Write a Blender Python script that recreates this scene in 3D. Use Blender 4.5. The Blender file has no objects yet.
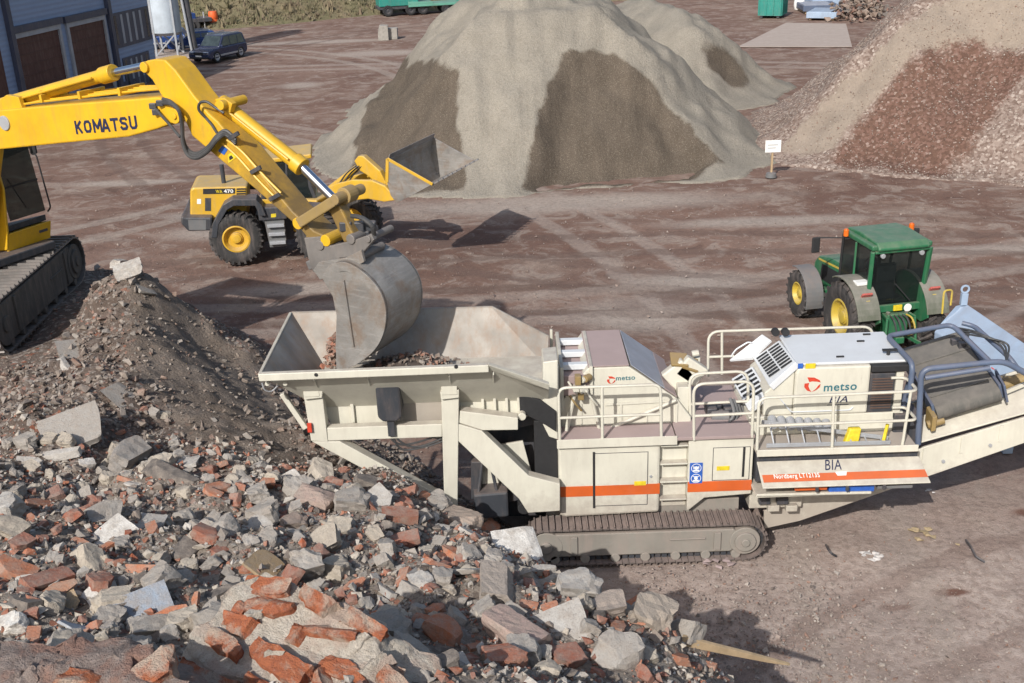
import bpy, bmesh, math, random
import numpy as np
from mathutils import Vector, Matrix, noise
random.seed(7); rng = np.random.default_rng(7)
S = bpy.context.scene; COL = S.collection
R_ = math.radians
# ------------------------------------------------------------------ camera model (metres, ground z = 0)
F = 1100.; PIT = R_(22.4); ROL = R_(2.0); CAMH = 11.
_r0 = np.array([1, 0, 0.]); _fw = np.array([0, math.cos(PIT), -math.sin(PIT)]); _u0 = np.array([0, math.sin(PIT), math.cos(PIT)])
_r = math.cos(ROL)*_r0 - math.sin(ROL)*_u0; _u = math.sin(ROL)*_r0 + math.cos(ROL)*_u0
_c = np.array([0, 0, CAMH])
def ray(x, y): return _fw + _r*(x-512)/F - _u*(y-341.5)/F
def gp(x, y, z=0.):                       # survey: point at height z
    d = ray(x, y); return Vector(_c + d*(z-CAMH)/d[2])
def yp(x, y, Y):                          # survey: point in the upright plane at distance Y
    d = ray(x, y); return Vector(_c + d*Y/d[1])
def vpl(x, y, P, n):                      # survey: point in any plane
    d = ray(x, y); n = np.array(n, float); return Vector(_c + d*np.dot(np.array(P)-_c, n)/np.dot(d, n))

cam = bpy.data.cameras.new('camera'); co = bpy.data.objects.new('camera', cam); COL.objects.link(co)
M = Matrix.Identity(4)
for i in range(3):
    M[i][0] = _r[i]; M[i][1] = _u[i]; M[i][2] = -_fw[i]; M[i][3] = _c[i]
co.matrix_world = M
cam.sensor_width = 36; cam.lens = F/1024*36; cam.clip_start = .1; cam.clip_end = 3000
S.camera = co
# ------------------------------------------------------------------ light
W = bpy.data.worlds.new('World'); S.world = W; W.use_nodes = True
nt = W.node_tree; bg = nt.nodes['Background']; sky = nt.nodes.new('ShaderNodeTexSky'); sky.sky_type = 'NISHITA'; sky.sun_disc = False
EL, AZ = R_(36), R_(26)                   # sun behind the viewer's left shoulder
sdir = Vector((-math.sin(AZ)*math.cos(EL), -math.cos(AZ)*math.cos(EL), math.sin(EL)))
sky.sun_elevation = EL; sky.sun_rotation = math.atan2(sdir.x, sdir.y); sky.air_density = 1.2; sky.dust_density = 2.5
nt.links.new(sky.outputs[0], bg.inputs[0]); bg.inputs[1].default_value = .11
sl = bpy.data.lights.new('sun', 'SUN'); sl.energy = 3.9; sl.angle = R_(.55); sl.color = (1, .96, .90)
so = bpy.data.objects.new('sun', sl); COL.objects.link(so); so.rotation_euler = sdir.to_track_quat('Z', 'Y').to_euler()
S.view_settings.view_transform = 'Standard'; S.view_settings.look = 'None'; S.view_settings.exposure = 0.24; S.view_settings.gamma = 1
S.render.resolution_x = 1024; S.render.resolution_y = 683
# ------------------------------------------------------------------ materials
def hexl(h):
    c = [int(h[i:i+2], 16)/255 for i in (0, 2, 4)]
    return tuple(((x+.055)/1.055)**2.4 if x > .04 else x/12.92 for x in c) + (1,)
class NT:
    def __init__(s, name):
        s.m = bpy.data.materials.new(name); s.m.use_nodes = True; s.t = s.m.node_tree; s.b = s.t.nodes['Principled BSDF']
        s.tc = None
    def n(s, typ, **kw):
        n = s.t.nodes.new(typ)
        for k, v in kw.items():
            if k in n.inputs.keys() if isinstance(k, str) else False: n.inputs[k].default_value = v
            else: setattr(n, k, v)
        return n
    def l(s, a, b): s.t.links.new(a, b)
    def coord(s, scale=(1, 1, 1), world=False, rot=(0, 0, 0)):
        if world: src = s.n('ShaderNodeNewGeometry').outputs['Position']
        else: src = s.n('ShaderNodeTexCoord').outputs['Object']
        m = s.n('ShaderNodeMapping'); m.inputs['Scale'].default_value = scale; m.inputs['Rotation'].default_value = rot; s.l(src, m.inputs[0]); return m.outputs[0]
    def noise(s, vec, scale, detail=6, rough=.6, dist=0):
        n = s.n('ShaderNodeTexNoise'); n.inputs['Scale'].default_value = scale; n.inputs['Detail'].default_value = detail
        n.inputs['Roughness'].default_value = rough; n.inputs['Distortion'].default_value = dist; s.l(vec, n.inputs['Vector']); return n.outputs[0]
    def vor(s, vec, scale, out='Distance', feature='F1'):
        n = s.n('ShaderNodeTexVoronoi'); n.feature = feature; n.inputs['Scale'].default_value = scale; s.l(vec, n.inputs['Vector']); return n.outputs[out]
    def ramp(s, f, stops, interp='LINEAR'):
        n = s.n('ShaderNodeValToRGB'); cr = n.color_ramp; cr.interpolation = interp
        while len(cr.elements) < len(stops): cr.elements.new(.5)
        for e, (p, c) in zip(cr.elements, stops):
            e.position = p; e.color = c if isinstance(c, tuple) else (c, c, c, 1)
        s.l(f, n.inputs[0]); return n.outputs[0]
    def mix(s, f, a, b, mode='MIX'):
        n = s.n('ShaderNodeMix'); n.data_type = 'RGBA'; n.blend_type = mode
        for v, i in ((f, 0), (a, 6), (b, 7)):
            if hasattr(v, 'is_linked'): s.l(v, n.inputs[i])
            else: n.inputs[i].default_value = v
        return n.outputs[2]
    def math(s, op, a, b=0.):
        n = s.n('ShaderNodeMath'); n.operation = op
        for v, i in ((a, 0), (b, 1)):
            if hasattr(v, 'is_linked'): s.l(v, n.inputs[i])
            else: n.inputs[i].default_value = v
        return n.outputs[0]
    def bump(s, h, strength, dist=.02):
        n = s.n('ShaderNodeBump'); n.inputs['Strength'].default_value = strength; n.inputs['Distance'].default_value = dist
        s.l(h, n.inputs['Height']); s.l(n.outputs[0], s.b.inputs['Normal'])
    def fin(s, col=None, rough=.7, metal=0, spec=.5):
        if col is not None:
            if hasattr(col, 'is_linked'): s.l(col, s.b.inputs['Base Color'])
            else: s.b.inputs['Base Color'].default_value = col
        if hasattr(rough, 'is_linked'): s.l(rough, s.b.inputs['Roughness'])
        else: s.b.inputs['Roughness'].default_value = rough
        s.b.inputs['Metallic'].default_value = metal
        s.b.inputs['Specular IOR Level'].default_value = spec
        return s.m
DUST = (.23, .175, .15, 1)
def paint(name, col, rough=.45, dust=.45, metal=0., var=.12, dcol=DUST, grime=.25, splash=None, dirt_at=None):
    """painted steel: faint mottling, settled dust on faces that look up, streaky dirt"""
    t = NT(name); c = tuple(col[:3]) + (1,)
    v = t.coord(); n1 = t.noise(v, 1.3, 5); n2 = t.noise(v, 22, 4, .7); st = t.noise(t.coord((5, 5, 1.1)), 1.3, 5, .7)
    dark = tuple(x*(1-2*var) for x in c[:3]) + (1,)
    base = t.mix(t.ramp(n1, [(.35, 0.), (.7, 1.)]), c, dark)
    g = t.math('MULTIPLY', t.ramp(st, [(.45, 0.), (.75, 1.)]), grime); base = t.mix(g, base, dcol)
    geo = t.n('ShaderNodeNewGeometry'); sx = t.n('ShaderNodeSeparateXYZ'); t.l(geo.outputs['Normal'], sx.inputs[0])
    up = t.ramp(sx.outputs[2], [(.35, 0.), (.95, 1.)])
    d = t.math('MULTIPLY', t.math('MULTIPLY', up, t.ramp(t.noise(v, 4, 6, .65), [(.3, .35), (.65, 1.)])), dust)
    d2 = t.math('MULTIPLY', t.ramp(n2, [(.6, 0.), (.75, 1.)]), grime*.6)
    base = t.mix(t.math('MAXIMUM', d, d2), base, dcol)
    if splash:                            # mud thrown up from below
        so_ = t.n('ShaderNodeSeparateXYZ'); t.l(v, so_.inputs[0]); zz = t.math('ADD', so_.outputs[2], t.math('MULTIPLY', t.math('SUBTRACT', t.noise(v, 5, 6, .75), .5), 1.5))
        base = t.mix(t.math('MULTIPLY', t.ramp(t.math('DIVIDE', t.math('SUBTRACT', zz, splash[0]), splash[1]-splash[0]), [(0., 1.), (1., 0.)]), .6), base, dcol)
        rs = t.noise(t.coord((7, 7, .8)), 2.2, 5, .75); base = t.mix(t.ramp(rs, [(.66, 0.), (.8, .5)]), base, (.20, .10, .05, 1))
    if dirt_at:                           # grease and soil near the working end
        mp = t.n('ShaderNodeVectorMath'); mp.operation = 'DISTANCE'; t.l(v, mp.inputs[0]); mp.inputs[1].default_value = dirt_at[0]
        q = t.math('ADD', mp.outputs['Value'], t.math('MULTIPLY', t.math('SUBTRACT', t.noise(v, 4, 6, .75), .5), 3.2))
        base = t.mix(t.math('MULTIPLY', t.ramp(t.math('DIVIDE', q, dirt_at[1]), [(.25, 1.), (1., 0.)]), .8), base, (.10, .075, .05, 1))
    r = t.math('ADD', t.math('MULTIPLY', n1, .2), rough-.1)
    t.bump(n2, .06, .01)
    return t.fin(base, r, metal)
def plain(name, col, rough=.7, metal=0., var=.15, sc=12., bump=.1):
    t = NT(name); c = tuple(col[:3]) + (1,); v = t.coord(); n = t.noise(v, sc, 5, .65)
    base = t.mix(t.ramp(n, [(.35, 0.), (.7, 1.)]), c, tuple(x*(1-2*var) for x in c[:3]) + (1,))
    if bump: t.bump(n, bump, .02)
    return t.fin(base, rough, metal)
def bucket_steel(name):
    t = NT(name); v = t.coord(); n = t.noise(v, 1.6, 6, .68, .6); s = t.noise(t.coord((1.2, 1.2, 14)), 1.5, 5, .7); f = t.noise(v, 25, 4, .75)
    c = t.mix(t.ramp(n, [(.3, 0.), (.7, 1.)]), (.185, .175, .165, 1), (.33, .315, .295, 1)); c = t.mix(t.ramp(s, [(.5, 0.), (.75, .5)]), c, (.42, .40, .385, 1))
    c = t.mix(t.ramp(t.noise(v, 2.3, 6, .7, .3), [(.48, 0.), (.66, .6)]), c, (.20, .125, .075, 1)); c = t.mix(t.ramp(f, [(.56, 0.), (.72, .6)]), c, (.23, .17, .13, 1))
    t.bump(t.math('ADD', f, t.math('MULTIPLY', s, .6)), .25, .02); return t.fin(c, t.math('ADD', t.math('MULTIPLY', n, .3), .38), .3)
def seethrough(name):
    t = NT(name); v = t.coord(); n = t.noise(v, 4, 5, .65)
    t.fin((.02, .025, .025, 1), .06, 0, .6); tr = t.n('ShaderNodeBsdfTransparent'); tr.inputs[0].default_value = (.50, .56, .55, 1)
    mx = t.n('ShaderNodeMixShader'); t.l(t.ramp(n, [(.3, .38), (.7, .62)]), mx.inputs[0]); t.l(tr.outputs[0], mx.inputs[1]); t.l(t.b.outputs[0], mx.inputs[2]); t.l(mx.outputs[0], t.t.nodes['Material Output'].inputs['Surface']); return t.m
def glass(name, col=(.02, .028, .03), rough=.08):
    t = NT(name); v = t.coord(); n = t.noise(v, 3, 4)
    return t.fin(t.mix(t.ramp(n, [(.4, 0.), (.8, 1.)]), tuple(col) + (1,), tuple(x*2.2 for x in col) + (1,)), rough, 0, .6)
MT = {}
MT['yellow'] = paint('yellow_paint', (.70, .41, .016), .42, .35, grime=.34, var=.10, dcol=(.30, .20, .08, 1))
MT['yellow2'] = paint('loader_yellow_paint', (.64, .38, .03), .45, .75, dcol=(.40, .31, .19, 1), grime=.3)
MT['cream'] = paint('cream_paint', (.63, .61, .52), .45, .6, grime=.16, var=.07, splash=(.6, 1.5))
MT['creamtop'] = paint('skylit_cream_paint', (.62, .64, .66), .4, .10, grime=.06, var=.04)  # cream with the bluish white of sun and sky put into its colour
MT['mauve'] = paint('dusty_deck_plate', (.36, .28, .27), .8, .8, dcol=(.34, .26, .25, 1), grime=.4)
MT['deckplate'] = paint('dusty_tan_deck', (.40, .36, .31), .8, .7, dcol=(.33, .28, .245, 1), grime=.4)
MT['slate'] = paint('blue_grey_plate', (.36, .39, .46), .5, .25, grime=.2)
MT['orange'] = paint('orange_stripe_paint', (.62, .12, .025), .45, .2, grime=.1)
MT['navy'] = plain('navy_ink', (.016, .022, .07), .5, bump=0)
MT['teal'] = plain('teal_ink', (.03, .16, .2), .5, bump=0)
MT['red'] = plain('red_ink', (.6, .06, .03), .5, bump=0)
MT['white'] = plain('white_paint', (.78, .78, .76), .5, bump=0, var=.04)
MT['blue'] = plain('blue_sticker', (.03, .12, .48), .5, bump=0)
MT['stick'] = plain('yellow_sticker', (.75, .58, .03), .5, bump=0)
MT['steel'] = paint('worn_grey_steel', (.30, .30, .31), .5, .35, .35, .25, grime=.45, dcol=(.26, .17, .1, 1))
MT['hopper'] = paint('scoured_hopper_steel', (.35, .325, .29), .6, .35, .15, .2, grime=.9, dcol=(.26, .185, .135, 1))
MT['dark'] = paint('dark_grey_paint', (.045, .05, .06), .5, .5, grime=.3)
MT['bgrey'] = paint('blue_grey_tube_paint', (.10, .135, .21), .45, .3, grime=.2)
MT['black'] = plain('black_rubber', (.022, .022, .024), .75)
MT['belt'] = paint('dusty_belt_rubber', (.10, .098, .09), .85, .6, grime=.5, dcol=(.22, .195, .17, 1))
MT['tyre'] = paint('dusty_tyre_rubber', (.035, .034, .034), .85, .5, grime=.85, dcol=(.15, .125, .115, 1))
MT['chrome'] = plain('chrome_rod', (.62, .66, .75), .18, 1., .05, bump=0)
MT['glass'] = glass('dark_glass', (.03, .04, .042)); MT['pane'] = seethrough('tinted_glass'); MT['bucket'] = bucket_steel('worn_bucket_steel')
MT['track'] = paint('dusty_track_steel', (.15, .125, .115), .7, .75, .2, .2, dcol=(.30, .235, .21, 1), grime=.6)
MT['trackg'] = paint('grey_track_steel', (.22, .205, .195), .6, .4, .3, .2, dcol=(.30, .25, .22, 1), grime=.4)
MT['trackside'] = paint('dusty_dark_track_frame', (.075, .07, .065), .8, .6, grime=.6, dcol=(.20, .165, .14, 1))
MT['frame'] = paint('dusty_track_frame', (.26, .24, .21), .75, .6, grime=.6, dcol=(.30, .24, .21, 1))
MT['green'] = paint('green_paint', (.022, .145, .065), .42, .38, grime=.22, dcol=(.28, .25, .2, 1))
MT['greend'] = paint('dusty_green_fender', (.12, .13, .095), .6, .85, grime=.55, dcol=(.27, .245, .22, 1))
MT['limey'] = paint('wheel_yellow', (.56, .41, .05), .5, .35, grime=.55, dcol=(.30, .25, .2, 1))
MT['amber'] = plain('amber_lens', (.75, .16, .02), .25, bump=0)
MT['redlens'] = plain('red_lens', (.5, .12, .1), .4, bump=0)
MT['grey'] = paint('grey_plastic', (.15, .155, .16), .6, .4, grime=.4)
MT['teal_box'] = paint('teal_container_paint', (.02, .24, .2), .5, .3)
MT['palegreen'] = paint('pale_green_paint', (.12, .35, .27), .5, .3)
MT['rad'] = paint('rusty_radiator', (.10, .06, .045), .7, .3)
MT['soil'] = plain('dark_damp_soil', (.085, .065, .055), .95, sc=9, var=.3, bump=.6)
MT['facade'] = paint('blue_grey_cladding', (.26, .30, .40), .6, .0, grime=.08, var=.05)
MT['facadetrim'] = paint('dark_blue_trim', (.05, .06, .10), .5, .1)
MT['lighttrim'] = paint('pale_steel_trim', (.34, .37, .42), .5, .1)
MT['rdoor'] = paint('dark_red_shutter', (.075, .022, .017), .6, .1)
MT['silo'] = paint('pale_silo_paint', (.50, .56, .62), .5, .1, grime=.1)
MT['galv'] = paint('galvanised_steel', (.45, .47, .5), .5, .1, .3)
MT['carpaint'] = paint('dark_blue_car_paint', (.035, .05, .11), .25, .18, .2, grime=.05)
MT['carblue'] = paint('blue_car_paint', (.02, .06, .22), .3, .15, .2, grime=.05)
MT['paleblue'] = paint('pale_blue_steel', (.34, .44, .58), .5, .3, grime=.18)
MT['wood'] = plain('weathered_timber', (.45, .33, .2), .8, sc=6)
MT['hose'] = plain('hose_rubber', (.06, .06, .062), .55)
MT['brass'] = paint('tan_machine_paint', (.30, .21, .08), .6, .3, grime=.3)
# ------------------------------------------------------------------ mesh helpers
ROOTM = {}
def tag(o, label=None, cat=None, group=None, kind=None):
    for k, v in (('label', label), ('category', cat), ('group', group), ('kind', kind)):
        if v: o[k] = v
    return o
def empty(name, loc, rz=0., label=None, cat=None, group=None):
    o = bpy.data.objects.new(name, None); o.location = loc; o.rotation_euler = (0, 0, rz); o.empty_display_size = .3
    COL.objects.link(o); ROOTM[o.name] = Matrix.Translation(loc) @ Matrix.Rotation(rz, 4, 'Z')
    return tag(o, label, cat, group)
def topof(o):
    while o.parent: o = o.parent
    return o
class MB:
    def __init__(s, world=False, M=None): s.v = []; s.f = []; s.g = []; s.world = world; s.M = M
    def add(s, vs, fs, M=None):
        k = len(s.v); s.g.append((k, len(s.f)))
        for p in vs:
            p = Vector(p)
            if M: p = M @ p
            if s.M: p = s.M @ p
            s.v.append(p)
        s.f += [tuple(i+k for i in f) for f in fs]; return s
    def box(s, c, d, M=None):
        x, y, z = (a/2 for a in d); c = Vector(c)
        vs = [c+Vector((i*x, j*y, k*z)) for i in (-1, 1) for j in (-1, 1) for k in (-1, 1)]
        return s.add(vs, [(0, 1, 3, 2), (4, 6, 7, 5), (0, 4, 5, 1), (2, 3, 7, 6), (0, 2, 6, 4), (1, 5, 7, 3)], M)
    def bb(s, x0, x1, y0, y1, z0, z1): return s.box(((x0+x1)/2, (y0+y1)/2, (z0+z1)/2), (x1-x0, y1-y0, z1-z0))
    def prism(s, poly, vec):
        n = len(poly); vec = Vector(vec); a = [Vector(p) for p in poly]
        return s.add(a+[p+vec for p in a], [tuple(range(n)), tuple(range(2*n-1, n-1, -1))] + [(i, (i+1) % n, n+(i+1) % n, n+i) for i in range(n)])
    def plate(s, poly, t):                # slab of thickness t under a planar polygon
        a = [Vector(p) for p in poly]; n = (a[1]-a[0]).cross(a[2]-a[0]).normalized()
        return s.prism(a, n*t)
    def beam(s, p0, p1, w, h, up=(0, 0, 1)):
        p0, p1 = Vector(p0), Vector(p1); d = (p1-p0).normalized(); sd = d.cross(Vector(up))
        if sd.length < 1e-3: sd = Vector((1, 0, 0))
        sd.normalize(); u = sd.cross(d)
        q = [sd*a*w/2 + u*b*h/2 for a, b in ((-1, -1), (1, -1), (1, 1), (-1, 1))]
        return s.prism([p0+x for x in q], p1-p0)
    def tube(s, pts, r, n=8):
        pts = [Vector(p) for p in pts]; rings = []; prev = None
        for i, p in enumerate(pts):
            d = (pts[min(i+1, len(pts)-1)]-pts[max(i-1, 0)]).normalized()
            if prev is None:
                a = d.cross(Vector((0, 0, 1)))
                if a.length < .1: a = d.cross(Vector((1, 0, 0)))
            else: a = prev - d*prev.dot(d)
            a.normalize(); prev = a; b = d.cross(a)
            rings.append([p+(a*math.cos(2*math.pi*j/n)+b*math.sin(2*math.pi*j/n))*r for j in range(n)])
        vs = [v for q in rings for v in q]; fs = [tuple(range(n))[::-1], tuple(range((len(pts)-1)*n, len(pts)*n))]
        for i in range(len(pts)-1):
            for j in range(n): fs.append((i*n+j, i*n+(j+1) % n, (i+1)*n+(j+1) % n, (i+1)*n+j))
        return s.add(vs, fs)
    def cyl(s, p0, p1, r, n=20): return s.tube([p0, p1], r, n)
    def lathe(s, prof, c, axis='Y', n=32, closed=False, M=None, cap=True):
        c = Vector(c); vs = []
        for j in range(n):
            a = 2*math.pi*j/n
            for r, h in prof:
                x, y = r*math.cos(a), r*math.sin(a)
                vs.append(c + (Vector((x, h, y)) if axis == 'Y' else Vector((x, y, h)) if axis == 'Z' else Vector((h, x, y))))
        k = len(prof); fs = []
        for j in range(n):
            for i in range(k if closed else k-1):
                i2 = (i+1) % k; fs.append((j*k+i, j*k+i2, ((j+1) % n)*k+i2, ((j+1) % n)*k+i))
        if not closed and cap:
            if prof[0][0] > 1e-4: fs.append(tuple(j*k for j in range(n)))
            if prof[-1][0] > 1e-4: fs.append(tuple(j*k+k-1 for j in range(n))[::-1])
        return s.add(vs, fs, M)
    EACH = {'roller', 'slat', 'side_rib', 'magnet_frame', 'pan_rib', 'hopper_rib', 'head_side', 'head_post', 'corner_post', 'filter', 'belt_cleat', 'rim_bolt', 'bolt', 'lid_catch', 'body_rib', 'rail', 'skid', 'packing', 'cylinder_bracket', 'cylinder_lug', 'coupler', 'hydraulic_pipe', 'rear_sill', 'jaw_plate', 'step'}
    def build(s, name, mat, parent=None, bevel=0., smooth=None, label=None, seg=2):
        if name in MB.EACH and len(s.g) > 1:      # one object for every separate piece
            out = None; g = s.g + [(len(s.v), len(s.f))]
            for (v0, f0), (v1, f1) in zip(g[:-1], g[1:]):
                q = MB(s.world); q.v = s.v[v0:v1]; q.f = [tuple(i-v0 for i in f) for f in s.f[f0:f1]]; out = q.build(name, mat, parent, bevel, smooth, label, seg)
            return out
        me = bpy.data.meshes.new(name); vs = s.v
        if s.world and parent is not None:
            inv = ROOTM[topof(parent).name].inverted(); vs = [inv @ v for v in vs]
        bm = bmesh.new(); bv = [bm.verts.new(v) for v in vs]
        for f in s.f:
            try: bm.faces.new([bv[i] for i in f])
            except ValueError: pass
        bmesh.ops.remove_doubles(bm, verts=bm.verts, dist=1e-5)
        bmesh.ops.recalc_face_normals(bm, faces=bm.faces)
        bm.to_mesh(me); bm.free()
        m = MT[mat] if isinstance(mat, str) else mat
        me.materials.append(m)
        if smooth:
            me.shade_smooth(); me.set_sharp_from_angle(angle=R_(smooth))
        o = bpy.data.objects.new(name, me); COL.objects.link(o); o.parent = parent
        if bevel:
            b = o.modifiers.new('bevel', 'BEVEL'); b.width = bevel; b.segments = seg; b.limit_method = 'ANGLE'; b.angle_limit = R_(35); b.harden_normals = False
        if label: o['label'] = label
        return o
def rounded(pts, rad, n=5):
    pts = [Vector(p) for p in pts]; out = [pts[0]]
    for i in range(1, len(pts)-1):
        a, b, c = pts[i-1], pts[i], pts[i+1]; r = min(rad, (a-b).length*.49, (c-b).length*.49)
        p, q = b+(a-b).normalized()*r, b+(c-b).normalized()*r
        for k in range(n+1):
            t = k/n; out.append(p*(1-t)**2 + b*2*t*(1-t) + q*t*t)
    out.append(pts[-1]); return out
def bez(pts, n=24):
    P = [Vector(p) for p in pts]; out = []
    for i in range(len(P)-1):
        p0, p1, p2, p3 = P[max(i-1, 0)], P[i], P[i+1], P[min(i+2, len(P)-1)]
        for k in range(n):
            t = k/n; out.append(.5*((2*p1)+(p2-p0)*t+(2*p0-5*p1+4*p2-p3)*t*t+(3*p1-p0-3*p2+p3)*t**3))
    out.append(P[-1]); return out
def text(name, txt, left, right, up, mat, parent, height=None, bold=.0, shear=0., world=True, depth=.004):
    """lettering as a thin solid from `left` to `right` along a surface, letters growing towards `up`"""
    cu = bpy.data.curves.new(name, 'FONT'); cu.body = txt; cu.space_character = 1.08; cu.offset = bold; cu.shear = shear; cu.resolution_u = 4
    to = bpy.data.objects.new(name+'_tmp', cu); COL.objects.link(to)
    bpy.context.view_layer.update()
    me = bpy.data.meshes.new_from_object(to.evaluated_get(bpy.context.evaluated_depsgraph_get()))
    bpy.data.objects.remove(to); bpy.data.curves.remove(cu)
    xs = [v.co.x for v in me.vertices]; ys = [v.co.y for v in me.vertices]; x0, x1, y0, y1 = min(xs), max(xs), min(ys), max(ys)
    left, right, up = Vector(left), Vector(right), Vector(up).normalized(); d = right-left; n = d.normalized().cross(up).normalized()
    h = height or d.length/(x1-x0)*(y1-y0)
    mb = MB(world); vs = [left + d*((v.co.x-x0)/(x1-x0)) + up*((v.co.y-y0)/(y1-y0)*h) + n*depth for v in me.vertices]
    mb.add(vs, [tuple(p.vertices) for p in me.polygons])
    bpy.data.meshes.remove(me)
    return mb.build(name, mat, parent)
def kids(o): return [c for c in bpy.data.objects if c.parent == o]
def copy_tree(o, parent=None):
    c = o.copy(); COL.objects.link(c); c.parent = parent
    for ch in kids(o): copy_tree(ch, c)
    return c
# rocks --------------------------------------------------------------------------------
def hull(pts):
    bm = bmesh.new(); vs = [bm.verts.new(p) for p in pts]; r = bmesh.ops.convex_hull(bm, input=vs)
    bmesh.ops.delete(bm, geom=list({e for e in r['geom_interior'] + r['geom_unused'] if isinstance(e, bmesh.types.BMVert)}), context='VERTS')
    bm.verts.index_update(); V = [v.co.copy() for v in bm.verts]; Fc = [tuple(v.index for v in f.verts) for f in bm.faces]; bm.free(); return V, Fc
def chunk_mesh(name, dims, cuts, rough, seed, planes=7):
    """broken lump: a subdivided block trimmed by random break planes and roughened"""
    rd = random.Random(seed); bm = bmesh.new(); bmesh.ops.create_cube(bm, size=2)
    bmesh.ops.subdivide_edges(bm, edges=bm.edges, cuts=cuts, use_grid_fill=True)
    pl = []
    for _ in range(planes):
        n = Vector((rd.gauss(0, 1), rd.gauss(0, 1), rd.gauss(0, .7))).normalized(); pl.append((n, rd.uniform(.72, 1.1)*(abs(n.x)+abs(n.y)+abs(n.z))*.72))
    off = Vector((rd.random()*50, rd.random()*50, rd.random()*50))
    for v in bm.verts:
        for n, d in pl:
            k = v.co.dot(n)-d
            if k > 0: v.co -= n*k
        q = Vector((v.co.x*dims[0], v.co.y*dims[1], v.co.z*dims[2]))
        dn = noise.fractal((q*(3/max(dims)))+off, 1., 2., 3)
        v.co = q*(1+rough*dn*.6) + q.normalized()*rough*.18*max(dims)*noise.noise(q*(9/max(dims))+off)
    bmesh.ops.remove_doubles(bm, verts=bm.verts, dist=max(dims)*.01)
    bmesh.ops.recalc_face_normals(bm, faces=bm.faces)
    me = bpy.data.meshes.new(name); bm.to_mesh(me); bm.free(); return me
def seg_dist(x, y, poly):
    """signed distance inside a polygon (positive inside), vectorised"""
    d = np.full(x.shape, 1e9); ins = np.zeros(x.shape, bool); n = len(poly)
    for i in range(n):
        ax, ay = poly[i][:2]; bx, by = poly[(i+1) % n][:2]; ex, ey = bx-ax, by-ay
        t = np.clip(((x-ax)*ex+(y-ay)*ey)/(ex*ex+ey*ey), 0, 1); d = np.minimum(d, np.hypot(x-ax-t*ex, y-ay-t*ey))
        c = ((ay > y) != (by > y)); 
        with np.errstate(divide='ignore', invalid='ignore'): xi = (bx-ax)*(y-ay)/((by-ay) if by != ay else 1e-9)+ax
        ins ^= (c & (x < xi))
    return np.where(ins, d, -d)
def sstep(a, b, x): t = np.clip((x-a)/(b-a), 0, 1); return t*t*(3-2*t)
class Field:
    """a height field on a regular grid"""
    def __init__(s, x0, x1, y0, y1, res):
        s.x0, s.y0, s.res = x0, y0, res; s.nx = int((x1-x0)/res)+1; s.ny = int((y1-y0)/res)+1
        s.X, s.Y = np.meshgrid(x0+np.arange(s.nx)*res, y0+np.arange(s.ny)*res); s.Z = np.zeros_like(s.X)
    def fbm(s, scale, octs=4, seed=0):
        o = Vector((seed*13.7, seed*7.1, seed*3.3))
        return np.array([noise.fractal(Vector((x*scale, y*scale, 0))+o, 1., 2., octs) for x, y in zip(s.X.ravel(), s.Y.ravel())]).reshape(s.X.shape)
    def at(s, x, y):
        fx = np.clip((np.asarray(x)-s.x0)/s.res, 0, s.nx-1.001); fy = np.clip((np.asarray(y)-s.y0)/s.res, 0, s.ny-1.001)
        i = fx.astype(int); j = fy.astype(int); u = fx-i; v = fy-j; Z = s.Z
        return Z[j, i]*(1-u)*(1-v)+Z[j, i+1]*u*(1-v)+Z[j+1, i]*(1-u)*v+Z[j+1, i+1]*u*v
    def hit(s, px, py, far=120):
        d = ray(px, py); t0 = 2.
        while t0 < far:
            p = _c+d*t0
            if s.x0 < p[0] < s.x0+s.res*(s.nx-1) and s.y0 < p[1] < s.y0+s.res*(s.ny-1) and float(s.at(p[0], p[1])) > p[2]: return Vector(p)
            if p[2] < -.2: return Vector(p)
            t0 += .06
        return None
    def mesh(s, name, mat, attrs=None, zmin=-.3, parent=None):
        nx, ny = s.nx, s.ny; co = np.stack([s.X, s.Y, s.Z], -1).reshape(-1, 3)
        idx = np.arange(nx*ny).reshape(ny, nx); q = np.stack([idx[:-1, :-1], idx[:-1, 1:], idx[1:, 1:], idx[1:, :-1]], -1).reshape(-1, 4)
        keep = (s.Z.ravel()[q].max(1) > zmin); q = q[keep]
        used, invx = np.unique(q, return_inverse=True); q = invx.reshape(-1, 4)
        me = bpy.data.meshes.new(name); me.from_pydata(co[used].tolist(), [], q.tolist())
        for k, a in (attrs or {}).items():
            at = me.attributes.new(k, 'FLOAT', 'POINT'); at.data.foreach_set('value', a.ravel()[used].astype(np.float32))
        me.shade_smooth(); me.materials.append(mat); o = bpy.data.objects.new(name, me); COL.objects.link(o); o.parent = parent; return o
def scatter_mesh(name, pts, sizes, cols, shapes, mat, sink=.25, flat=1.):
    """many loose fragments as one mesh with one colour per fragment"""
    V = []; Fs = []; C = []; k = 0
    for p, sz, c in zip(pts, sizes, cols):
        sv, sf = shapes[random.randrange(len(shapes))]
        e = Matrix.Rotation(random.uniform(0, 6.28), 3, 'Z') @ Matrix.Rotation(random.gauss(0, .5), 3, 'X') @ Matrix.Rotation(random.gauss(0, .5), 3, 'Y')
        a = np.array(sv) @ np.array(e).T * sz; a[:, 2] *= flat; a += np.array(p) + np.array((0, 0, sz*(.5-sink)))
        V.append(a); Fs += [tuple(i+k for i in f) for f in sf]; C += [c]*len(sv); k += len(sv)
    me = bpy.data.meshes.new(name); me.from_pydata(np.concatenate(V).tolist(), [], Fs)
    at = me.color_attributes.new('col', 'FLOAT_COLOR', 'POINT'); at.data.foreach_set('color', np.array(C, np.float32).ravel())
    me.materials.append(mat); o = bpy.data.objects.new(name, me); COL.objects.link(o); return o
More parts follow.
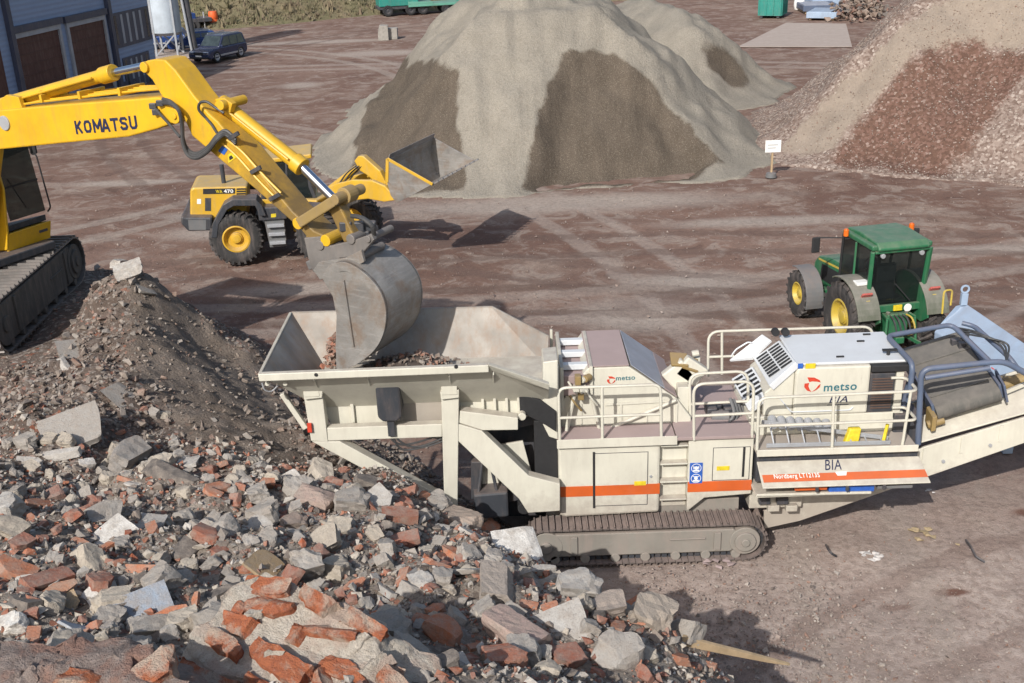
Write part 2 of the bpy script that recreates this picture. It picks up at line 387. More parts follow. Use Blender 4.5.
def frag_shapes(n, seed, ax=(1, .75, .55)):
    rd = random.Random(seed); out = []
    for _ in range(n):
        pts = [Vector((rd.uniform(-.5, .5)*ax[0], rd.uniform(-.5, .5)*ax[1], rd.uniform(-.5, .5)*ax[2])) for _ in range(11)]
        out.append(hull(pts))
    return out
# ================================================================== SETTING
def mat_ground():
    t = NT('yard_dirt'); v = t.coord(world=True)
    big = t.noise(t.coord((.10, .16, 1), True), 1, 5, .6); st = t.noise(t.coord((.20, .30, 1), True, (0, 0, R_(10))), 1, 6, .68, .6)
    st2 = t.noise(t.coord((.85, .95, 1), True, (0, 0, R_(-14))), 1, 6, .7, .8); fine = t.noise(v, 7, 5, .75); grit = t.noise(v, 38, 3, .8)
    c = t.mix(t.ramp(big, [(.35, 0.), (.65, 1.)]), (.160, .094, .073, 1), (.235, .152, .12, 1))
    c = t.mix(t.ramp(st, [(.52, 0.), (.68, .85)]), c, (.32, .245, .20, 1))
    c = t.mix(t.ramp(st2, [(.50, 0.), (.60, .55)]), c, (.37, .31, .265, 1))
    c = t.mix(t.ramp(st2, [(.30, .75), (.43, 0.)]), c, (.10, .062, .05, 1))
    def blob(cx, cy, rx, ry, a, b, rot=0):       # a patch of ground with its own soil
        mp = t.n('ShaderNodeMapping'); mp.vector_type = 'TEXTURE'; g = t.n('ShaderNodeNewGeometry'); t.l(g.outputs['Position'], mp.inputs[0])
        mp.inputs['Location'].default_value = (cx, cy, 0); mp.inputs['Scale'].default_value = (rx, ry, 50); mp.inputs['Rotation'].default_value = (0, 0, rot)
        ln = t.n('ShaderNodeVectorMath'); ln.operation = 'LENGTH'; t.l(mp.outputs[0], ln.inputs[0])
        d = t.math('ADD', ln.outputs['Value'], t.math('MULTIPLY', t.math('SUBTRACT', st2, .5), 1.1))
        return t.ramp(d, [(a, 1.), (b, 0.)])
    near = blob(6, 11, 13, 10, .55, 1.05)        # crusher fines spread round the plant
    pink = t.mix(t.ramp(fine, [(.3, 0.), (.7, 1.)]), (.37, .29, .25, 1), (.47, .39, .345, 1))
    pink = t.mix(t.ramp(st2, [(.40, .45), (.56, 0.)]), pink, (.23, .165, .14, 1))
    c = t.mix(near, c, pink)
    for b in ((-12.7, 70.3, 1.7, 1.5), (-9, 84, 5, 2.0), (-15, 92, 9, 1.4), (2, 40.2, 9, 1.6), (-6, 31.5, 3.2, .9), (9, 37, 4.5, .8), (-1.5, 26.5, 3.2, 1.6), (3.5, 28.5, 2.5, 1.8), (5.5, 31, 2.5, 1.3), (7, 22.5, 3, 1.5), (-10, 38, 3, 1.2), (14, 33, 5, .7), (-16, 46, 4, .6), (-11.5, 40.5, 2.2, .8)):
        c = t.mix(t.math('MULTIPLY', blob(*b, .45, 1.0), .75), c, (.40, .345, .30, 1))
    for b in ((12.5, 24.5, 3.0, 1.2), (13, 22, 5, 1.0), (18, 30, 4, 1.2), (4.8, 29, 3, 1.), (-8, 30, 4, 1.2)):
        c = t.mix(t.math('MULTIPLY', blob(*b, .4, 1.1), .5), c, (.12, .07, .06, 1))
    for b in ((7.15, 15.2, .42, .12), (6.1, 14.9, .3, .13), (9.1, 15.7, .45, .13), (9.6, 17.6, .5, .2)):
        c = t.mix(t.math('MULTIPLY', blob(*b, .5, .95), .85), c, (.14, .06, .04, 1))
    def ring(cx, cy, R, w, amt, colr):           # wheel marks: a pair of curved ruts
        g = t.n('ShaderNodeNewGeometry'); mp = t.n('ShaderNodeMapping'); mp.inputs['Location'].default_value = (-cx, -cy, 0); mp.inputs['Scale'].default_value = (1, 1, 0); t.l(g.outputs['Position'], mp.inputs[0])
        ln = t.n('ShaderNodeVectorMath'); ln.operation = 'LENGTH'; t.l(mp.outputs[0], ln.inputs[0]); d = t.math('ABSOLUTE', t.math('SUBTRACT', ln.outputs['Value'], R))
        d = t.math('ABSOLUTE', t.math('SUBTRACT', d, 1.0)); e = t.math('ADD', t.math('DIVIDE', d, w), t.math('MULTIPLY', t.math('SUBTRACT', st2, .5), 2.2))
        return t.mix(t.math('MULTIPLY', t.ramp(e, [(.6, 1.), (1.1, 0.)]), amt), c, colr)
    for a in ((-40, 20, 46, .35, .55, (.36, .30, .26, 1)), (-34, 62, 30, .4, .5, (.38, .33, .285, 1)), (20, 70, 42, .35, .5, (.14, .095, .08, 1)), (-2, -6, 36, .4, .6, (.13, .088, .072, 1)), (30, 5, 27, .35, .5, (.35, .285, .25, 1)), (-5, 95, 66, .45, .5, (.35, .29, .25, 1)), (2, -30, 65, .35, .5, (.135, .09, .075, 1)), (14, 2, 14.6, .25, .5, (.22, .155, .13, 1)), (-20, -40, 118, .5, .5, (.38, .32, .28, 1))): c = ring(*a)
    c = t.mix(t.math('MULTIPLY', t.ramp(fine, [(.35, 1.), (.55, 0.)]), .35), c, (.10, .075, .065, 1))
    c = t.mix(t.ramp(grit, [(.58, 0.), (.72, .45)]), c, (.46, .40, .36, 1))
    c = t.mix(t.ramp(grit, [(.25, .5), (.4, 0.)]), c, (.12, .09, .08, 1))
    h = t.math('ADD', t.math('MULTIPLY', fine, .6), t.math('MULTIPLY', grit, .35)); h = t.math('ADD', h, t.math('MULTIPLY', st2, .8))
    t.bump(h, .75, .08); return t.fin(c, .95, 0, .15)
def axis_steps(a, b, fine0, fine1, df, grow=1.35):
    xs = list(np.arange(fine0, fine1+1e-6, df)); d = df; x = fine1
    while x < b: d *= grow; x += d; xs.append(min(x, b))
    d = df; x = fine0
    while x > a: d *= grow; x -= d; xs.insert(0, max(x, a))
    return np.array(xs)
gx = axis_steps(-600, 600, -16, 16, .22); gy = axis_steps(-60, 900, 8, 46, .22)
GX, GY = np.meshgrid(gx, gy)
o1 = Vector((3.1, 8.2, 0)); wz = sstep(90, 40, GY)*sstep(60, 30, np.abs(GX))
def gnoise(x, y): return -.05 + .05*noise.fractal(Vector((x*.35, y*.7, 1.3)), 1., 2., 4) + .018*noise.noise(Vector((x*2.3, y*3.1, 4)))
GZ = np.array([gnoise(x, y) if w > 0 else -.05 for x, y, w in zip(GX.ravel(), GY.ravel(), wz.ravel())]).reshape(GX.shape)
GZ = np.minimum(GZ*wz - .05*(1-wz), .0)
ny_, nx_ = GX.shape; idx = np.arange(nx_*ny_).reshape(ny_, nx_); q = np.stack([idx[:-1, :-1], idx[:-1, 1:], idx[1:, 1:], idx[1:, :-1]], -1).reshape(-1, 4)
me = bpy.data.meshes.new('ground'); me.from_pydata(np.stack([GX, GY, GZ], -1).reshape(-1, 3).tolist(), [], q.tolist()); me.shade_smooth(); me.materials.append(mat_ground())
ground = bpy.data.objects.new('ground', me); COL.objects.link(ground); tag(ground, kind='structure')
# concrete pad far right
MT['pad'] = paint('pale_concrete_slab', (.44, .38, .34), .9, .75, var=.1, grime=.5, dcol=(.33, .26, .22, 1))
pad = MB(); pad.prism([gp(738, 47, .0), gp(852, 47, .0), gp(846, 24, .0), gp(786, 23, .0)], (0, 0, .03)); tag(pad.build('concrete_pad', 'pad'), kind='structure')

# ---- stockpiles
def mat_pile(name, dry, damp, red=None, fan=None):
    t = NT(name); v = t.coord(world=True); n = t.noise(v, 1.1, 6, .65); f = t.noise(v, 9, 4, .75); g = t.noise(v, 30, 2, .8)
    run = t.noise(t.coord((1.6, .5, .5), True), 1, 5, .7, .4)
    a = t.n('ShaderNodeAttribute'); a.attribute_name = 'damp'
    if red is None:
        c = t.mix(t.ramp(n, [(.35, 0.), (.65, 1.)]), dry, tuple(x*.84 for x in dry[:3])+(1,))
        c = t.mix(t.ramp(run, [(.5, 0.), (.72, .35)]), c, tuple(min(1, x*1.15) for x in dry[:3])+(1,))
        d = t.mix(t.ramp(n, [(.35, 0.), (.65, 1.)]), damp, tuple(x*.78 for x in damp[:3])+(1,))
        d = t.mix(t.ramp(run, [(.42, 0.), (.7, .55)]), d, tuple(min(1, x*1.35) for x in damp[:3])+(1,))
        e = t.math('ADD', a.outputs['Fac'], t.math('MULTIPLY', t.math('SUBTRACT', t.math('ADD', t.math('MULTIPLY', f, .6), t.math('MULTIPLY', run, .4)), .5), 1.1))
        c = t.mix(t.ramp(e, [(.30, 0.), (.68, 1.)]), c, d)
        c = t.mix(t.ramp(g, [(.3, .45), (.5, 0.)]), c, (.1, .08, .06, 1)); c = t.mix(t.ramp(g, [(.55, 0.), (.7, .4)]), c, (.52, .47, .39, 1)); c = t.mix(t.ramp(f, [(.35, .3), (.5, 0.)]), c, (.16, .13, .1, 1))
        t.bump(t.math('ADD', t.math('ADD', f, t.math('MULTIPLY', run, .8)), t.math('MULTIPLY', g, .4)), .8, .09)
    else:
        vc = t.n('ShaderNodeTexVoronoi'); vc.inputs['Scale'].default_value = 10.; t.l(v, vc.inputs['Vector']); s = t.n('ShaderNodeSeparateColor'); t.l(vc.outputs['Color'], s.inputs[0])
        vc2 = t.n('ShaderNodeTexVoronoi'); vc2.inputs['Scale'].default_value = 5.; t.l(v, vc2.inputs['Vector']); s2 = t.n('ShaderNodeSeparateColor'); t.l(vc2.outputs['Color'], s2.inputs[0])
        gr = t.ramp(s.outputs[0], [(0., (.14, .10, .082, 1)), (.35, (.195, .143, .12, 1)), (.6, (.235, .18, .153, 1)), (.85, (.29, .232, .20, 1)), (1., (.40, .34, .30, 1))])
        gr = t.mix(t.ramp(s2.outputs[1], [(.7, 0.), (.9, .3)]), gr, (.34, .28, .24, 1))
        rd = t.ramp(s.outputs[0], [(0., (.10, .06, .046, 1)), (.5, (.135, .08, .06, 1)), (.8, (.17, .10, .08, 1)), (.95, (.20, .13, .105, 1)), (1., (.28, .21, .18, 1))])
        fn = t.mix(t.ramp(n, [(.35, 0.), (.65, 1.)]), fan, tuple(x*.8 for x in fan[:3])+(1,))
        af = t.n('ShaderNodeAttribute'); af.attribute_name = 'fan'
        wob = t.math('MULTIPLY', t.math('SUBTRACT', t.math('ADD', t.math('MULTIPLY', f, .5), t.math('MULTIPLY', run, .5)), .5), 2.0)
        c = t.mix(t.ramp(t.math('ADD', af.outputs['Fac'], wob), [(.35, 0.), (.65, .9)]), gr, fn)
        c = t.mix(t.ramp(t.math('ADD', a.outputs['Fac'], wob), [(.35, 0.), (.65, 1.)]), c, rd)
        t.bump(t.math('ADD', s.outputs[0], t.math('MULTIPLY', f, .6)), .6, .08)
    return t.fin(c, .95, 0, .12)
DRY = (.318, .290, .245, 1); DAMP = (.112, .090, .070, 1)
def pile(name, label, cat, foot, slope, cap, res, mat, masks, seed, sc, carve=None, top=None):
    xs = [p[0] for p in foot]; ys = [p[1] for p in foot]
    f = Field(min(xs)-2, max(xs)+2, min(ys)-2, max(ys)+2, res)
    d = seg_dist(f.X, f.Y, foot) + .9*f.fbm(.22, 3, seed)
    Zc = cap if np.isscalar(cap) else cap(f.X, f.Y)
    z = slope*d; z = np.where(z > Zc-1, Zc-1+np.tanh((z-Zc+1)/1.5), z)             # rounded crest
    z = z + np.clip(z, 0, 2)*.09*np.array([noise.fractal(Vector((x*1.25, y*.22, seed*3.)), 1., 2., 4) for x, y in zip(f.X.ravel(), f.Y.ravel())]).reshape(f.X.shape)   # slumps and runnels
    if name == 'sand_pile' and seed == 3: z = z - .45*sstep(6.0, 6.7, z)
    z = np.where(z < .6, np.where(z < -.6, z, (z+.6)**2/2.4), z)                      # spread toe
    f.Z = z + .10*f.fbm(.9, 3, seed+1)*np.clip(z, 0, 1) - .02
    attrs = {}
    base = f.Z.copy()
    for key, polys in masks.items():
        m = np.zeros_like(f.X)
        for poly, soft, depth in polys:
            pts = [f.hit(px, py) for px, py in poly]; pts = [(p.x, p.y) for p in pts if p is not None]
            dd = seg_dist(f.X, f.Y, pts) + .25*f.fbm(1.3, 3, seed+5)
            k = sstep(-soft, soft, dd); m = np.maximum(m, k)
            if depth: base = base - depth*sstep(0, 1.1, dd)
        attrs[key] = m
    f.Z = base
    o = f.mesh(name, mat, attrs); o.location = (0, 0, 0)
    tag(o, label, cat); return f, o

sand_m = mat_pile('sand_stockpile', DRY, DAMP)
foot1 = [(-7.9, 48.6), (-7.2, 45.6), (-4.6, 43.0), (0, 42.2), (5, 42.6), (9.0, 43.9), (11.0, 46.6), (11.4, 52), (11, 60), (8, 72), (0, 74), (-7.4, 64), (-8.5, 55)]
f1, sand1 = pile('sand_pile', 'tall tan sand pile with two darker damp faces dug into its front', 'sand pile', foot1, .90, lambda X, Y: 11.5+0*X, .2, sand_m, {
    'damp': [([(346, 182), (362, 122), (378, 96), (392, 74), (410, 63), (440, 66), (458, 74), (457, 100), (463, 150), (467, 190), (400, 194)], .3, .45),
             ([(519, 190), (528, 165), (542, 110), (548, 80), (565, 56), (590, 49), (616, 55), (640, 72), (668, 104), (700, 138), (724, 164), (695, 179), (600, 190)], .3, .65)]}, 3, 1)
foot2 = [(11.2, 58), (13.8, 59.5), (16.0, 63), (15.5, 72), (12, 80), (4, 82), (2, 70), (6, 60)]
f2, sand2 = pile('sand_pile', 'low sand ridge behind the right shoulder of the tall sand pile', 'sand pile', foot2, .8, 4.6, .25, sand_m, {
    'damp': [([(702, 48), (722, 46), (735, 58), (748, 78), (744, 90), (725, 82), (708, 66)], .7, .3)]}, 8, 1)
gravel_m = mat_pile('gravel_stockpile', DRY, DAMP, red=True, fan=(.305, .253, .205, 1))
foot3 = [(10.9, 48.2), (11.6, 46.4), (13.4, 44.6), (17, 42.2), (20.5, 40.2), (26, 38.5), (44, 40), (46, 72), (24, 74), (16, 60), (11.9, 52)]
f3, gravel = pile('gravel_pile', 'big pinkish gravel pile with a dark red patch at the right edge', 'gravel pile', foot3, .90, 13.5, .22, gravel_m, {
    'damp': [([(828, 164), (845, 140), (868, 112), (890, 88), (912, 62), (940, 49), (978, 45), (1010, 52), (1040, 54), (1010, 92), (975, 140), (945, 178), (880, 170)], .8, .3)],
    'fan': [([(775, 150), (815, 112), (850, 75), (890, 42), (935, 5), (1040, -30), (1060, 45), (1020, 52), (975, 42), (910, 58), (872, 105), (832, 150), (800, 156)], .6, 0)]}, 5, 1)
# ---- embankment and its rough growth
def emb_y(x): return max(103.4, 112.8 + .6*(x+9.6)) if x < -9.6 else 112.8 + .22*(x+9.6)
ef = Field(-75, 75, 78, 190, 1.3)
ey = np.vectorize(emb_y)(ef.X); dd = ef.Y-ey + 1.2*ef.fbm(.08, 3, 2)
ef.Z = np.clip(dd*.42, -1, 5.5) + .5*ef.fbm(.25, 4, 9)*sstep(0, 6, dd) - .25
def mat_bank():
    t = NT('rough_bank'); v = t.coord(world=True); n = t.noise(v, .25, 6, .65); f = t.noise(v, 1.8, 5, .7)
    c = t.mix(t.ramp(n, [(.38, 0.), (.62, 1.)]), (.20, .165, .105, 1), (.13, .125, .07, 1)); c = t.mix(t.ramp(f, [(.5, 0.), (.75, .7)]), c, (.23, .19, .12, 1))
    t.bump(f, .8, .3); return t.fin(c, .95, 0, .1)
tag(ef.mesh('embankment', mat_bank(), zmin=.02), kind='structure')
V = []; Fc = []; cc = []
for _ in range(16000):
    x = random.uniform(-60, 60); y = emb_y(x)+random.uniform(-.5, 16); z = float(ef.at(x, y))
    if z < .05: continue
    s = random.uniform(.12, .42)*(2.2 if random.random() < .06 else 1); c = random.choice([(.21, .175, .115, 1), (.18, .16, .10, 1), (.15, .14, .085, 1), (.24, .20, .14, 1), (.17, .135, .095, 1)])
    for k in range(5):
        a = random.uniform(0, 6.28); w = s*.28; dx, dy = math.cos(a)*w, math.sin(a)*w; ox, oy = random.gauss(0, s*.3), random.gauss(0, s*.3)
        b = len(V); V += [(x+ox-dx, y+oy-dy, z-.1), (x+ox+dx, y+oy+dy, z-.1), (x+ox+random.gauss(0, .15), y+oy+random.gauss(0, .15), z+s*random.uniform(.5, 1))]; Fc.append((b, b+1, b+2)); cc += [c]*3
me = bpy.data.meshes.new('dry_grass'); me.from_pydata(V, [], Fc); at = me.color_attributes.new('col', 'FLOAT_COLOR', 'POINT'); at.data.foreach_set('color', np.array(cc, np.float32).ravel())
t = NT('dry_growth'); a = t.n('ShaderNodeAttribute'); a.attribute_name = 'col'; me.materials.append(t.fin(a.outputs['Color'], .9, 0, .1))
go = bpy.data.objects.new('dry_grass', me); COL.objects.link(go); tag(go, 'dry scrubby grass covering the bank at the back of the yard', 'grass', kind='stuff')
# ================================================================== RUBBLE HEAP
hp = Field(-17, 5.2, 3.4, 30, .085)
ctl = []
for px, py, z in [(15, 352, 2.8), (84, 280, 2.8), (60, 335, 2.75), (0, 372, 2.85), (130, 274, 3.75), (105, 288, 3.35), (150, 283, 3.65), (40, 385, 3.0), (175, 296, 3.15), (215, 322, 2.5), (255, 350, 1.75),
                  (200, 345, 2.35), (160, 345, 3.0), (230, 400, 2.1), (120, 400, 2.9), (130, 330, 3.3), (275, 430, 2.0), (300, 450, 2.15), (350, 473, 2.2), (395, 494, 2.3), (470, 535, 2.35), (520, 560, 2.5), (560, 588, 2.6), (640, 615, 3.15), (690, 662, 3.2),
                  (75, 430, 3.05), (20, 470, 3.3), (115, 540, 3.75), (60, 600, 4.3), (150, 610, 4.2), (240, 560, 3.75), (300, 560, 3.6), (400, 580, 3.5), (350, 520, 2.9), (230, 490, 2.95), (480, 620, 3.8), (560, 640, 3.7), (300, 640, 4.5), (100, 670, 4.9), (450, 675, 4.4), (620, 672, 3.75), (0, 650, 4.8)]:
    p = gp(px, py, z); ctl.append((p.x, p.y, z))
ctl += [(-14, 18, 2.8), (-15, 24, 2.8), (-12.5, 24.5, 2.8), (-12, 21, 2.8), (-13, 27.5, 2.2), (-10.5, 26.5, 2.3), (-17, 29, 1.5), (-4, 4, 6.4), (2, 4, 5.6), (-10, 6, 6.), (-12, 12, 4.4), (-15, 15, 3.4), (-17, 10, 4.),
        (-7, 26.5, .5), (-8, 29, -.4), (-5, 24, .1), (-3.5, 22, -.1), (-2, 20.6, -.1), (-6, 23, 1.3), (-1.8, 18, .6), (-.3, 17.5, .1), (-3.2, 18.2, 1.3), (-12, 29.5, -.3), (-15, 30, .2),
        (3.6, 11.2, 0), (2.7, 13.6, -.1), (1.4, 14.9, .0), (.2, 15.9, .2), (-.8, 16.2, 1.0), (5, 8, .1), (5.2, 5, .5), (4.6, 10, -.4), (3.6, 14.5, -.5), (2.6, 16.5, -.5), (5, 13, -.6)]
P = np.array(ctl)
def tps(r2): return np.where(r2 > 1e-9, r2*np.log(r2+1e-12)*.5, 0)
A = tps((P[:, None, 0]-P[None, :, 0])**2+(P[:, None, 1]-P[None, :, 1])**2) + np.eye(len(P))*.02
Bm = np.concatenate([np.ones((len(P), 1)), P[:, :2]], 1); L = np.block([[A, Bm], [Bm.T, np.zeros((3, 3))]])
sol = np.linalg.solve(L, np.concatenate([P[:, 2], np.zeros(3)])); hz = sol[-3]+sol[-2]*hp.X+sol[-1]*hp.Y
for (x, y, _), w in zip(ctl, sol[:len(P)]): hz = hz + w*tps((hp.X-x)**2+(hp.Y-y)**2)
inside = np.minimum(np.minimum(hp.X+17, 5.2-hp.X), np.minimum(30-hp.Y, hp.Y-3.4))
# loose silt slide on the upper slope (its own smooth face) against coarse rubble elsewhere
hp.Z = hz.copy()
silt_px = [(132, 296), (172, 290), (205, 322), (240, 360), (275, 400), (302, 446), (292, 462), (240, 452), (196, 430), (160, 400), (135, 350)]
sp = [hp.hit(*p) for p in silt_px]; silt = sstep(-.5, .35, seg_dist(hp.X, hp.Y, [(p.x, p.y) for p in sp])+.35*hp.fbm(.9, 3, 21))
trk = sstep(2.2, 1.2, np.maximum(np.abs(hp.X+11.2)-.6, np.abs(hp.Y-22.4)-1.4))     # ground rolled flat under the digger
rough = (1-.72*silt)*(1-.8*trk)*sstep(.0, 1.0, hz+.3)
hp.Z = hz + rough*(.30*hp.fbm(.55, 3, 31)+.13*hp.fbm(1.6, 4, 32)+.055*hp.fbm(5., 3, 33)) + silt*(.10*hp.fbm(2.0, 4, 34)+.05*hp.fbm(6.5, 3, 35))
hp.Z = np.where(trk > .6, np.minimum(hp.Z, 2.80), hp.Z)
far_d = np.hypot(hp.X+3, hp.Y-8)
fore = sstep(15.6, 13.4, hp.Y)*(1-silt)
def mat_heap():
    t = NT('rubble_soil'); v = t.coord(world=True); n = t.noise(v, .8, 6, .7); f = t.noise(v, 6, 5, .75); g = t.noise(v, 26, 4, .8)
    a = t.n('ShaderNodeAttribute'); a.attribute_name = 'silt'; b = t.n('ShaderNodeAttribute'); b.attribute_name = 'fore'
    c1 = t.mix(t.ramp(n, [(.35, 0.), (.65, 1.)]), (.13, .098, .08, 1), (.21, .165, .14, 1))
    c2 = t.mix(t.ramp(n, [(.35, 0.), (.65, 1.)]), (.24, .20, .165, 1), (.36, .315, .27, 1))
    c = t.mix(b.outputs['Fac'], c1, c2)
    c = t.mix(t.ramp(a.outputs['Fac'], [(.2, 0.), (.7, 1.)]), c, t.mix(t.ramp(n, [(.35, 0.), (.65, 1.)]), (.165, .133, .108, 1), (.25, .208, .175, 1)))
    vc = t.n('ShaderNodeTexVoronoi'); vc.inputs['Scale'].default_value = 15; t.l(v, vc.inputs['Vector']); s = t.n('ShaderNodeSeparateColor'); t.l(vc.outputs['Color'], s.inputs[0])
    peb = t.ramp(s.outputs[0], [(.0, (.10, .075, .06, 1)), (.5, (.25, .21, .18, 1)), (.75, (.45, .41, .37, 1)), (.88, (.33, .11, .06, 1)), (1., (.5, .46, .4, 1))])
    pm = t.math('MULTIPLY', t.ramp(s.outputs[1], [(.5, 0.), (.55, .75)], 'LINEAR'), t.ramp(a.outputs['Fac'], [(.2, 1.), (.8, .12)]))
    c = t.mix(pm, c, peb); c = t.mix(t.ramp(g, [(.3, .5), (.5, 0.)]), c, (.08, .06, .05, 1))
    t.bump(t.math('ADD', t.math('ADD', f, t.math('MULTIPLY', g, .4)), t.math('MULTIPLY', s.outputs[0], .35)), .9, .09); return t.fin(c, .95, 0, .12)
heap_o = hp.mesh('rubble_heap', mat_heap(), {'silt': silt, 'fore': fore}, zmin=-.12)
tag(heap_o, 'long dumped heap of demolition rubble and soil filling the lower left', 'rubble heap')
# ---- small fragments: uncountable, one mesh per kind of spread
def mat_frag(name, obj=False):
    t = NT(name); v = t.coord(); wv = t.coord(world=True)
    if obj: a = t.n('ShaderNodeObjectInfo'); col = a.outputs['Color']
    else: a = t.n('ShaderNodeAttribute'); a.attribute_name = 'col'; col = a.outputs['Color']
    n = t.noise(wv, 7, 5, .7); g = t.noise(wv, 45, 4, .75)
    c = t.mix(t.ramp(n, [(.33, .0), (.66, .72)]), col, (.31, .265, .225, 1))        # mortar and dust bloom
    c = t.mix(t.ramp(g, [(.25, .55), (.48, 0.)]), c, (.09, .075, .065, 1)); c = t.mix(t.ramp(g, [(.6, 0.), (.75, .45)]), c, (.55, .51, .46, 1))
    t.bump(t.math('ADD', n, t.math('MULTIPLY', g, .5)), .7, .03); return t.fin(c, .92, 0, .2)
frag_m = mat_frag('fragment_surface'); rock_m = mat_frag('broken_masonry', True)
PAL = [(.42, .39, .35, 1), (.34, .31, .28, 1), (.26, .24, .22, 1), (.50, .45, .38, 1), (.56, .53, .49, 1), (.34, .10, .05, 1), (.40, .13, .065, 1), (.25, .085, .055, 1), (.12, .10, .09, 1), (.20, .16, .135, 1)]
def pick(fr): return random.choice(PAL[:5]) if random.random() < .55 else random.choice(PAL[5:8]) if random.random() < fr else random.choice(PAL[8:])
shp = frag_shapes(26, 4)
def in_view(x, y, z, m=30):
    p = np.array((x, y, z))-_c; d = p@_fw
    if d < 1: return False
    u = 512+F*(p@_r)/d; v = 341.5-F*(p@_u)/d
    return -m < u < 1024+m and -m < v < 683+m
pts, szs, cols = [], [], []
while len(pts) < 21000:
    x, y = random.uniform(-13, 4), random.uniform(6, 26)
    if random.random() > min(1, (13/y)**1.6): continue
    z = float(hp.at(x, y))
    if z < -.02 or not in_view(x, y, z): continue
    sl_ = float(silt[min(int((y-hp.y0)/hp.res), hp.ny-1), min(int((x-hp.x0)/hp.res), hp.nx-1)])
    tr_ = float(trk[min(int((y-hp.y0)/hp.res), hp.ny-1), min(int((x-hp.x0)/hp.res), hp.nx-1)])
    if random.random() < .72*sl_ or random.random() < .9*tr_: continue
    s = .03*math.exp(abs(random.gauss(0, .72))); s = min(s, .19)*(1 if y < 16 else 1.25)
    c = pick(.58) if y < 16.5 else random.choice(PAL[8:] + [PAL[2], (.24, .19, .16, 1), (.17, .13, .11, 1), (.30, .26, .23, 1), (.22, .13, .10, 1)])
    pts.append((x, y, z)); szs.append(s); cols.append(c)
tag(scatter_mesh('rubble_fragments', pts, szs, cols, shp, frag_m), 'countless small brick and mortar bits strewn over the rubble heap', 'rubble', kind='stuff')
pts, szs, cols = [], [], []
while len(pts) < 5200:
    x, y = random.gauss(3.9, 2.6), random.gauss(13.2, 1.9)
    if not (1.5 < x < 13 and 8 < y < 22) or (0 < x < 4.4 and 16.2 < y < 19.2) or not in_view(x, y, 0): continue
    if float(hp.at(min(x, 5.1), y)) > .3 and x < 5: continue
    pts.append((x, y, -.02)); szs.append(min(.10, .02*math.exp(abs(random.gauss(0, .62))))*(.7 if x > 5.5 else 1)); cols.append(random.choice([(.40, .34, .30, 1), (.33, .26, .23, 1), (.44, .39, .35, 1), (.24, .17, .15, 1), (.27, .14, .10, 1), (.15, .12, .11, 1)]))
tag(scatter_mesh('loose_gravel', pts, szs, cols, shp, frag_m), 'loose crushed stones littering the ground in front of the crusher', 'gravel', kind='stuff')
pts, szs, cols = [], [], []
while len(pts) < 3200:
    x, y = random.uniform(-16, 22), random.uniform(20, 46)
    if not in_view(x, y, 0) or float(seg_dist(np.array([x]), np.array([y]), foot1)[0]) > 0: continue
    if x < 5 and y < 30 and float(hp.at(x, y)) > .1: continue
    pts.append((x, y, -.035)); szs.append(min(.11, .03*math.exp(abs(random.gauss(0, .5))))); cols.append(random.choice([(.30, .24, .21, 1), (.25, .18, .155, 1), (.17, .11, .095, 1), (.36, .30, .27, 1)]))
tag(scatter_mesh('scattered_pebbles', pts, szs, cols, shp, frag_m), 'stray pebbles scattered over the driven yard surface', 'pebbles', kind='stuff')
# stones that have rolled off the toe of the gravel pile and lie on its face
pts, szs, cols = [], [], []
while len(pts) < 9000:
    x, y = random.uniform(11, 24), random.uniform(39, 62); z = float(f3.at(x, y))
    if z < 0 or not in_view(x, y, z): continue
    pts.append((x, y, z)); szs.append(random.uniform(.035, .09)); cols.append(random.choice([(.31, .25, .22, 1), (.25, .185, .16, 1), (.20, .13, .10, 1), (.37, .31, .28, 1), (.42, .38, .35, 1), (.19, .10, .075, 1)]))
GPTS = (pts, szs, cols)

# ---- countable lumps
RED, ORG, CON, LIT, MOR, DRK, BLU, OCH, WHT = (.30, .10, .06, 1), (.42, .15, .075, 1), (.33, .31, .285, 1), (.47, .45, .42, 1), (.44, .39, .32, 1), (.10, .09, .085, 1), (.30, .35, .42, 1), (.42, .29, .15, 1), (.66, .64, .60, 1)
ROCK = {}
def base_rock(kind, i):
    k = (kind, i)
    if k not in ROCK:
        sd = hash((len(kind), kind[0], i)) % 1000 + i*17 + sum(map(ord, kind))
        if kind == 'chunk': me = chunk_mesh('concrete_lump', (.5, .40, .32), 5, .22, sd, 9)
        elif kind == 'slab': me = chunk_mesh('concrete_slab', (.5, .42, .075), 4, .05, sd, 5)
        elif kind == 'brick': me = chunk_mesh('brick', (.5, .24, .15), 4, .045, sd, 2)
        elif kind == 'half': me = chunk_mesh('half_brick', (.36, .27, .2), 4, .10, sd, 4)
        elif kind == 'tile': me = chunk_mesh('roof_tile', (.5, .42, .03), 3, .012, sd, 2)
        elif kind == 'wall': me = chunk_mesh('masonry_block', (.5, .36, .24), 8, .13, sd, 6)
        elif kind == 'bar': me = chunk_mesh('broken_kerb', (.5, .11, .085), 5, .05, sd, 3)
        me.materials.append(rock_m); ROCK[k] = me
    return ROCK[k]
NM = dict(chunk='concrete_lump', slab='concrete_slab', brick='brick', half='half_brick', tile='roof_tile', wall='masonry_block', bar='broken_kerb')
TAKEN = []
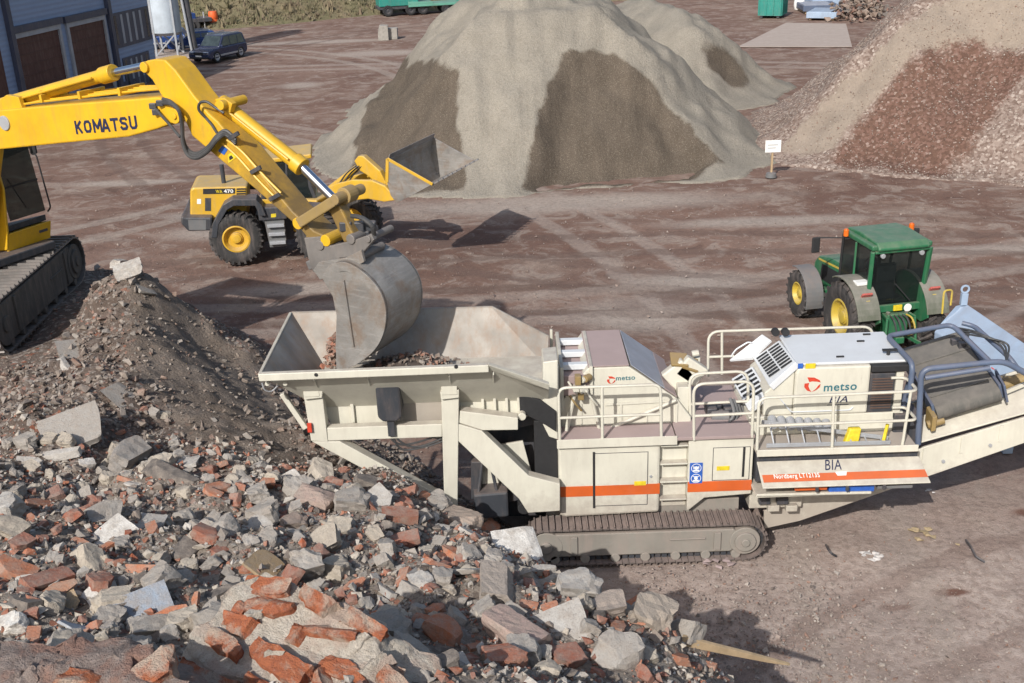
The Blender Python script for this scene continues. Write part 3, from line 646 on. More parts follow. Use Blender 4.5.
def rock(kind, i, loc, size, col, rot, label, cat, group=None, sink=.3, mat=None):
    o = bpy.data.objects.new(NM[kind], base_rock(kind, i)); COL.objects.link(o)
    hgt = {'chunk': .32, 'slab': .075, 'brick': .15, 'half': .2, 'tile': .03, 'wall': .24, 'bar': .085}[kind]*size
    o.location = (loc[0], loc[1], loc[2]+hgt*(1-2*sink)); o.rotation_euler = rot; o.scale = (size,)*3
    j = random.uniform(.88, 1.1); o.color = tuple(min(1, c*j) for c in col[:3])+(1,)
    TAKEN.append((loc[0], loc[1], size*.42)); return tag(o, label, cat, group)
# hand placed: pixel of its middle, kind, width in pixels, colour, turn, tilt, label, category
named = [
 (74, 432, 'slab', 56, CON, .5, (.35, .15), 'wide grey concrete slab lying on the slope below the digger', 'concrete slab'),
 (120, 398, 'slab', 34, CON, 1.2, (.5, .1), 'dark grey broken slab tipped on the dirt above the wide slab', 'concrete slab'),
 (113, 542, 'slab', 46, WHT, .9, (.25, .25), 'pale paving slab tilted towards the viewer, left half of the rubble', 'paving slab'),
 (148, 557, 'bar', 32, LIT, 2.8, (.1, .1), 'light grey kerb stub just right of the pale tilted paving slab', 'kerb stone'),
 (143, 613, 'tile', 56, BLU, .5, (.5, .1), 'blue-grey square roof slate leaning near the bottom left corner', 'roof slate'),
 (79, 626, 'tile', 42, (.36, .41, .47, 1), 2.4, (.6, .2), 'smaller blue-grey slate left of the square roof slate', 'roof slate'),
 (88, 607, 'slab', 30, WHT, 1.0, (.3, .3), 'white plaster-faced fragment between the two blue-grey slates', 'plaster piece'),
 (152, 636, 'chunk', 36, CON, .4, (.1, .2), 'rough grey concrete lump in front of the square roof slate', 'concrete lump'),
 (112, 624, 'chunk', 30, CON, 1.4, (.2, .1), 'grey concrete lump wedged between the two blue-grey slates', 'concrete lump'),
 (48, 584, 'brick', 44, RED, .9, (.25, .2), 'long red brick block pointing up the slope at left', 'brick'),
 (58, 597, 'brick', 38, (.36, .17, .1, 1), .9, (.2, .2), 'dusty brown brick lying against the long red brick', 'brick'),
 (24, 606, 'brick', 34, DRK, 2.6, (.4, .1), 'dark-topped brick near the left edge below the long red brick', 'brick'),
 (16, 629, 'chunk', 26, WHT, .3, (.1, .3), 'white stone lump close to the left edge of the rubble', 'stone'),
 (102, 589, 'half', 40, RED, 2.2, (.3, .2), 'broken red brick above the white plaster-faced fragment', 'brick'),
 (66, 605, 'slab', 24, OCH, .6, (.4, .2), 'small tan stone wedge beside the white plaster-faced fragment', 'stone'),
 (264, 567, 'slab', 36, OCH, 1.3, (.6, .1), 'flat ochre sandstone piece standing upright mid rubble', 'sandstone'),
 (246, 572, 'half', 17, ORG, .2, (.2, .1), 'small orange brick cube left of the ochre sandstone', 'brick'),
 (219, 555, 'half', 22, RED, 1.1, (.3, .2), 'rusty red brick bit up and left of the ochre sandstone', 'brick'),
 (214, 598, 'bar', 58, DRK, .62, (.2, .1), 'dark charred beam end lying below the ochre sandstone', 'beam'),
 (219, 492, 'half', 30, ORG, .5, (.2, .2), 'bright orange broken brick near the top of the rubble field', 'brick'),
 (320, 505, 'wall', 42, (.37, .27, .23, 1), 2.9, (.1, .2), 'block with one red brick course, above middle of rubble', 'masonry block'),
 (354, 509, 'chunk', 34, CON, .2, (.1, .1), 'upright grey lump beside the block with a red course', 'concrete lump'),
 (376, 502, 'slab', 30, LIT, .7, (.4, .3), 'pale square slab under the crusher frame near its front leg', 'paving slab'),
 (400, 518, 'brick', 34, (.28, .11, .07, 1), .1, (.1, .1), 'dark red brick lying flat below the pale square slab', 'brick'),
 (403, 543, 'brick', 32, RED, .15, (.15, .1), 'red brick lying level in the middle of the rubble', 'brick'),
 (296, 529, 'chunk', 26, (.24, .18, .15, 1), .5, (.1, .1), 'round brownish stone above the ochre sandstone', 'stone'),
 (318, 558, 'half', 26, (.25, .11, .08, 1), .9, (.2, .2), 'brown-red brick bit right of the ochre sandstone', 'brick'),
 (385, 592, 'bar', 36, LIT, 2.1, (.5, .2), 'pale grey flat stone leaning steeply, middle of rubble', 'stone'),
 (424, 587, 'chunk', 24, LIT, .5, (.1, .1), 'light egg-shaped stone, left one of a touching pair', 'stone'),
 (443, 582, 'chunk', 26, CON, 1.6, (.1, .1), 'grey egg-shaped stone, right one of a touching pair', 'stone'),
 (452, 556, 'half', 26, ORG, 2.5, (.3, .2), 'orange brick wedge above the touching pair of stones', 'brick'),
 (458, 527, 'wall', 40, (.42, .33, .27, 1), 2.4, (.2, .1), 'tan stone with red end beside the grey box of the crusher', 'masonry block'),
 (490, 532, 'half', 26, ORG, 1.0, (.5, .2), 'orange-red brick propped just below the crusher undercarriage', 'brick'),
 (515, 551, 'slab', 50, WHT, .35, (.45, .1), 'large white-grey flagstone leaning at the front end of the crusher track', 'flagstone'),
 (497, 592, 'wall', 46, (.36, .31, .27, 1), 1.6, (.2, .1), 'tall grey-brown boulder below the white-grey flagstone', 'boulder'),
 (535, 572, 'bar', 40, LIT, .25, (.1, .1), 'long thin grey slab, upper of two below the flagstone', 'slab'),
 (546, 585, 'bar', 36, MOR, .5, (.1, .2), 'thin slab with purple tint, lower of two below the flagstone', 'slab'),
 (581, 597, 'chunk', 44, LIT, .1, (.1, .1), 'pale rounded boulder at the right rim of the rubble', 'boulder'),
 (551, 612, 'half', 22, ORG, .3, (.1, .1), 'orange brick bit left of the pale rounded boulder', 'brick'),
 (436, 612, 'half', 24, ORG, .8, (.2, .1), 'small orange brick bit above the large orange brick', 'brick'),
 (444, 636, 'half', 50, ORG, 2.7, (.25, .2), 'large orange brick with pale mortar side, bottom middle', 'brick'),
 (391, 637, 'chunk', 42, (.28, .27, .25, 1), .1, (.1, .1), 'smooth grey boulder between the big brick wall piece and the orange brick', 'boulder'),
 (516, 640, 'wall', 58, (.42, .30, .26, 1), 2.5, (.2, .2), 'grey and pink masonry block right of the large orange brick', 'masonry block'),
 (505, 664, 'half', 56, (.40, .12, .06, 1), .2, (.1, .2), 'big dark orange brick under the grey and pink masonry block', 'brick'),
 (563, 630, 'slab', 52, LIT, .3, (.4, .2), 'bluish white slab leaning behind the bottom row of bricks', 'slab'),
 (566, 664, 'half', 44, RED, .5, (.2, .2), 'red brick with white mortar at the bottom right of the rubble', 'brick'),
 (620, 662, 'chunk', 50, CON, .9, (.2, .2), 'square grey concrete lump near the bottom right of the rubble', 'concrete lump'),
 (606, 612, 'chunk', 36, (.40, .33, .28, 1), .4, (.2, .1), 'pinkish lump on the rim right of the pale rounded boulder', 'stone'),
 (652, 622, 'chunk', 46, (.33, .28, .23, 1), 1.3, (.3, .1), 'big knobbly brown lump at the right end of the heap', 'boulder'),
 (618, 632, 'half', 26, (.40, .17, .1, 1), 1.7, (.2, .2), 'reddish stone below the pinkish rim lump', 'stone'),
 (8, 515, 'chunk', 34, LIT, .1, (.1, .1), 'pale block cut off by the left edge, upper rubble', 'concrete lump'),
 (29, 467, 'slab', 24, LIT, .2, (.4, .2), 'light angular stone, upper left below the wide slab', 'stone'),
 (58, 457, 'bar', 42, LIT, .05, (.15, .1), 'long light grey block just below the wide slab', 'concrete block'),
 (87, 467, 'half', 20, WHT, .6, (.2, .2), 'whitish cube right of the long light grey block', 'stone'),
 (170, 478, 'bar', 66, DRK, 2.55, (.1, .1), 'dark grey broken kerb running down the slope', 'kerb stone'),
 (128, 464, 'chunk', 40, (.24, .23, .22, 1), 1.2, (.3, .1), 'dark grey slanted boulder left of the broken kerb', 'boulder'),
 (54, 500, 'half', 28, (.26, .13, .1, 1), .6, (.2, .2), 'brown brick block in the upper left of the rubble', 'brick'),
 (22, 548, 'half', 30, (.3, .12, .08, 1), 1.2, (.3, .1), 'brownish red block at left above the dark-topped brick', 'brick'),
 (130, 275, 'wall', 26, LIT, .4, (.2, .2), 'pale lump sitting on the very top of the dirt peak', 'concrete lump'),
 (118, 270, 'chunk', 20, LIT, 1.4, (.1, .3), 'smaller pale lump left of the one on the dirt peak', 'concrete lump'),
 (145, 290, 'slab', 22, CON, 2.2, (.5, .2), 'grey slab bit poking out just under the dirt peak', 'concrete slab'),
 (72, 352, 'slab', 32, CON, .7, (.4, .2), 'grey slab half buried in the dirt beside the digger track', 'concrete slab'),
 (64, 366, 'bar', 30, LIT, 2.2, (.3, .2), 'light grey bar stone below the digger track', 'stone'),
]
cnt = 0
for px, py, kind, w, col, rz, tilt, lab, cat in named:
    p = hp.hit(px, py)
    d = (np.array(p)-_c)@_fw; size = w*d/F*1.06; cnt += 1
    rock(kind, cnt % 4, p, size, col, (tilt[0], tilt[1]*(-1 if cnt % 2 else 1), rz), lab, cat, sink=.22)
# unnamed lumps, a few kinds that nothing tells apart
KINDS = [('chunk', CON, 'rough grey concrete lump, one of many alike in the rubble', 'concrete lump', 'grey concrete lumps in the rubble', .36),
         ('half', RED, 'broken red brick half, one of many alike in the rubble', 'brick', 'broken red bricks in the rubble', .20),
         ('chunk', MOR, 'sandy mortar lump, one of many alike in the rubble', 'mortar lump', 'mortar lumps in the rubble', .18),
         ('brick', ORG, 'dusty orange brick, one of many alike in the rubble', 'brick', 'dusty orange bricks in the rubble', .10),
         ('slab', LIT, 'thin pale slab shard, one of many alike in the rubble', 'slab shard', 'pale slab shards in the rubble', .10),
         ('half', DRK, 'dark brown stone, one of many alike in the rubble', 'stone', 'dark stones in the rubble', .06)]
made = 0; tries = 0; s_pick = random.random
while made < 430 and tries < 60000:
    tries += 1; x, y = random.uniform(-9.5, 3.6), random.uniform(7, 17.5)
    z = float(hp.at(x, y))
    if z < .4 or not in_view(x, y, z, -6): continue
    j, i_ = int((y-hp.y0)/hp.res), int((x-hp.x0)/hp.res)
    if (y > 15.6 and s_pick() < .85) or silt[j, i_] > .3 or trk[j, i_] > .1 or (y > 15.2 and x > -3.2): continue
    s = (random.uniform(.26, .46) if made < 110 else random.uniform(.14, .28))
    if any((x-a)**2+(y-b)**2 < (r+s*.42)**2*.62 for a, b, r in TAKEN): continue
    k = random.random(); acc = 0
    for kind, col, lab, cat, grp, pr in KINDS:
        acc += pr
        if k <= acc: break
    rock(kind, random.randrange(4), (x, y, z), s, col, (random.gauss(0, .35), random.gauss(0, .35), random.uniform(0, 6.28)), lab, cat, grp, sink=.3); made += 1
# ---- the very large pieces in the foreground
MT['wp_brick'] = None
def rough_mat(name, cols, patch, bump=.9):
    t = NT(name); v = t.coord(); n = t.noise(v, 2.6, 6, .68, .4); g = t.noise(v, 15, 5, .75); f = t.noise(v, 62, 3, .8)
    c = t.mix(t.ramp(g, [(.35, 0.), (.65, 1.)]), cols[0], cols[1]); c = t.mix(t.ramp(n, [(.47, 0.), (.60, .85)]), c, patch); c = t.mix(t.ramp(g, [(.62, 0.), (.72, .6)]), c, tuple(min(1, x*1.15) for x in patch[:3])+(1,)); c = t.mix(t.ramp(f, [(.3, .5), (.46, 0.)]), c, (.12, .09, .07, 1))
    t.bump(t.math('ADD', g, t.math('MULTIPLY', f, .4)), bump, .05); return t.fin(c, .92, 0, .15)
M_BR = rough_mat('broken_orange_brick', ((.44, .15, .07, 1), (.32, .11, .065, 1)), (.45, .38, .31, 1))
M_MO = rough_mat('lime_mortar', ((.56, .51, .44, 1), (.40, .35, .29, 1)), (.44, .34, .28, 1))
M_CO = rough_mat('weathered_concrete', ((.20, .155, .135, 1), (.30, .25, .225, 1)), (.27, .16, .125, 1))
def craggy(dims, cuts, rough, seed, planes, off=(0, 0, 0), rot=(0, 0, 0), fine=.012):
    me = chunk_mesh('tmp', dims, cuts, rough, seed, planes); E = Matrix.Translation(off) @ (Matrix.Rotation(rot[2], 4, 'Z') @ Matrix.Rotation(rot[1], 4, 'Y') @ Matrix.Rotation(rot[0], 4, 'X'))
    V = []
    for v in me.vertices:
        q = v.co; d = noise.fractal(q*7+Vector((seed, 0, 0)), .9, 2., 4); r = abs(noise.noise(q*3.1+Vector((0, seed, 0)))); V.append(E @ (q + v.normal*(fine*d*2 - fine*1.6*r)))
    P_ = [tuple(p.vertices) for p in me.polygons]; bpy.data.meshes.remove(me); return V, P_
def masonry(name, px, py, pieces, rot, lab, cat, mats, dz=0.):
    V, Fc, MI = [], [], []
    for (dims, cuts, rough, seed, planes, off, rt, mi) in pieces:
        v, f = craggy(dims, cuts, rough, seed, planes, off, rt); k = len(V); V += v; Fc += [tuple(i+k for i in q) for q in f]; MI += [mi]*len(f)
    me = bpy.data.meshes.new(name); me.from_pydata([tuple(v) for v in V], [], Fc)
    for m_ in mats: me.materials.append(m_)
    me.polygons.foreach_set('material_index', MI); me.shade_smooth(); me.set_sharp_from_angle(angle=R_(24))
    o = bpy.data.objects.new(name, me); COL.objects.link(o); p = hp.hit(px, py); o.location = p + Vector((0, 0, dz)); o.rotation_euler = rot; return tag(o, lab, cat)
rw = random.Random(21); core_v, _ = craggy((1.15, .58, .33), 22, .2, 12, 7, (0, 0, -.05)); core_v = [v for v in core_v if v.z > -.05]
def core_z(x, y):
    n = [v.z for v in core_v if abs(v.x-x) < .13 and abs(v.y-y) < .12]
    return max(n) if n else 0.
pcs = [((1.15, .58, .33), 22, .2, 12, 7, (0, 0, -.05), (0, 0, 0), 1)]
for r_i, yy in enumerate((-.42, -.2, .03, .26, .44)):           # ragged courses of brick left standing in the mortar
    x_ = -.92+.12*rw.random()
    while x_ < .85:
        w_ = rw.uniform(.18, .32)
        if rw.random() < .74: pcs.append(((w_, rw.uniform(.075, .105), rw.uniform(.10, .16)), 7, .12, rw.randrange(999), 4, (x_+w_, yy+rw.gauss(0, .02), core_z(x_+w_, yy)-.085+rw.gauss(0, .02)), (rw.gauss(0, .14), rw.gauss(0, .12)+.22*x_, rw.gauss(0, .14)), 0))
        x_ += 2*w_+.03
for k in range(16): pcs.append(((rw.uniform(.08, .2), rw.uniform(.06, .12), .08), 5, .2, rw.randrange(999), 5, (rw.uniform(-.8, .8), rw.uniform(-.4, .4), rw.uniform(.12, .26)), (rw.gauss(0, .5), rw.gauss(0, .5), rw.random()*3), rw.choice((0, 1, 1))))
masonry('brick_wall_piece', 308, 672, pcs, (.34, .20, R_(-22)), 'huge jagged chunk of orange brickwork and pale mortar, bottom centre', 'wall piece', (M_BR, M_MO), .0)
pcs = [((1.30, .42, .30), 24, .20, 5, 8, (0, 0, 0), (0, 0, 0), 0)]
for k in range(16): pcs.append(((rw.uniform(.08, .22), rw.uniform(.06, .14), rw.uniform(.05, .1)), 5, .2, rw.randrange(999), 5, (rw.uniform(-1, 1), rw.uniform(-.3, .38), rw.uniform(.14, .22)), (rw.gauss(0, .4), rw.gauss(0, .4), rw.random()*3), rw.choice((0, 0, 0, 1))))
masonry('concrete_block', 45, 700, pcs, (.12, .02, R_(-3)), 'huge rough grey-brown concrete block in the bottom left corner', 'concrete block', (M_CO, M_BR), .0)
# splintered plank sticking out to the right
pb = MB(); a = yp(682, 641, 10.4); b = yp(790, 666, 10.9); d = b-a
poly = [a+Vector((0, 0, .06)), a+d*.25+Vector((0, 0, .045)), a+d*.6+Vector((0, 0, .035)), a+d*.97+Vector((0, 0, .012)), b, a+d*.8-Vector((0, 0, .03)), a+d*.4-Vector((0, 0, .055)), a-Vector((.0, 0, .07))]
pb.prism(poly, (.02, .05, 0)); pl = pb.build('plank', 'wood', bevel=.006); tag(pl, 'splintered pale plank sticking out over the shaded ground', 'plank')
# oddments on the ground right of the crusher
def litter(name, px, py, w, mat, lab, cat, n=7, seed=1):
    rd = random.Random(seed); p = gp(px, py, 0); mb = MB()
    for _ in range(n):
        sv, sf = shp[rd.randrange(len(shp))]; s = w*rd.uniform(.3, .6); off = Vector((rd.uniform(-w, w)*.6, rd.uniform(-w, w)*.5, s*.1))
        mb.add([Vector((q.x*s, q.y*s, q.z*s*.5))+off+p for q in sv], sf)
    return tag(mb.build(name, mat), lab, cat)
MT['foam'] = plain('yellow_foam', (.40, .31, .19), .9, sc=20); MT['rag'] = plain('pale_sack', (.6, .57, .55), .9, sc=20)
litter('foam_scrap', 926, 534, .35, 'foam', 'crumbled yellowish foam scrap lying on the ground at right', 'scrap', 9, 3)
litter('foam_scrap', 953, 545, .26, 'foam', 'small tan foam scrap right of the crumbled one', 'scrap', 1, 4)
litter('rag', 929, 492, .18, 'rag', 'white crumpled rag on the ground beyond the crusher skirt', 'rag', 4, 5)
litter('stone_cluster', 873, 556, .3, 'rag', 'patch of pale mortar bits on the ground at right', 'rubble', 10, 6)
litter('clod', 720, 564, .4, 'mauve', 'reddish clods at the rear end of the crusher track', 'clod', 9, 8)
sb = MB(); sb.tube(bez([gp(966, 540, .12), gp(972, 548, .2), gp(976, 556, .08), gp(985, 562, .02)], 5), .02, 6); tag(sb.build('bent_bar', 'dark'), 'dark bent bar lying beside the tan foam scrap', 'bar')
sb = MB(); sb.tube(bez([gp(826, 545, .1), gp(830, 552, .16), gp(836, 556, .03)], 5), .022, 6); tag(sb.build('bent_bar', 'dark'), 'short dark bent bar lying in front of the crusher skirt', 'bar')
# ================================================================== MOBILE CRUSHER
CR = empty('mobile_crusher', (2.3, 17.6, 0), 0, 'cream tracked rock crusher with a steel feed hopper and white engine cover', 'rock crusher')
def Wm(): return MB(world=True)
def ypoly(pts, Y): return [yp(x, y, Y) for x, y in pts]
def side(pts, Y, depth): m = Wm(); m.prism(ypoly(pts, Y), (0, depth, 0)); return m
def cb(name, mat, m, bevel=.012, parent=None, smooth=None, label=None): return m.build(name, mat, parent or CR, bevel, smooth, label)
# --- undercarriage
def track_unit(root, x0, x1, y0, y1, z0, z1, mats=('track', 'frame'), pad=.115, grow=.03, world=True, M=None, idl=True, lug=.028):
    """crawler: a belt of shoes round a stadium, with side frame, sprocket and idler"""
    r = (z1-z0)/2; zc = (z0+z1)/2; xa, xb = x0+r, x1-r; path = []
    n = int((xb-xa)/pad)
    for i in range(n): path.append(((xb-xa)*i/n+xa, z1, 0))
    na = int(math.pi*r/pad)+1
    for i in range(na): a = math.pi/2-math.pi*i/na; path.append((xb+r*math.cos(a), zc+r*math.sin(a), a-math.pi/2))
    for i in range(n): path.append((xb-(xb-xa)*i/n, z0, math.pi))
    for i in range(na): a = -math.pi/2-math.pi*i/na; path.append((xa+r*math.cos(a), zc+r*math.sin(a), a-math.pi/2))
    sh = MB(world, M); base = []
    for x, z, a in path:
        Mx = Matrix.Translation((x, (y0+y1)/2, z)) @ Matrix.Rotation(-a, 4, 'Y')
        sh.box((0, 0, -.022), (pad*.93, y1-y0, .028), Mx); sh.box((pad*.28, 0, lug*.35), (pad*.2, (y1-y0)*.98, lug*1.6), Mx)
    t = sh.build('track', mats[0], root)
    lk = MB(world, M)
    inner = [(x, z) for x, z, a in path]; cx, cz = (x0+x1)/2, zc
    for i in range(len(path)):
        (x, z, a), (x2, z2, a2) = path[i], path[(i+1) % len(path)]
        Mx = Matrix.Translation((x, (y0+y1)/2, z)) @ Matrix.Rotation(-a, 4, 'Y'); lk.box((0, 0, -.075), (pad*.8, .22, .075), Mx)
    lk.build('track_chain', 'dark', t)
    fr = MB(world, M); h = (z1-z0)
    fr.prism([(xa+.1, y0+.05, z0+.16), (xb-.25, y0+.05, z0+.16), (xb-.05, y0+.05, zc-.06), (xb-.05, y0+.05, zc+.08), (xb-.2, y0+.05, z1-.13), (xa+.1, y0+.05, z1-.13), (xa-.1, y0+.05, zc)], (0, y1-y0-.1, 0))
    f = fr.build('track_frame', mats[1], t, .02)
    dt = MB(world, M)
    L = xb-xa
    for k in (.14, .86): dt.bb(xa+L*k-.06, xa+L*k+.06, y0+.01, y0+.06, z0+.22, z1-.17)
    dt.bb(xa+L*.62, xa+L*.80, y0+.02, y0+.055, zc+.07, zc+.095); dt.bb(xa+L*.27, xa+L*.33, y0+.046, y0+.052, zc-.03, zc+.03)
    for k in range(7): dt.cyl((xa+.15+(L-.3)*k/6, y0+.04, z0+.11), (xa+.15+(L-.3)*k/6, y1-.04, z0+.11), .085, 14)
    dt.build('roller', mats[1], t, .008)
    sp = MB(world, M); sp.cyl((xb, y0+.03, zc), (xb, y1-.03, zc), r*.72, 26); sp.cyl((xb, y0-.02, zc), (xb, y0+.06, zc), r*.5, 26); sp.cyl((xb, y0-.05, zc), (xb, y0+.02, zc), r*.2, 16)
    sp.build('sprocket', mats[1], t, .012, 40)
    il = MB(world, M); il.cyl((xa, y0+.04, zc), (xa, y1-.04, zc), r*.78, 26); il.cyl((xa, y0+.0, zc), (xa, y0+.06, zc), r*.3, 20); il.build('idler', mats[1], t, .012, 40)
    return t
track_unit(CR, .10, 4.30, 16.28, 16.76, 0, .74); track_unit(CR, .10, 4.30, 18.7, 19.18, 0, .74)
m = Wm(); m.bb(.5, 3.9, 16.8, 18.66, .35, .95); cb('chassis', 'frame', m)
# --- left truss
Y = 16.36
cb('front_leg', 'cream', side([(303, 392), (322, 390), (328, 442), (311, 441)], Y, .22))
cb('lower_brace', 'cream', side([(311.5, 441.5), (340, 441.5), (444, 498), (444, 512)], Y+.004, .2))
cb('middle_leg', 'cream', side([(441, 391), (459, 390), (457.5, 512), (444.5, 512)], Y-.003, .22))
cb('cross_beam', 'cream', side([(327, 428), (442, 424), (442, 437), (328, 441)], Y+.01, .16))
cb('rear_brace', 'cream', side([(458, 424), (482, 431), (529, 476), (560, 484), (560, 511), (528, 513), (519, 499), (458, 441)], Y+.012, .2))
cb('bracket', 'cream', side([(460, 411), (518, 418), (518, 430), (483, 430.5), (459, 423)], Y+.03, .2))
for pts in ([(303, 391), (323, 389), (322, 398), (304, 400)], [(440, 392), (459, 390), (459, 398), (441, 400)]): cb('clamp', 'cream', side(pts, Y-.07, .3))
for a, b in (((311, 378), (313, 394)), ((449, 378), (450, 392))):
    m = Wm(); p, q = yp(*a, 16.4), yp(*b, 16.4); m.bb(p.x-.13, p.x+.13, 16.28, 16.46, q.z, p.z); cb('hopper_post', 'cream', m)
# far side of the same truss
for pts in ([(303, 392), (322, 390), (328, 442), (311, 441)], [(311.5, 441.5), (340, 441.5), (444, 498), (444, 512)], [(441, 391), (459, 390), (457.5, 512), (444.5, 512)], [(327, 428), (442, 424), (442, 437), (328, 441)]):
    m = Wm(); m.prism([Vector((p.x, 18.75, p.z)) for p in ypoly(pts, Y)], (0, .2, 0)); cb('far_leg', 'cream', m)
# --- feeder pan and its parts
p0, p1 = yp(322, 392, 16.8), yp(548, 428, 16.8)
m = Wm(); m.prism([Vector((-3.3, 16.72, 3.34)), Vector((.62, 16.72, 3.30)), Vector((.62, 16.72, 2.86)), Vector((.2, 16.72, 2.72)), Vector((-3.1, 16.72, 2.66))], (0, 1.25, 0)); cb('feeder_pan', 'cream', m)
m = Wm()
for k in range(5): x = -.55+k*.2; m.bb(x, x+.05, 16.64, 16.718, 2.75, 3.2)
for x, w in ((-2.75, .06), (-1.2, .06)): m.bb(x, x+w, 16.66, 16.717, 2.75, 3.25)
m.bb(-3.1, .5, 16.66, 16.716, 3.20, 3.24); cb('pan_rib', 'cream', m)
m = Wm(); m.bb(-2.2, -1.05, 16.69, 16.715, 2.72, 3.17); cb('wear_plate', 'deckplate', m)
q = yp(389, 403, 16.3)
m = Wm(); m.prism([Vector((q.x-.2, 16.25, q.z+.42)), Vector((q.x+.2, 16.25, q.z+.42)), Vector((q.x+.2, 16.25, q.z-.24)), Vector((q.x+.12, 16.25, q.z-.33)), Vector((q.x-.12, 16.25, q.z-.33)), Vector((q.x-.2, 16.25, q.z-.24))], (0, .4, 0)); cb('vibrator', 'dark', m, .04)
m = Wm(); m.bb(q.x-.06, q.x+.06, 16.3, 16.42, q.z-.62, q.z-.3); cb('vibrator_mount', 'dark', m)
for k, (dx, dz) in enumerate(((.0, 0), (.05, -.05), (-.06, -.1))):
    m = Wm(); a = yp(388+k*3, 424, 16.42); m.tube(bez([a, a+Vector((.05+dx, 0, -.3)), a+Vector((.3+dx*2, .05, -.42+dz)), a+Vector((.9, .1, -.25+dz)), a+Vector((1.05, .2, -.05))], 8), .018, 6); cb('hose', 'hose', m, 0)
m = Wm(); m.tube(bez([yp(262, 383, 16.0), yp(265, 390, 16.0), yp(272, 391, 16.05), yp(279, 384, 16.1)], 6), .012, 6); cb('sling', 'galv', m, 0)
for px in (267, 285): m = Wm(); a = yp(px, 384, 16.0); m.cyl(a, a+Vector((0, .1, 0)), .035, 12); cb('pin', 'cream', m, 0)
m = Wm(); m.bb(-3.43, -3.36, 16.3, 16.34, 2.78, 2.94); cb('reflector', 'red', m, 0)
m = Wm(); m.beam(yp(282, 393, 16.5), yp(306, 428, 16.5), .09, .09); cb('strut', 'cream', m)
# --- hopper
NL, NR, NE = Vector((-3.97, 15.9, 4.03)), Vector((-.38, 15.9, 4.05)), Vector((.58, 16.25, 3.52))
FL, FR, FE = Vector((-3.95, 18.62, 4.03)), Vector((-.34, 18.5, 4.05)), Vector((.66, 18.3, 3.52))
bNL, bFL, bNR, bFR = Vector((-3.25, 16.75, 3.05)), Vector((-3.25, 17.95, 3.05)), Vector((.58, 16.75, 3.05)), Vector((.62, 17.95, 3.05))
m = Wm(); m.plate([FL, FR, FE, bFR, bFL], .035); m.plate([FL, FR, FE, bFR, bFL], -.005); cb('hopper_wall', 'hopper', m, .006, label='long back plate of the hopper, scoured bare')
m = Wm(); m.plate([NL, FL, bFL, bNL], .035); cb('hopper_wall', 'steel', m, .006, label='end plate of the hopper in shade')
m = Wm(); m.plate([NL, NR, NE, bNR, bNL], -.035); cb('hopper_wall', 'cream', m, .006, label='near side plate of the hopper')
m = Wm(); m.bb(-3.25, .6, 16.76, 17.94, 3.0, 3.05); cb('hopper_floor', 'steel', m)
lip = Wm(); lip.beam(NL+Vector((-.03, -.03, -.02)), NR+Vector((.0, -.03, -.02)), .10, .13); cb('hopper_rim', 'cream', lip, .015)
lip = Wm(); lip.plate([NR+Vector((0, -.085, .045)), NE+Vector((0, -.06, .03)), NE+Vector((0, .0, -.10)), NR+Vector((0, .02, -.085))], .07); cb('hopper_rim', 'cream', lip, .01, label='sloping end of the hopper rim')
lip = Wm(); lip.beam(FL+Vector((-.02, .03, -.02)), FR+Vector((.02, .03, -.02)), .05, .07); lip.beam(FR+Vector((0, .03, -.02)), FE+Vector((0, .03, -.02)), .05, .07); cb('hopper_rim', 'hopper', lip, .01)
lip = Wm(); lip.beam(NL+Vector((-.03, 0, -.02)), FL+Vector((-.03, 0, -.02)), .05, .08); cb('hopper_rim', 'cream', lip, .01)
m = Wm()
for x in (-3.15, -2.3, -1.0, -.3): m.plate([Vector((x, 15.98, 3.93)), Vector((x, 16.71, 3.34)), Vector((x, 16.71, 3.30)), Vector((x, 16.55, 3.30)), Vector((x, 15.95, 3.86))], .03)
m.bb(-3.6, .4, 16.30, 16.36, 3.52, 3.60); cb('hopper_rib', 'cream', m)
m = Wm()
for px, py in ((316, 375), (456, 367)): a = yp(px, py, 15.81); m.cyl(a, a+Vector((0, .03, 0)), .03, 12)
cb('rim_bolt', 'black', m, 0)
# load of rubble in the hopper
bm_ = Field(-3.2, .5, 16.78, 17.92, .07); bm_.Z = 3.08+.52*np.exp(-((bm_.X+1.75)/.95)**2)*np.exp(-((bm_.Y-17.4)/.75)**2)+.06*bm_.fbm(3, 4, 3)
ho = bm_.mesh('hopper_load', MT['soil'], zmin=0)
tag(ho, 'dark heap of soil and rubble lying inside the feed hopper', 'soil load')
pts, szs, cols = [], [], []
for _ in range(420):
    x, y = random.uniform(-3.1, .4), random.uniform(16.82, 17.88); pts.append((x, y, float(bm_.at(x, y)))); szs.append(random.uniform(.05, .16)); cols.append(random.choice([(.12, .09, .075, 1), (.2, .15, .12, 1), (.26, .11, .07, 1), (.3, .27, .24, 1)]))
tag(scatter_mesh('hopper_rubble', pts, szs, cols, shp, frag_m), 'broken brick and stone bits lying on the soil inside the feed hopper', 'rubble', kind='stuff')
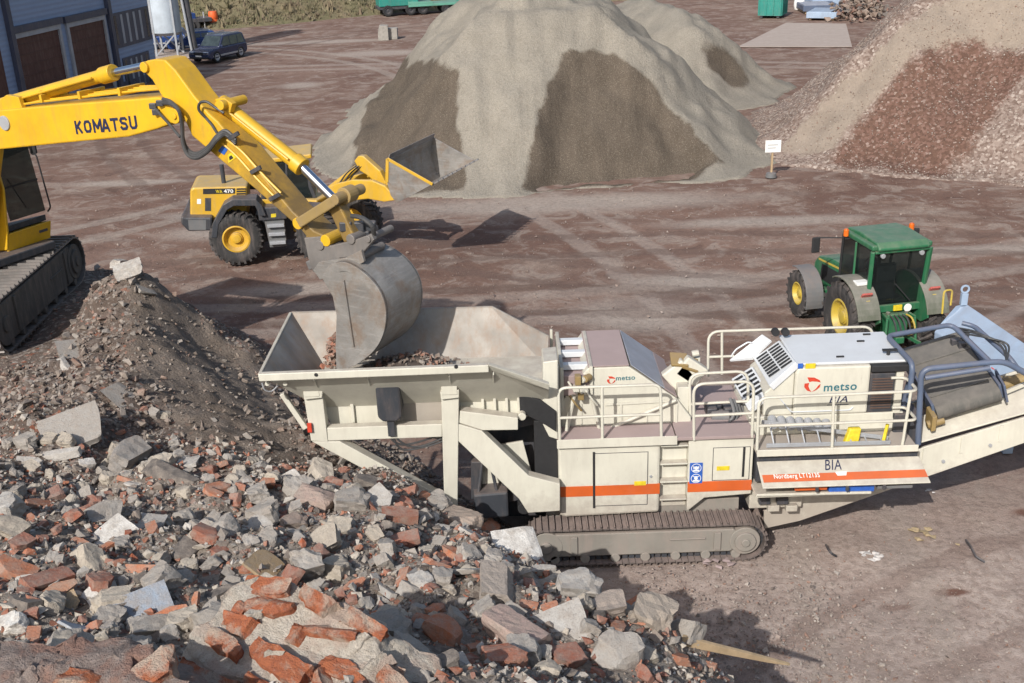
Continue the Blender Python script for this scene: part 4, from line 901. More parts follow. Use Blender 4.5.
# --- things under and behind the truss
m = Wm(); m.bb(-.75, .62, 17.25, 18.6, .45, 2.6); cb('cavity_shade_block', 'dark', m, .03)  # dirty dark block standing in for the shade of the open cavity
m = Wm(); m.bb(.32, .72, 16.75, 17.24, 1.35, 2.62); cb('dark_opening_plate', 'black', m, .02)  # black plate drawing the shade inside the dark opening
m = Wm(); m.prism(ypoly([(493, 446), (523, 441), (532, 475), (505, 478)], 16.9), (0, .05, 0)); cb('cover_plate', 'cream', m)
m = Wm(); m.prism(ypoly([(482, 462), (500, 462), (500, 486), (482, 490)], 16.85), (0, .1, 0)); cb('cover_plate', 'cream', m)
m = Wm(); m.prism(ypoly([(473, 495), (508, 492), (509, 517), (476, 520)], 16.5), (0, .5, 0)); cb('drive_box', 'dark', m, .04)
m = Wm(); m.prism(ypoly([(471, 462), (482, 462), (482, 497), (471, 500)], 16.7), (0, .2, 0)); cb('hydraulic_block', 'dark', m, .02)
m = Wm(); m.prism(ypoly([(500, 478), (520, 480), (521, 500), (508, 503)], 16.72), (0, .3, 0)); cb('hydraulic_block', 'dark', m, .02)
m = Wm(); a = yp(524, 509, 16.5); m.cyl(a, a+Vector((0, .3, 0)), .11, 18); cb('roller_end', 'black', m, .01)
m = Wm(); m.tube([yp(483, 456, 16.75), yp(478, 495, 16.6)], .03); m.tube([yp(489, 456, 16.75), yp(497, 492, 16.6)], .03); cb('hydraulic_pipe', 'dark', m, 0)
m = Wm(); m.prism(ypoly([(487, 424), (540, 414), (540, 424), (491, 433)], 16.85), (0, .1, 0)); cb('shock_rail', 'dark', m)
m = Wm(); m.prism(ypoly([(519, 395), (540, 400), (556, 412), (556, 432), (545, 425), (520, 412)], 16.62), (0, .06, 0)); cb('dark_opening_plate', 'black', m)  # upper part of the same opening, its shade put in as black sheet
m = Wm(); m.prism(ypoly([(543, 362), (558, 360), (558, 440), (549, 437), (543, 425)], 16.7), (0, .6, 0)); cb('end_post', 'cream', m, .02)
m = Wm(); a = yp(522, 417, 16.5); m.cyl(a+Vector((0, 0, 0)), a+Vector((0, .12, 0)), .07, 14); cb('pin', 'cream', m)
# --- side panels
PY = 16.62
a, b = yp(558, 443, PY), yp(661, 514, PY)
m = Wm(); m.prism([Vector((a.x, PY, .82)), Vector((a.x, PY, 2.22)), Vector((2.47, PY, 2.22)), Vector((2.47, PY, .82)), Vector((a.x+.12, PY, .78))], (0, .5, 0)); lp = cb('side_panel', 'cream', m, .05)
m = Wm(); m.bb(2.47, 2.95, PY+.16, PY+.22, .85, 2.22); cb('ladder_back', 'cream', m)
for k in range(4):
    m = Wm(); z = 2.13-k*.35; m.bb(2.475, 2.945, PY+.005, PY+.155, z-.03, z); cb('step', 'cream', m, .006)
m = Wm(); m.prism([Vector((2.95, PY, 2.24)), Vector((4.06, PY, 2.24)), Vector((4.06, PY, 1.13)), Vector((3.25, PY, 1.08)), Vector((2.98, PY, .84)), Vector((2.95, PY, .84))], (0, .5, 0)); rp = cb('side_panel', 'cream', m, .03)
for nm, par, x0, x1, z0, z1 in (('panel_door', lp, 1.35, 2.25, 1.0, 2.02), ('panel_door', rp, 3.38, 4.0, 1.43, 2.05)):
    m = Wm(); m.bb(x0, x1, PY-.006, PY+.01, z0, z1); cb(nm, 'cream', m, .004, par)
    g = Wm(); w = .012
    g.bb(x0-w, x0-.001, PY-.0035, PY+.01, z0-w, z1+w); g.bb(x1+.001, x1+w, PY-.0035, PY+.01, z0-w, z1+w); g.bb(x0, x1, PY-.0033, PY+.01, z1+.001, z1+w); g.bb(x0, x1, PY-.0033, PY+.01, z0-w, z0-.001); cb('door_gap', 'dark', g, 0, par)
for par, x, z0, z1 in ((lp, 1.33, .96, 2.06), (rp, 3.90, 1.48, 2.06)):
    m = Wm(); m.bb(x-.02, x+.02, PY-.016, PY+.01, z0, z1); cb('hinge_slot', 'black', m, .004, par)
m = Wm(); m.cyl((2.31, PY-.02, 1.55), (2.31, PY+.01, 1.55), .022, 12); cb('door_latch', 'galv', m, 0, lp)
for par, x0, x1 in ((lp, .745, 2.468), (rp, 2.952, 4.058)):
    m = Wm(); m.bb(x0, x1, PY-.0095, PY+.01, 1.20 if par is lp else 1.21, 1.40 if par is lp else 1.41); cb('stripe', 'orange', m, 0, par)
for par, px, py, w, h in ((lp, 640, 483, .2, .08), (rp, 723, 468, .22, .08)):
    q = yp(px, py, PY); m = Wm(); m.bb(q.x-w/2, q.x+w/2, PY-.0125, PY, q.z-h/2, q.z+h/2); cb('warning_label', 'stick', m, 0, par)
q = yp(696, 473, PY); m = Wm(); m.bb(q.x-.11, q.x+.11, PY-.010, PY, q.z-.2, q.z+.2); sg = cb('safety_sign', 'blue', m, 0, rp)
for k, dz in enumerate((.1, -.1)):
    m = Wm(); m.lathe([(.088, -.013), (.088, -.0101), (.078, -.0101), (.078, -.013)], (q.x, PY, q.z+dz), 'Y', 24, True); m.cyl((q.x, PY-.013, q.z+dz+.005), (q.x, PY-.0102, q.z+dz+.005), .033, 14)
    m.bb(q.x-.05, q.x+.05, PY-.0128, PY-.0102, q.z+dz-.062, q.z+dz-.03)
    if k == 0: m.bb(q.x-.05, q.x-.034, PY-.0128, PY-.0102, q.z+dz-.01, q.z+dz+.04); m.bb(q.x+.034, q.x+.05, PY-.0128, PY-.0102, q.z+dz-.01, q.z+dz+.04)
    else: m.bb(q.x-.055, q.x+.055, PY-.0128, PY-.0102, q.z+dz+.032, q.z+dz+.042)
    cb('pictogram', 'white', m, 0, rp)
# --- decks and rails
m = Wm(); m.bb(.72, 2.72, PY-.06, 17.15, 2.245, 2.30); cb('walkway', 'mauve', m, .006)
m = Wm(); m.bb(2.74, 4.06, PY-.06, 18.6, 2.250, 2.305); cb('walkway', 'mauve', m, .006)
m = Wm(); m.bb(.70, 2.74, PY-.075, PY-.062, 2.18, 2.35); cb('toe_board', 'cream', m)
def rails(paths, r=.027, mat='cream', name='guard_rail'):
    m = Wm()
    for p, rd in paths: m.tube(rounded(p, rd), r, 8)
    return cb(name, mat, m, 0, smooth=50)
def yl(pts, Y): return [yp(x, y, Y) for x, y in pts]
Yr = 16.58
rails([(yl([(560, 447), (558.5, 388), (660.5, 384.5), (661.5, 443)], Yr), .14), (yl([(559, 418), (661, 414)], Yr), .1), (yl([(602, 387), (602.5, 446)], Yr), .1)])
rails([(yl([(694, 440), (693.5, 384), (754, 381), (752, 437)], Yr), .2), (yl([(694, 416), (753, 413)], Yr), .1)])
rails([([yp(691, 437, 17.3), yp(689.5, 374, 17.3), yp(748, 371, 17.3), yp(748, 400, 17.3)], .2), (yl([(690, 404), (748, 401)], 17.3), .1)])
B = [yp(757, 450, 16.46), yp(759, 398, 16.46), yp(918.5, 391, 16.46)]; E_ = B[2]+Vector((-.02, .55, 0))
rails([(B+[E_, E_+Vector((-.25, .0, 0))], .16), ([yp(758, 426, 16.46), yp(917, 420, 16.46), yp(917, 420, 16.46)+Vector((-.02, .5, 0)), yp(917, 420, 16.46)+Vector((-.25, .5, 0))], .12), (yl([(834, 395), (832, 449)], 16.46), .1), (yl([(911, 391), (902, 447)], 16.46), .1)])
rails([(yl([(708, 376), (708.5, 331.5), (872, 326.5), (874, 345)], 19.0), .22), (yl([(722, 332), (722, 374)], 19.0), .1), (yl([(709, 357), (734, 356)], 19.0), .1)])
# --- crusher body
prof = [(588, 368), (629, 366.5), (676, 398), (691, 417), (692, 441), (562, 446), (560, 404)]
pp = ypoly(prof, 17.16); m = Wm(); m.prism(pp, (0, 1.62, 0)); body = cb('crusher_body', 'cream', m, .02)
A0, A1, A2, A3 = pp[0], pp[1], pp[2], pp[3]; dy = Vector((0, 1.62, 0)); up = Vector((0, 0, .012))
m = Wm(); m.prism([A0+up, A0+dy+up, A1+dy+up, A1+up], (0, 0, .02)); cb('top_plate', 'mauve', m, .004, body)
nrm = (A2-A1).cross(Vector((0, 1, 0))).normalized()*-.02
if nrm.z < 0: nrm = -nrm
m = Wm(); mid = A1.lerp(A2, .74); m.prism([A1+nrm+Vector((.02, .02, 0)), A1+dy+nrm, mid+dy+nrm, mid+nrm+Vector((0, .02, 0))], nrm*.6); cb('slope_plate', 'slate', m, .004, body)
m = Wm(); m.prism([mid+nrm*1.05, mid+dy+nrm*1.05, A2+dy+nrm*1.05, A2+nrm*1.05], nrm*.8); cb('slope_plate', 'mauve', m, .004, body)
Yf = 17.155
m = Wm(); m.tube([yp(605, 430, 17.1), yp(676, 400, 17.1)], .035); cb('brace_tube', 'cream', m, 0)
m = Wm()
for pl_ in ([(605, 404), (672, 400), (672, 402), (605, 406)], [(620, 405), (622, 405), (622, 431), (620, 431)], [(676, 404), (678, 404), (677, 430), (675, 430)], [(580, 404), (582, 404), (582, 432), (580, 432)], [(646, 412), (647.5, 412), (647.5, 429), (646, 429)]): m.prism(ypoly(pl_, Yf-.02), (0, .019, 0))
cb('body_rib', 'cream', m, .003, body)
q = yp(605, 381, Yf-.003); text('lettering', 'metso', yp(616, 380.5, Yf), yp(635, 379.5, Yf), (0, 0, 1), 'teal', body, bold=.012)
def logo(cx, cy, Yp, s, parent):
    q = yp(cx, cy, Yp); m = Wm()
    arc = lambda a0, a1, ro, ri0, n=10: [(ro*math.cos(a0+(a1-a0)*i/n), ro*math.sin(a0+(a1-a0)*i/n)) for i in range(n+1)] + [(ri0*math.cos(a1+(a0-a1)*i/n)*(.98), ri0*math.sin(a1+(a0-a1)*i/n)) for i in range(1, n)]
    up_ = [(-.62, .95), (.2, .9), (.85, .55), (1.0, .25), (.6, .35), (0, .42), (-.35, .35)]
    lo = [(-.9, .15), (-.35, .22), (-.42, -.2), (-.25, -.6), (.0, -.95), (-.55, -.75), (-.9, -.3)]
    rt = [(1.0, .05), (.95, -.35), (.55, -.72), (.05, -.95), (.5, -.55), (.75, -.15)]
    for poly in (up_, lo, rt): m.prism([Vector((q.x+x*s, Yp-.005, q.z+z*s)) for x, z in poly], (0, .004, 0))
    return cb('emblem', 'red', m, 0, parent)
logo(611, 380, Yf, .075, body)
# raised plate head left of the body, with the machinery in front of it
m = Wm()
for k in range(3): z = 3.32-.0*k; yk = 17.3+k*.55; m.bb(.86, 1.30, yk, yk+.13, z-.02, z+.08)
cb('slat', 'creamtop', m, .01)
m = Wm(); m.bb(.80, .86, 17.1, 18.75, 2.6, 3.44); m.bb(1.30, 1.36, 17.1, 18.75, 2.9, 3.44); cb('head_side', 'cream', m, .01)
m = Wm(); m.bb(.86, 1.30, 17.12, 18.75, 2.9, 3.27); cb('head_plate', 'mauve', m)
m = Wm(); m.bb(.70, .78, 17.05, 17.12, 2.3, 3.5); m.bb(.70, .75, 18.7, 18.76, 2.3, 3.5); cb('head_post', 'cream', m)
rd = random.Random(5)
for k in range(9):
    q = yp(563+rd.uniform(0, 24), 377+rd.uniform(0, 20), 17.0); m = Wm()
    if k % 3 == 0: m.cyl(q, q+Vector((rd.uniform(.05, .15), .1, 0)), rd.uniform(.05, .10), 14)
    elif k % 3 == 1: m.box(q, (rd.uniform(.1, .2), .14, rd.uniform(.08, .18)), None)
    else: m.tube(bez([q, q+Vector((.1, -.05, -.15)), q+Vector((.2, 0, -.3))], 6), .022, 6)
    cb('valve', 'brass' if k % 2 else 'cream', m, .01)
m = Wm(); m.tube([yp(566, 433, 17.0), yp(574, 395, 17.0)], .04); m.tube([yp(592, 400, 17.0), yp(600, 432, 17.05)], .03); cb('cylinder', 'cream', m, 0)
# hinged jaws right of the body
for a, b, c in (((671, 366), (686, 383), 17.6), ((684, 379), (698, 362), 17.6)):
    m = Wm(); m.beam(yp(*a, c), yp(*b, c), .45, .16, (0, 1, 0)); cb('jaw_cover', 'cream', m, .03)
m = Wm(); m.beam(yp(684, 348, 17.8)+Vector((-.1, 0, -.1)), yp(680, 366, 17.5), .30, .05, (0, 1, 0)); m.beam(yp(693, 352, 17.8)+Vector((-.05, 0, -.1)), yp(690, 370, 17.5), .30, .05, (0, 1, 0)); cb('jaw_plate', 'brass', m, .01)
m = Wm(); q = yp(692, 354, 17.9); m.cyl(q, q+Vector((.12, 0, .02)), .06, 12); m.box(q+Vector((.1, .1, -.15)), (.12, .12, .12)); cb('valve', 'cream', m, .01)
m = Wm(); m.bb(2.85, 3.05, 17.3, 18.3, 2.3, 2.9); cb('jaw_stand', 'cream', m, .01)
# dark machinery on the middle deck
for k in range(9):
    q = yp(700+rd.uniform(0, 36), 402+rd.uniform(0, 24), 17.5+rd.uniform(-.2, .6)); m = Wm()
    if k % 2: m.cyl(q, q+Vector((rd.uniform(.15, .4), rd.uniform(-.1, .1), 0)), rd.uniform(.09, .16), 16)
    else: m.box(q, (rd.uniform(.15, .35), .3, rd.uniform(.2, .4)))
    cb('pump', 'dark' if k % 3 else 'grey', m, .02, smooth=40)
for k in range(6):
    m = Wm(); q = yp(730+k*3.2, 398+k*1, 17.2+.1*k); m.tube(bez([q, q+Vector((.06, -.1, -.25)), q+Vector((-.05, -.1, -.5)), q+Vector((.0, 0, -.75))], 6), .03, 6); cb('hose', 'grey', m, 0)
# --- engine cover
Ye = 17.0; x0, x1 = 4.80, 6.08; zt = 3.36
m = Wm(); m.prism([Vector((x0, Ye, 2.42)), Vector((x0-.0, Ye, zt-.14)), Vector((x0+.04, Ye, zt-.03)), Vector((x1, Ye, zt-.03)), Vector((x1, Ye, 2.42))], (0, 1.28, 0)); eng = cb('engine_cover', 'cream', m, .04)
m = Wm(); m.bb(x0+.02, 6.72, Ye+.06, 18.36, zt-.03, zt+.02); cb('cover_lid', 'creamtop', m, .02, eng)
m = Wm()
for x, yy in ((5.55, 17.25), (6.1, 17.9), (6.45, 17.45), (6.3, 18.2)): m.bb(x, x+.13, yy, yy+.03, zt+.02, zt+.045)
m.cyl((6.45, 17.3, zt), (6.45, 17.3, zt+.1), .03, 10); m.bb(6.35, 6.6, 17.28, 17.34, zt+.09, zt+.12); cb('lid_catch', 'black', m, 0, eng)
m = Wm(); m.bb(4.05, 6.72, 17.02, 18.36, 2.05, 2.42); cb('engine_bed', 'cream', m, .02)
# louvred end: two sloping grilles and a plain cowl
def grille(name, c, parent, nx=8):
    a, b, cc, d = [Vector(v) for v in c]                                   # far-top, near-top, near-bottom, far-bottom
    n = (b-a).cross(d-a).normalized()
    if n.z < 0: n = -n
    fm = Wm(); fm.prism([a, b, cc, d], -n*.12); f = cb(name, 'creamtop', fm, .015, parent)
    u, v = (b-a), (d-a); k = Wm(); nr = 2
    for r in range(nr):
        for i in range(nx):
            s0 = .07+.88*(i+.12)/nx; s1 = .07+.88*(i+.66)/nx; t0 = .07+.45*r; t1 = .07+.45*r+.40
            k.prism([a+u*s0+v*t0+n*.004, a+u*s1+v*t0+n*.004, a+u*s1+v*t1+n*.004, a+u*s0+v*t1+n*.004], n*.003)
    cb('louvre', 'black', k, 0, f); return f
A = gp(779, 340, 3.38); Bp = yp(796, 362, Ye+.02); Cp = yp(769, 386, Ye+.02); Dp = gp(753, 358, Cp.z)
grille('grille', (A, Bp, Cp, Dp), CR, 8)
A2_ = gp(752, 366, 2.95); B2_ = yp(768, 392, Ye+.1); C2_ = yp(748, 410, Ye+.1); D2_ = gp(731, 379, C2_.z+.12)
grille('grille', (A2_, B2_, C2_, D2_), CR, 6)
m = Wm(); q0 = gp(729, 360, 2.98); q1 = gp(762, 334, 3.40); q2 = gp(771, 340, 3.40); q3 = gp(752, 358, 3.0); m.plate([q0, q1, q2, q3], .05); cb('cowl', 'creamtop', m, .01)
m = Wm(); m.prism([Vector((4.30, Ye+.05, 2.42)), Vector((4.30, Ye+.05, 2.86)), Vector((4.795, Ye+.05, 3.28)), Vector((4.795, Ye+.05, 2.42))], (0, 1.2, 0)); cb('cowl', 'cream', m, .02)
for px in (776, 786): m = Wm(); q = gp(px, 333, 3.5); m.cyl(q, q+Vector((.0, .1, .0)), .07, 14); cb('fan_motor', 'black', m, 0)
m = Wm(); m.tube(rounded([yp(731, 357, 18.3), yp(735, 350, 18.3), yp(748, 342, 18.3), yp(752, 343, 18.3)], .08), .015, 6); cb('grab_handle', 'creamtop', m, 0)
# lower moulding line, lettering
m = Wm(); m.tube(rounded([yp(778, 396, Ye-.01), yp(791, 412, Ye-.01), yp(850, 410, Ye-.01), yp(853, 407, Ye-.01)], .05), .012, 6); cb('cover_handle', 'creamtop', m, 0, eng)
logo(812, 384.5, Ye, .145, eng)
text('lettering', 'metso', yp(823.5, 391.5, Ye), yp(856.5, 389.8, Ye), (0, 0, 1), 'teal', eng, bold=.018)
text('lettering', 'BIA', yp(829, 402.8, Ye), yp(847.5, 402.0, Ye), (0, 0, 1), 'navy', eng, height=.12, bold=.01, shear=.25)
m = Wm(); 
for zz in (0, 1): a, b = yp(827, 405.2-zz*10, Ye), yp(848.5, 404.4-zz*10, Ye); m.prism([a+Vector((0, -.004, -.004)), b+Vector((0, -.004, -.004)), b+Vector((0, -.004, .008)), a+Vector((0, -.004, .008))], (0, .003, 0))
cb('badge_frame', 'navy', m, 0, eng)
for px, w, mt in ((800.5, .085, 'blue'), (810.5, .17, 'stick')):
    q = yp(px, 366, Ye); m = Wm(); m.bb(q.x-w/2, q.x+w/2, Ye-.006, Ye+.01, q.z-.045, q.z+.045); cb('warning_label', mt, m, 0, eng)
# exhaust side
m = Wm(); m.bb(x1+.005, 6.52, Ye+.03, 18.2, 2.42, zt-.2); cb('radiator', 'dark', m, .02)
m = Wm()
for k in range(12): m.bb(x1+.05, 6.48, Ye+.012, Ye+.03, 2.5+k*.05, 2.52+k*.05)
cb('radiator_slat', 'rad', m, 0)
m = Wm(); m.bb(x1+.0, 6.75, Ye-.03, Ye+.10, zt-.16, zt-.035); cb('cable_tray', 'black', m, .02)
m = Wm(); m.bb(6.53, 6.66, Ye+.02, Ye+.2, 2.3, zt-.17); m.bb(6.60, 6.72, 18.1, 18.3, 2.3, zt-.05); cb('corner_post', 'cream', m, .01)
# rear deck, lid of the tool locker and what hangs below
m = Wm(); m.bb(4.07, 6.78, 16.42, 17.3, 2.0, 2.06); cb('rear_deck', 'deckplate', m, .006)
m = Wm(); m.bb(4.07, 6.80, 16.395, 16.418, 1.97, 2.10); cb('toe_board', 'cream', m)
T0, T1 = Vector((4.10, 16.50, 1.83)), Vector((6.86, 16.50, 1.83)); L0, L1 = Vector((4.12, 16.06, 1.56)), Vector((6.94, 16.06, 1.56))
m = Wm(); m.plate([T0, T1, L1, L0], .03); lid = cb('locker_lid', 'cream', m, .01)
nl = (L0-T0).cross(T1-T0).normalized()
if nl.y > 0: nl = -nl
up_l = (T0-L0).normalized(); dn = L0-T0; off = nl*.012
LN = (T1-T0).cross(L0-T0).normalized()
if LN.z < 0: LN = -LN
top_off = LN*.006 if (m.v[4]-T0).dot(LN) < 0 else LN*.036
def on_lid(s, t): return T0.lerp(T1, s)*(1-t) + L0.lerp(L1, s)*t + top_off
m = Wm(); m.prism([on_lid(.012, .52), on_lid(.997, .52), on_lid(.997, .80), on_lid(.012, .80)], LN*.004); cb('stripe', 'orange', m, 0, lid)
text('lettering', 'Nordberg LT1213S', on_lid(.08, .73)+LN*.004, on_lid(.355, .73)+LN*.004, up_l, 'white', lid, height=.115, bold=.01)
text('lettering', 'BIA', on_lid(.40, .42), on_lid(.50, .42), up_l, 'navy', lid, height=.2, bold=.0, shear=.35)
m = Wm(); m.prism([on_lid(.455, .5)+LN*.005, on_lid(.525, .5)+LN*.005, on_lid(.515, .64)+LN*.005, on_lid(.462, .64)+LN*.005], LN*.002); cb('worn_patch', 'white', m, 0, lid)
for s in (.32, .5, .72): m = Wm(); a = on_lid(s, 1.0); m.box(a+Vector((0, -.02, -.05)), (.05, .03, .08)); cb('lid_hinge', 'dark', m, 0, lid)
m = Wm(); m.bb(4.10, 6.85, 16.52, 17.0, 1.42, 1.99); cb('locker', 'dark', m)
m = Wm(); m.bb(4.7, 5.25, 16.2, 16.5, 1.40, 1.48); cb('locker_tray', 'orange', m)
m = Wm(); m.bb(5.28, 6.05, 16.2, 16.51, 1.34, 1.48); cb('locker_tray', 'blue', m)
m = Wm(); m.bb(6.1, 6.7, 16.2, 16.5, 1.38, 1.44); cb('locker_tray', 'grey', m)
m = Wm(); m.beam((4.05, 16.2, 1.36), (6.0, 16.2, 1.33), .05, .05); m.bb(4.05, 6.0, 16.22, 17, 1.28, 1.33); cb('locker_shelf', 'cream', m)
m = Wm(); m.bb(4.07, 5.0, 16.75, 18.6, .75, 1.28); cb('rear_frame', 'cream', m, .02)
for k in range(4): m = Wm(); q = yp(764+k*9, 500+(k % 2)*7, 16.7); m.box(q, (.2, .12, .12)); cb('rear_block', 'cream' if k % 2 else 'dark', m, .01)
# things lying on the rear deck: part of the machine's fixed kit
m = Wm(); m.prism(ypoly([(764, 411), (768, 404), (800, 408), (798, 418)], 16.9), (0, .1, 0)); 
m = Wm()
for k in range(7): q = yp(772+k*9, 420+k*.6, 16.95); m.cyl(q+Vector((0, -.15, -.05)), q+Vector((0, .05, .02)), .075, 14)
cb('filter', 'galv', m, .01)
# --- main conveyor
cv = [(764, 529), (800, 521), (1160, 396), (1160, 377), (925, 447), (764, 511)]
cp = ypoly(cv, 16.92)
m = Wm(); m.prism(cp, (0, .05, 0)); conv = cb('conveyor', 'cream', m, .012)
m = Wm(); m.prism([p+Vector((0, 1.55, 0)) for p in cp], (0, .05, 0)); cb('conveyor_side', 'cream', m, .012, conv)
e0, e1 = cp[5], cp[3]; e4 = cp[4]
m = Wm(); m.prism([e0+Vector((0, .06, .0)), e1+Vector((.0, .06, -.06)), e1+Vector((0, 1.54, -.06)), e0+Vector((0, 1.54, 0))], (0, 0, -.04)); cb('conveyor_belt', 'mauve', m, 0, conv)
f0, f1 = e4+Vector((-.35, 0, .02)), e1+Vector((.0, 0, .03))
m = Wm(); m.prism([f0+Vector((0, .02, 0)), f1+Vector((0, .02, 0)), f1+Vector((0, .40, .26)), f0+Vector((0, .40, .26))], (0, 0, -.03)); cb('skirt_plate', 'cream', m, .005, conv, label='sloped dusty plate along the near edge of the belt')
m = Wm(); m.prism([f0+Vector((0, .41, .26)), f1+Vector((0, .41, .26)), f1+Vector((0, .41, .10)), f0+Vector((0, .41, .10))], (0, .03, 0)); m.beam(yp(962, 432, 16.93)+Vector((0, .2, .3)), yp(1030, 412, 16.93)+Vector((0, .3, .4)), .05, .07); cb('skirt_rail', 'cream', m, .005, conv)
m = Wm(); q = cp[3].lerp(cp[2], .4); m.cyl(q+Vector((0, .06, 0)), q+Vector((0, 1.5, 0)), .2, 24); cb('head_drum', 'black', m, .01, conv, 40)
m = Wm()
for px, py in ((943, 461), (990, 445)): q = yp(px, py, 16.915); m.cyl(q, q+Vector((0, -.03, 0)), .03, 10); 
cb('bolt', 'galv', m, 0, conv)
m = Wm(); 
for k in range(6): q = cp[4].lerp(cp[3], k/6); m.bb(q.x-.03, q.x+.03, 16.90, 16.918, q.z-.34, q.z-.02)
cb('side_rib', 'cream', m, .003, conv)
# --- overband magnet and its tube frame
sl21 = (cp[3]-cp[4]).normalized(); u = Vector((sl21.x, 0, sl21.z)); nrm = Vector((-u.z, 0, u.x)); o_ = yp(940, 417, 16.95)
lx, ly, th = 1.12, 2.05, .26
def mg(a, b, c): return o_ + u*a + Vector((0, b, .16*b-.12)) + nrm*c
belt = []
for i in range(10): an = math.pi/2+math.pi*i/9; belt.append((th/2*math.cos(an)+th/2, th/2+th/2*math.sin(an)))
for i in range(10): an = -math.pi/2+math.pi*i/9; belt.append((ly-th/2+th/2*math.cos(an), th/2+th/2*math.sin(an)))
m = Wm(); m.prism([mg(0, b, c) for b, c in belt], u*lx); mag = cb('magnet_belt', 'belt', m, .01, smooth=30)
m = Wm()
for s in (-.05, lx): m.prism([mg(s, .1, .05), mg(s, ly-.1, .05), mg(s, ly-.1, th+.05), mg(s, .1, th+.05)], u*.05)
cb('magnet_frame', 'bgrey', m, .01, mag)
m = Wm(); m.prism([mg(lx+.05, .0, .0), mg(lx+.05, .0, .34), mg(lx+.09, .5, .34), mg(lx+.09, .5, .0)], u*.04); cb('magnet_frame', 'bgrey', m, .01, mag)
m = Wm(); m.prism([mg(-.18, -.08, -.06), mg(-.1, -.08, .2), mg(-.1, .25, .2), mg(-.18, .25, -.06)], u*.08); m.cyl(mg(-.2, .05, .0), mg(.1, .05, .0), .07, 14); cb('magnet_motor', 'brass', m, .01, mag)
m = Wm()
for k in range(4): m.prism([mg(.03, .35+k*.5, th+.002), mg(lx-.03, .35+k*.5, th+.002), mg(lx-.03, .38+k*.5, th+.002), mg(.03, .38+k*.5, th+.002)], nrm*.02)
cb('belt_cleat', 'belt', m, 0, mag)
N0 = yp(918, 444, 16.75); N1 = yp(921, 372, 16.75); N2 = yp(932, 367, 16.75); N3 = yp(1004, 361, 16.75); N4 = yp(1034, 378, 16.75)
Fz = N1.z+.15
P0 = gp(887, 336, Fz); P1 = gp(895, 326, Fz+.02); P2 = gp(952, 324.5, Fz+.04); P3 = gp(990, 362, Fz-.25)
P0b = gp(913, 364, Fz)
rails([([N0, N1+Vector((0, 0, .05)), N3, N4], .18)], .052, 'bgrey', 'magnet_hanger')
rails([([P0b+Vector((.0, 0, -.7)), P0b, P0, P2, P3], .16)], .048, 'bgrey', 'magnet_hanger')
rails([([gp(962, 323, Fz+.05), gp(974, 326, Fz+.02), gp(1009, 357, Fz-.1), gp(1020, 372, Fz-.3)], .12)], .045, 'bgrey', 'magnet_hanger')
rails([([gp(925, 378, Fz-.25), gp(990, 368, Fz-.05)], .1)], .045, 'bgrey', 'magnet_hanger')
rails([([yp(898, 420, 17.2), yp(913, 372, 17.2)], .1)], .06, 'bgrey', 'magnet_hanger')
for k in range(3):
    m = Wm(); m.tube(bez([gp(958+k*4, 328+k*3, Fz), gp(976+k*6, 332+k*3, Fz+.1), gp(1000+k*4, 345, Fz), gp(1006, 358+k*2, Fz-.1)], 8), .018, 6); cb('hose', 'hose', m, 0)
for k in range(6): q = gp(948+rd.uniform(0, 18), 333+rd.uniform(0, 16), 3.0); m = Wm(); m.box(q, (.12, .12, .14)); cb('valve', 'dark', m, .01)
m = Wm(); q = yp(1003, 385, 17.6); m.cyl(q, q+Vector((.5, 0, .15)), .12, 16); m.box(q+Vector((.3, .2, -.1)), (.5, .3, .25)); cb('conveyor_motor', 'brass', m, .02)
m = Wm(); m.bb(6.55, 7.0, 16.95, 18.2, 1.75, 2.4); cb('rear_column', 'dark', m, .02)
# loose kit on the rear deck (lifts off: things of their own)
def lad():
    r = empty('ladder', yp(830, 428, 16.75), 0, 'silver aluminium ladder laid along the rear deck behind the guard rail', 'ladder'); z = 2.075
    a0, a1 = Vector((4.22, 16.82, 2.42)), Vector((6.35, 16.62, 2.11)); 
    for k, d in enumerate((Vector((0, 0, 0)), Vector((.0, -.22, -.26)))):
        m = Wm(); m.beam(a0+d if k == 0 else Vector((4.25, 16.52, 2.12)), a1+(Vector((0, 0, .02)) if k == 0 else Vector((0, -.12, .0))), .025, .07); m.build('ladder_rail', 'galv', r, .004)
    for i in range(8):
        t_ = (i+.5)/8; m = Wm(); m.cyl(a0.lerp(a1, t_), Vector((4.25, 16.52, 2.12)).lerp(a1+Vector((0, -.12, 0)), t_), .014, 8); m.build('rung', 'galv', r)
lad()
q = yp(853, 441, 16.6); m = Wm(); m.prism([Vector((q.x-.16, 16.55, 2.07)), Vector((q.x+.08, 16.55, 2.07)), Vector((q.x+.13, 16.6, 2.33)), Vector((q.x-.07, 16.6, 2.33))], (0, .12, 0)); tag(m.build('canister', 'stick', bevel=.02), 'yellow canister with white face standing on the rear deck', 'canister')
q = yp(886, 432, 16.55); m = Wm(); m.beam(Vector((q.x-.03, 16.55, 2.075)), Vector((q.x+.04, 16.62, 2.40)), .05, .05); tag(m.build('shovel_handle', 'stick', bevel=.008), 'short yellow handle leaning by the right end of the rail', 'tool')
# falling rubble leaving the digger's bucket
pts, szs, cols = [], [], []
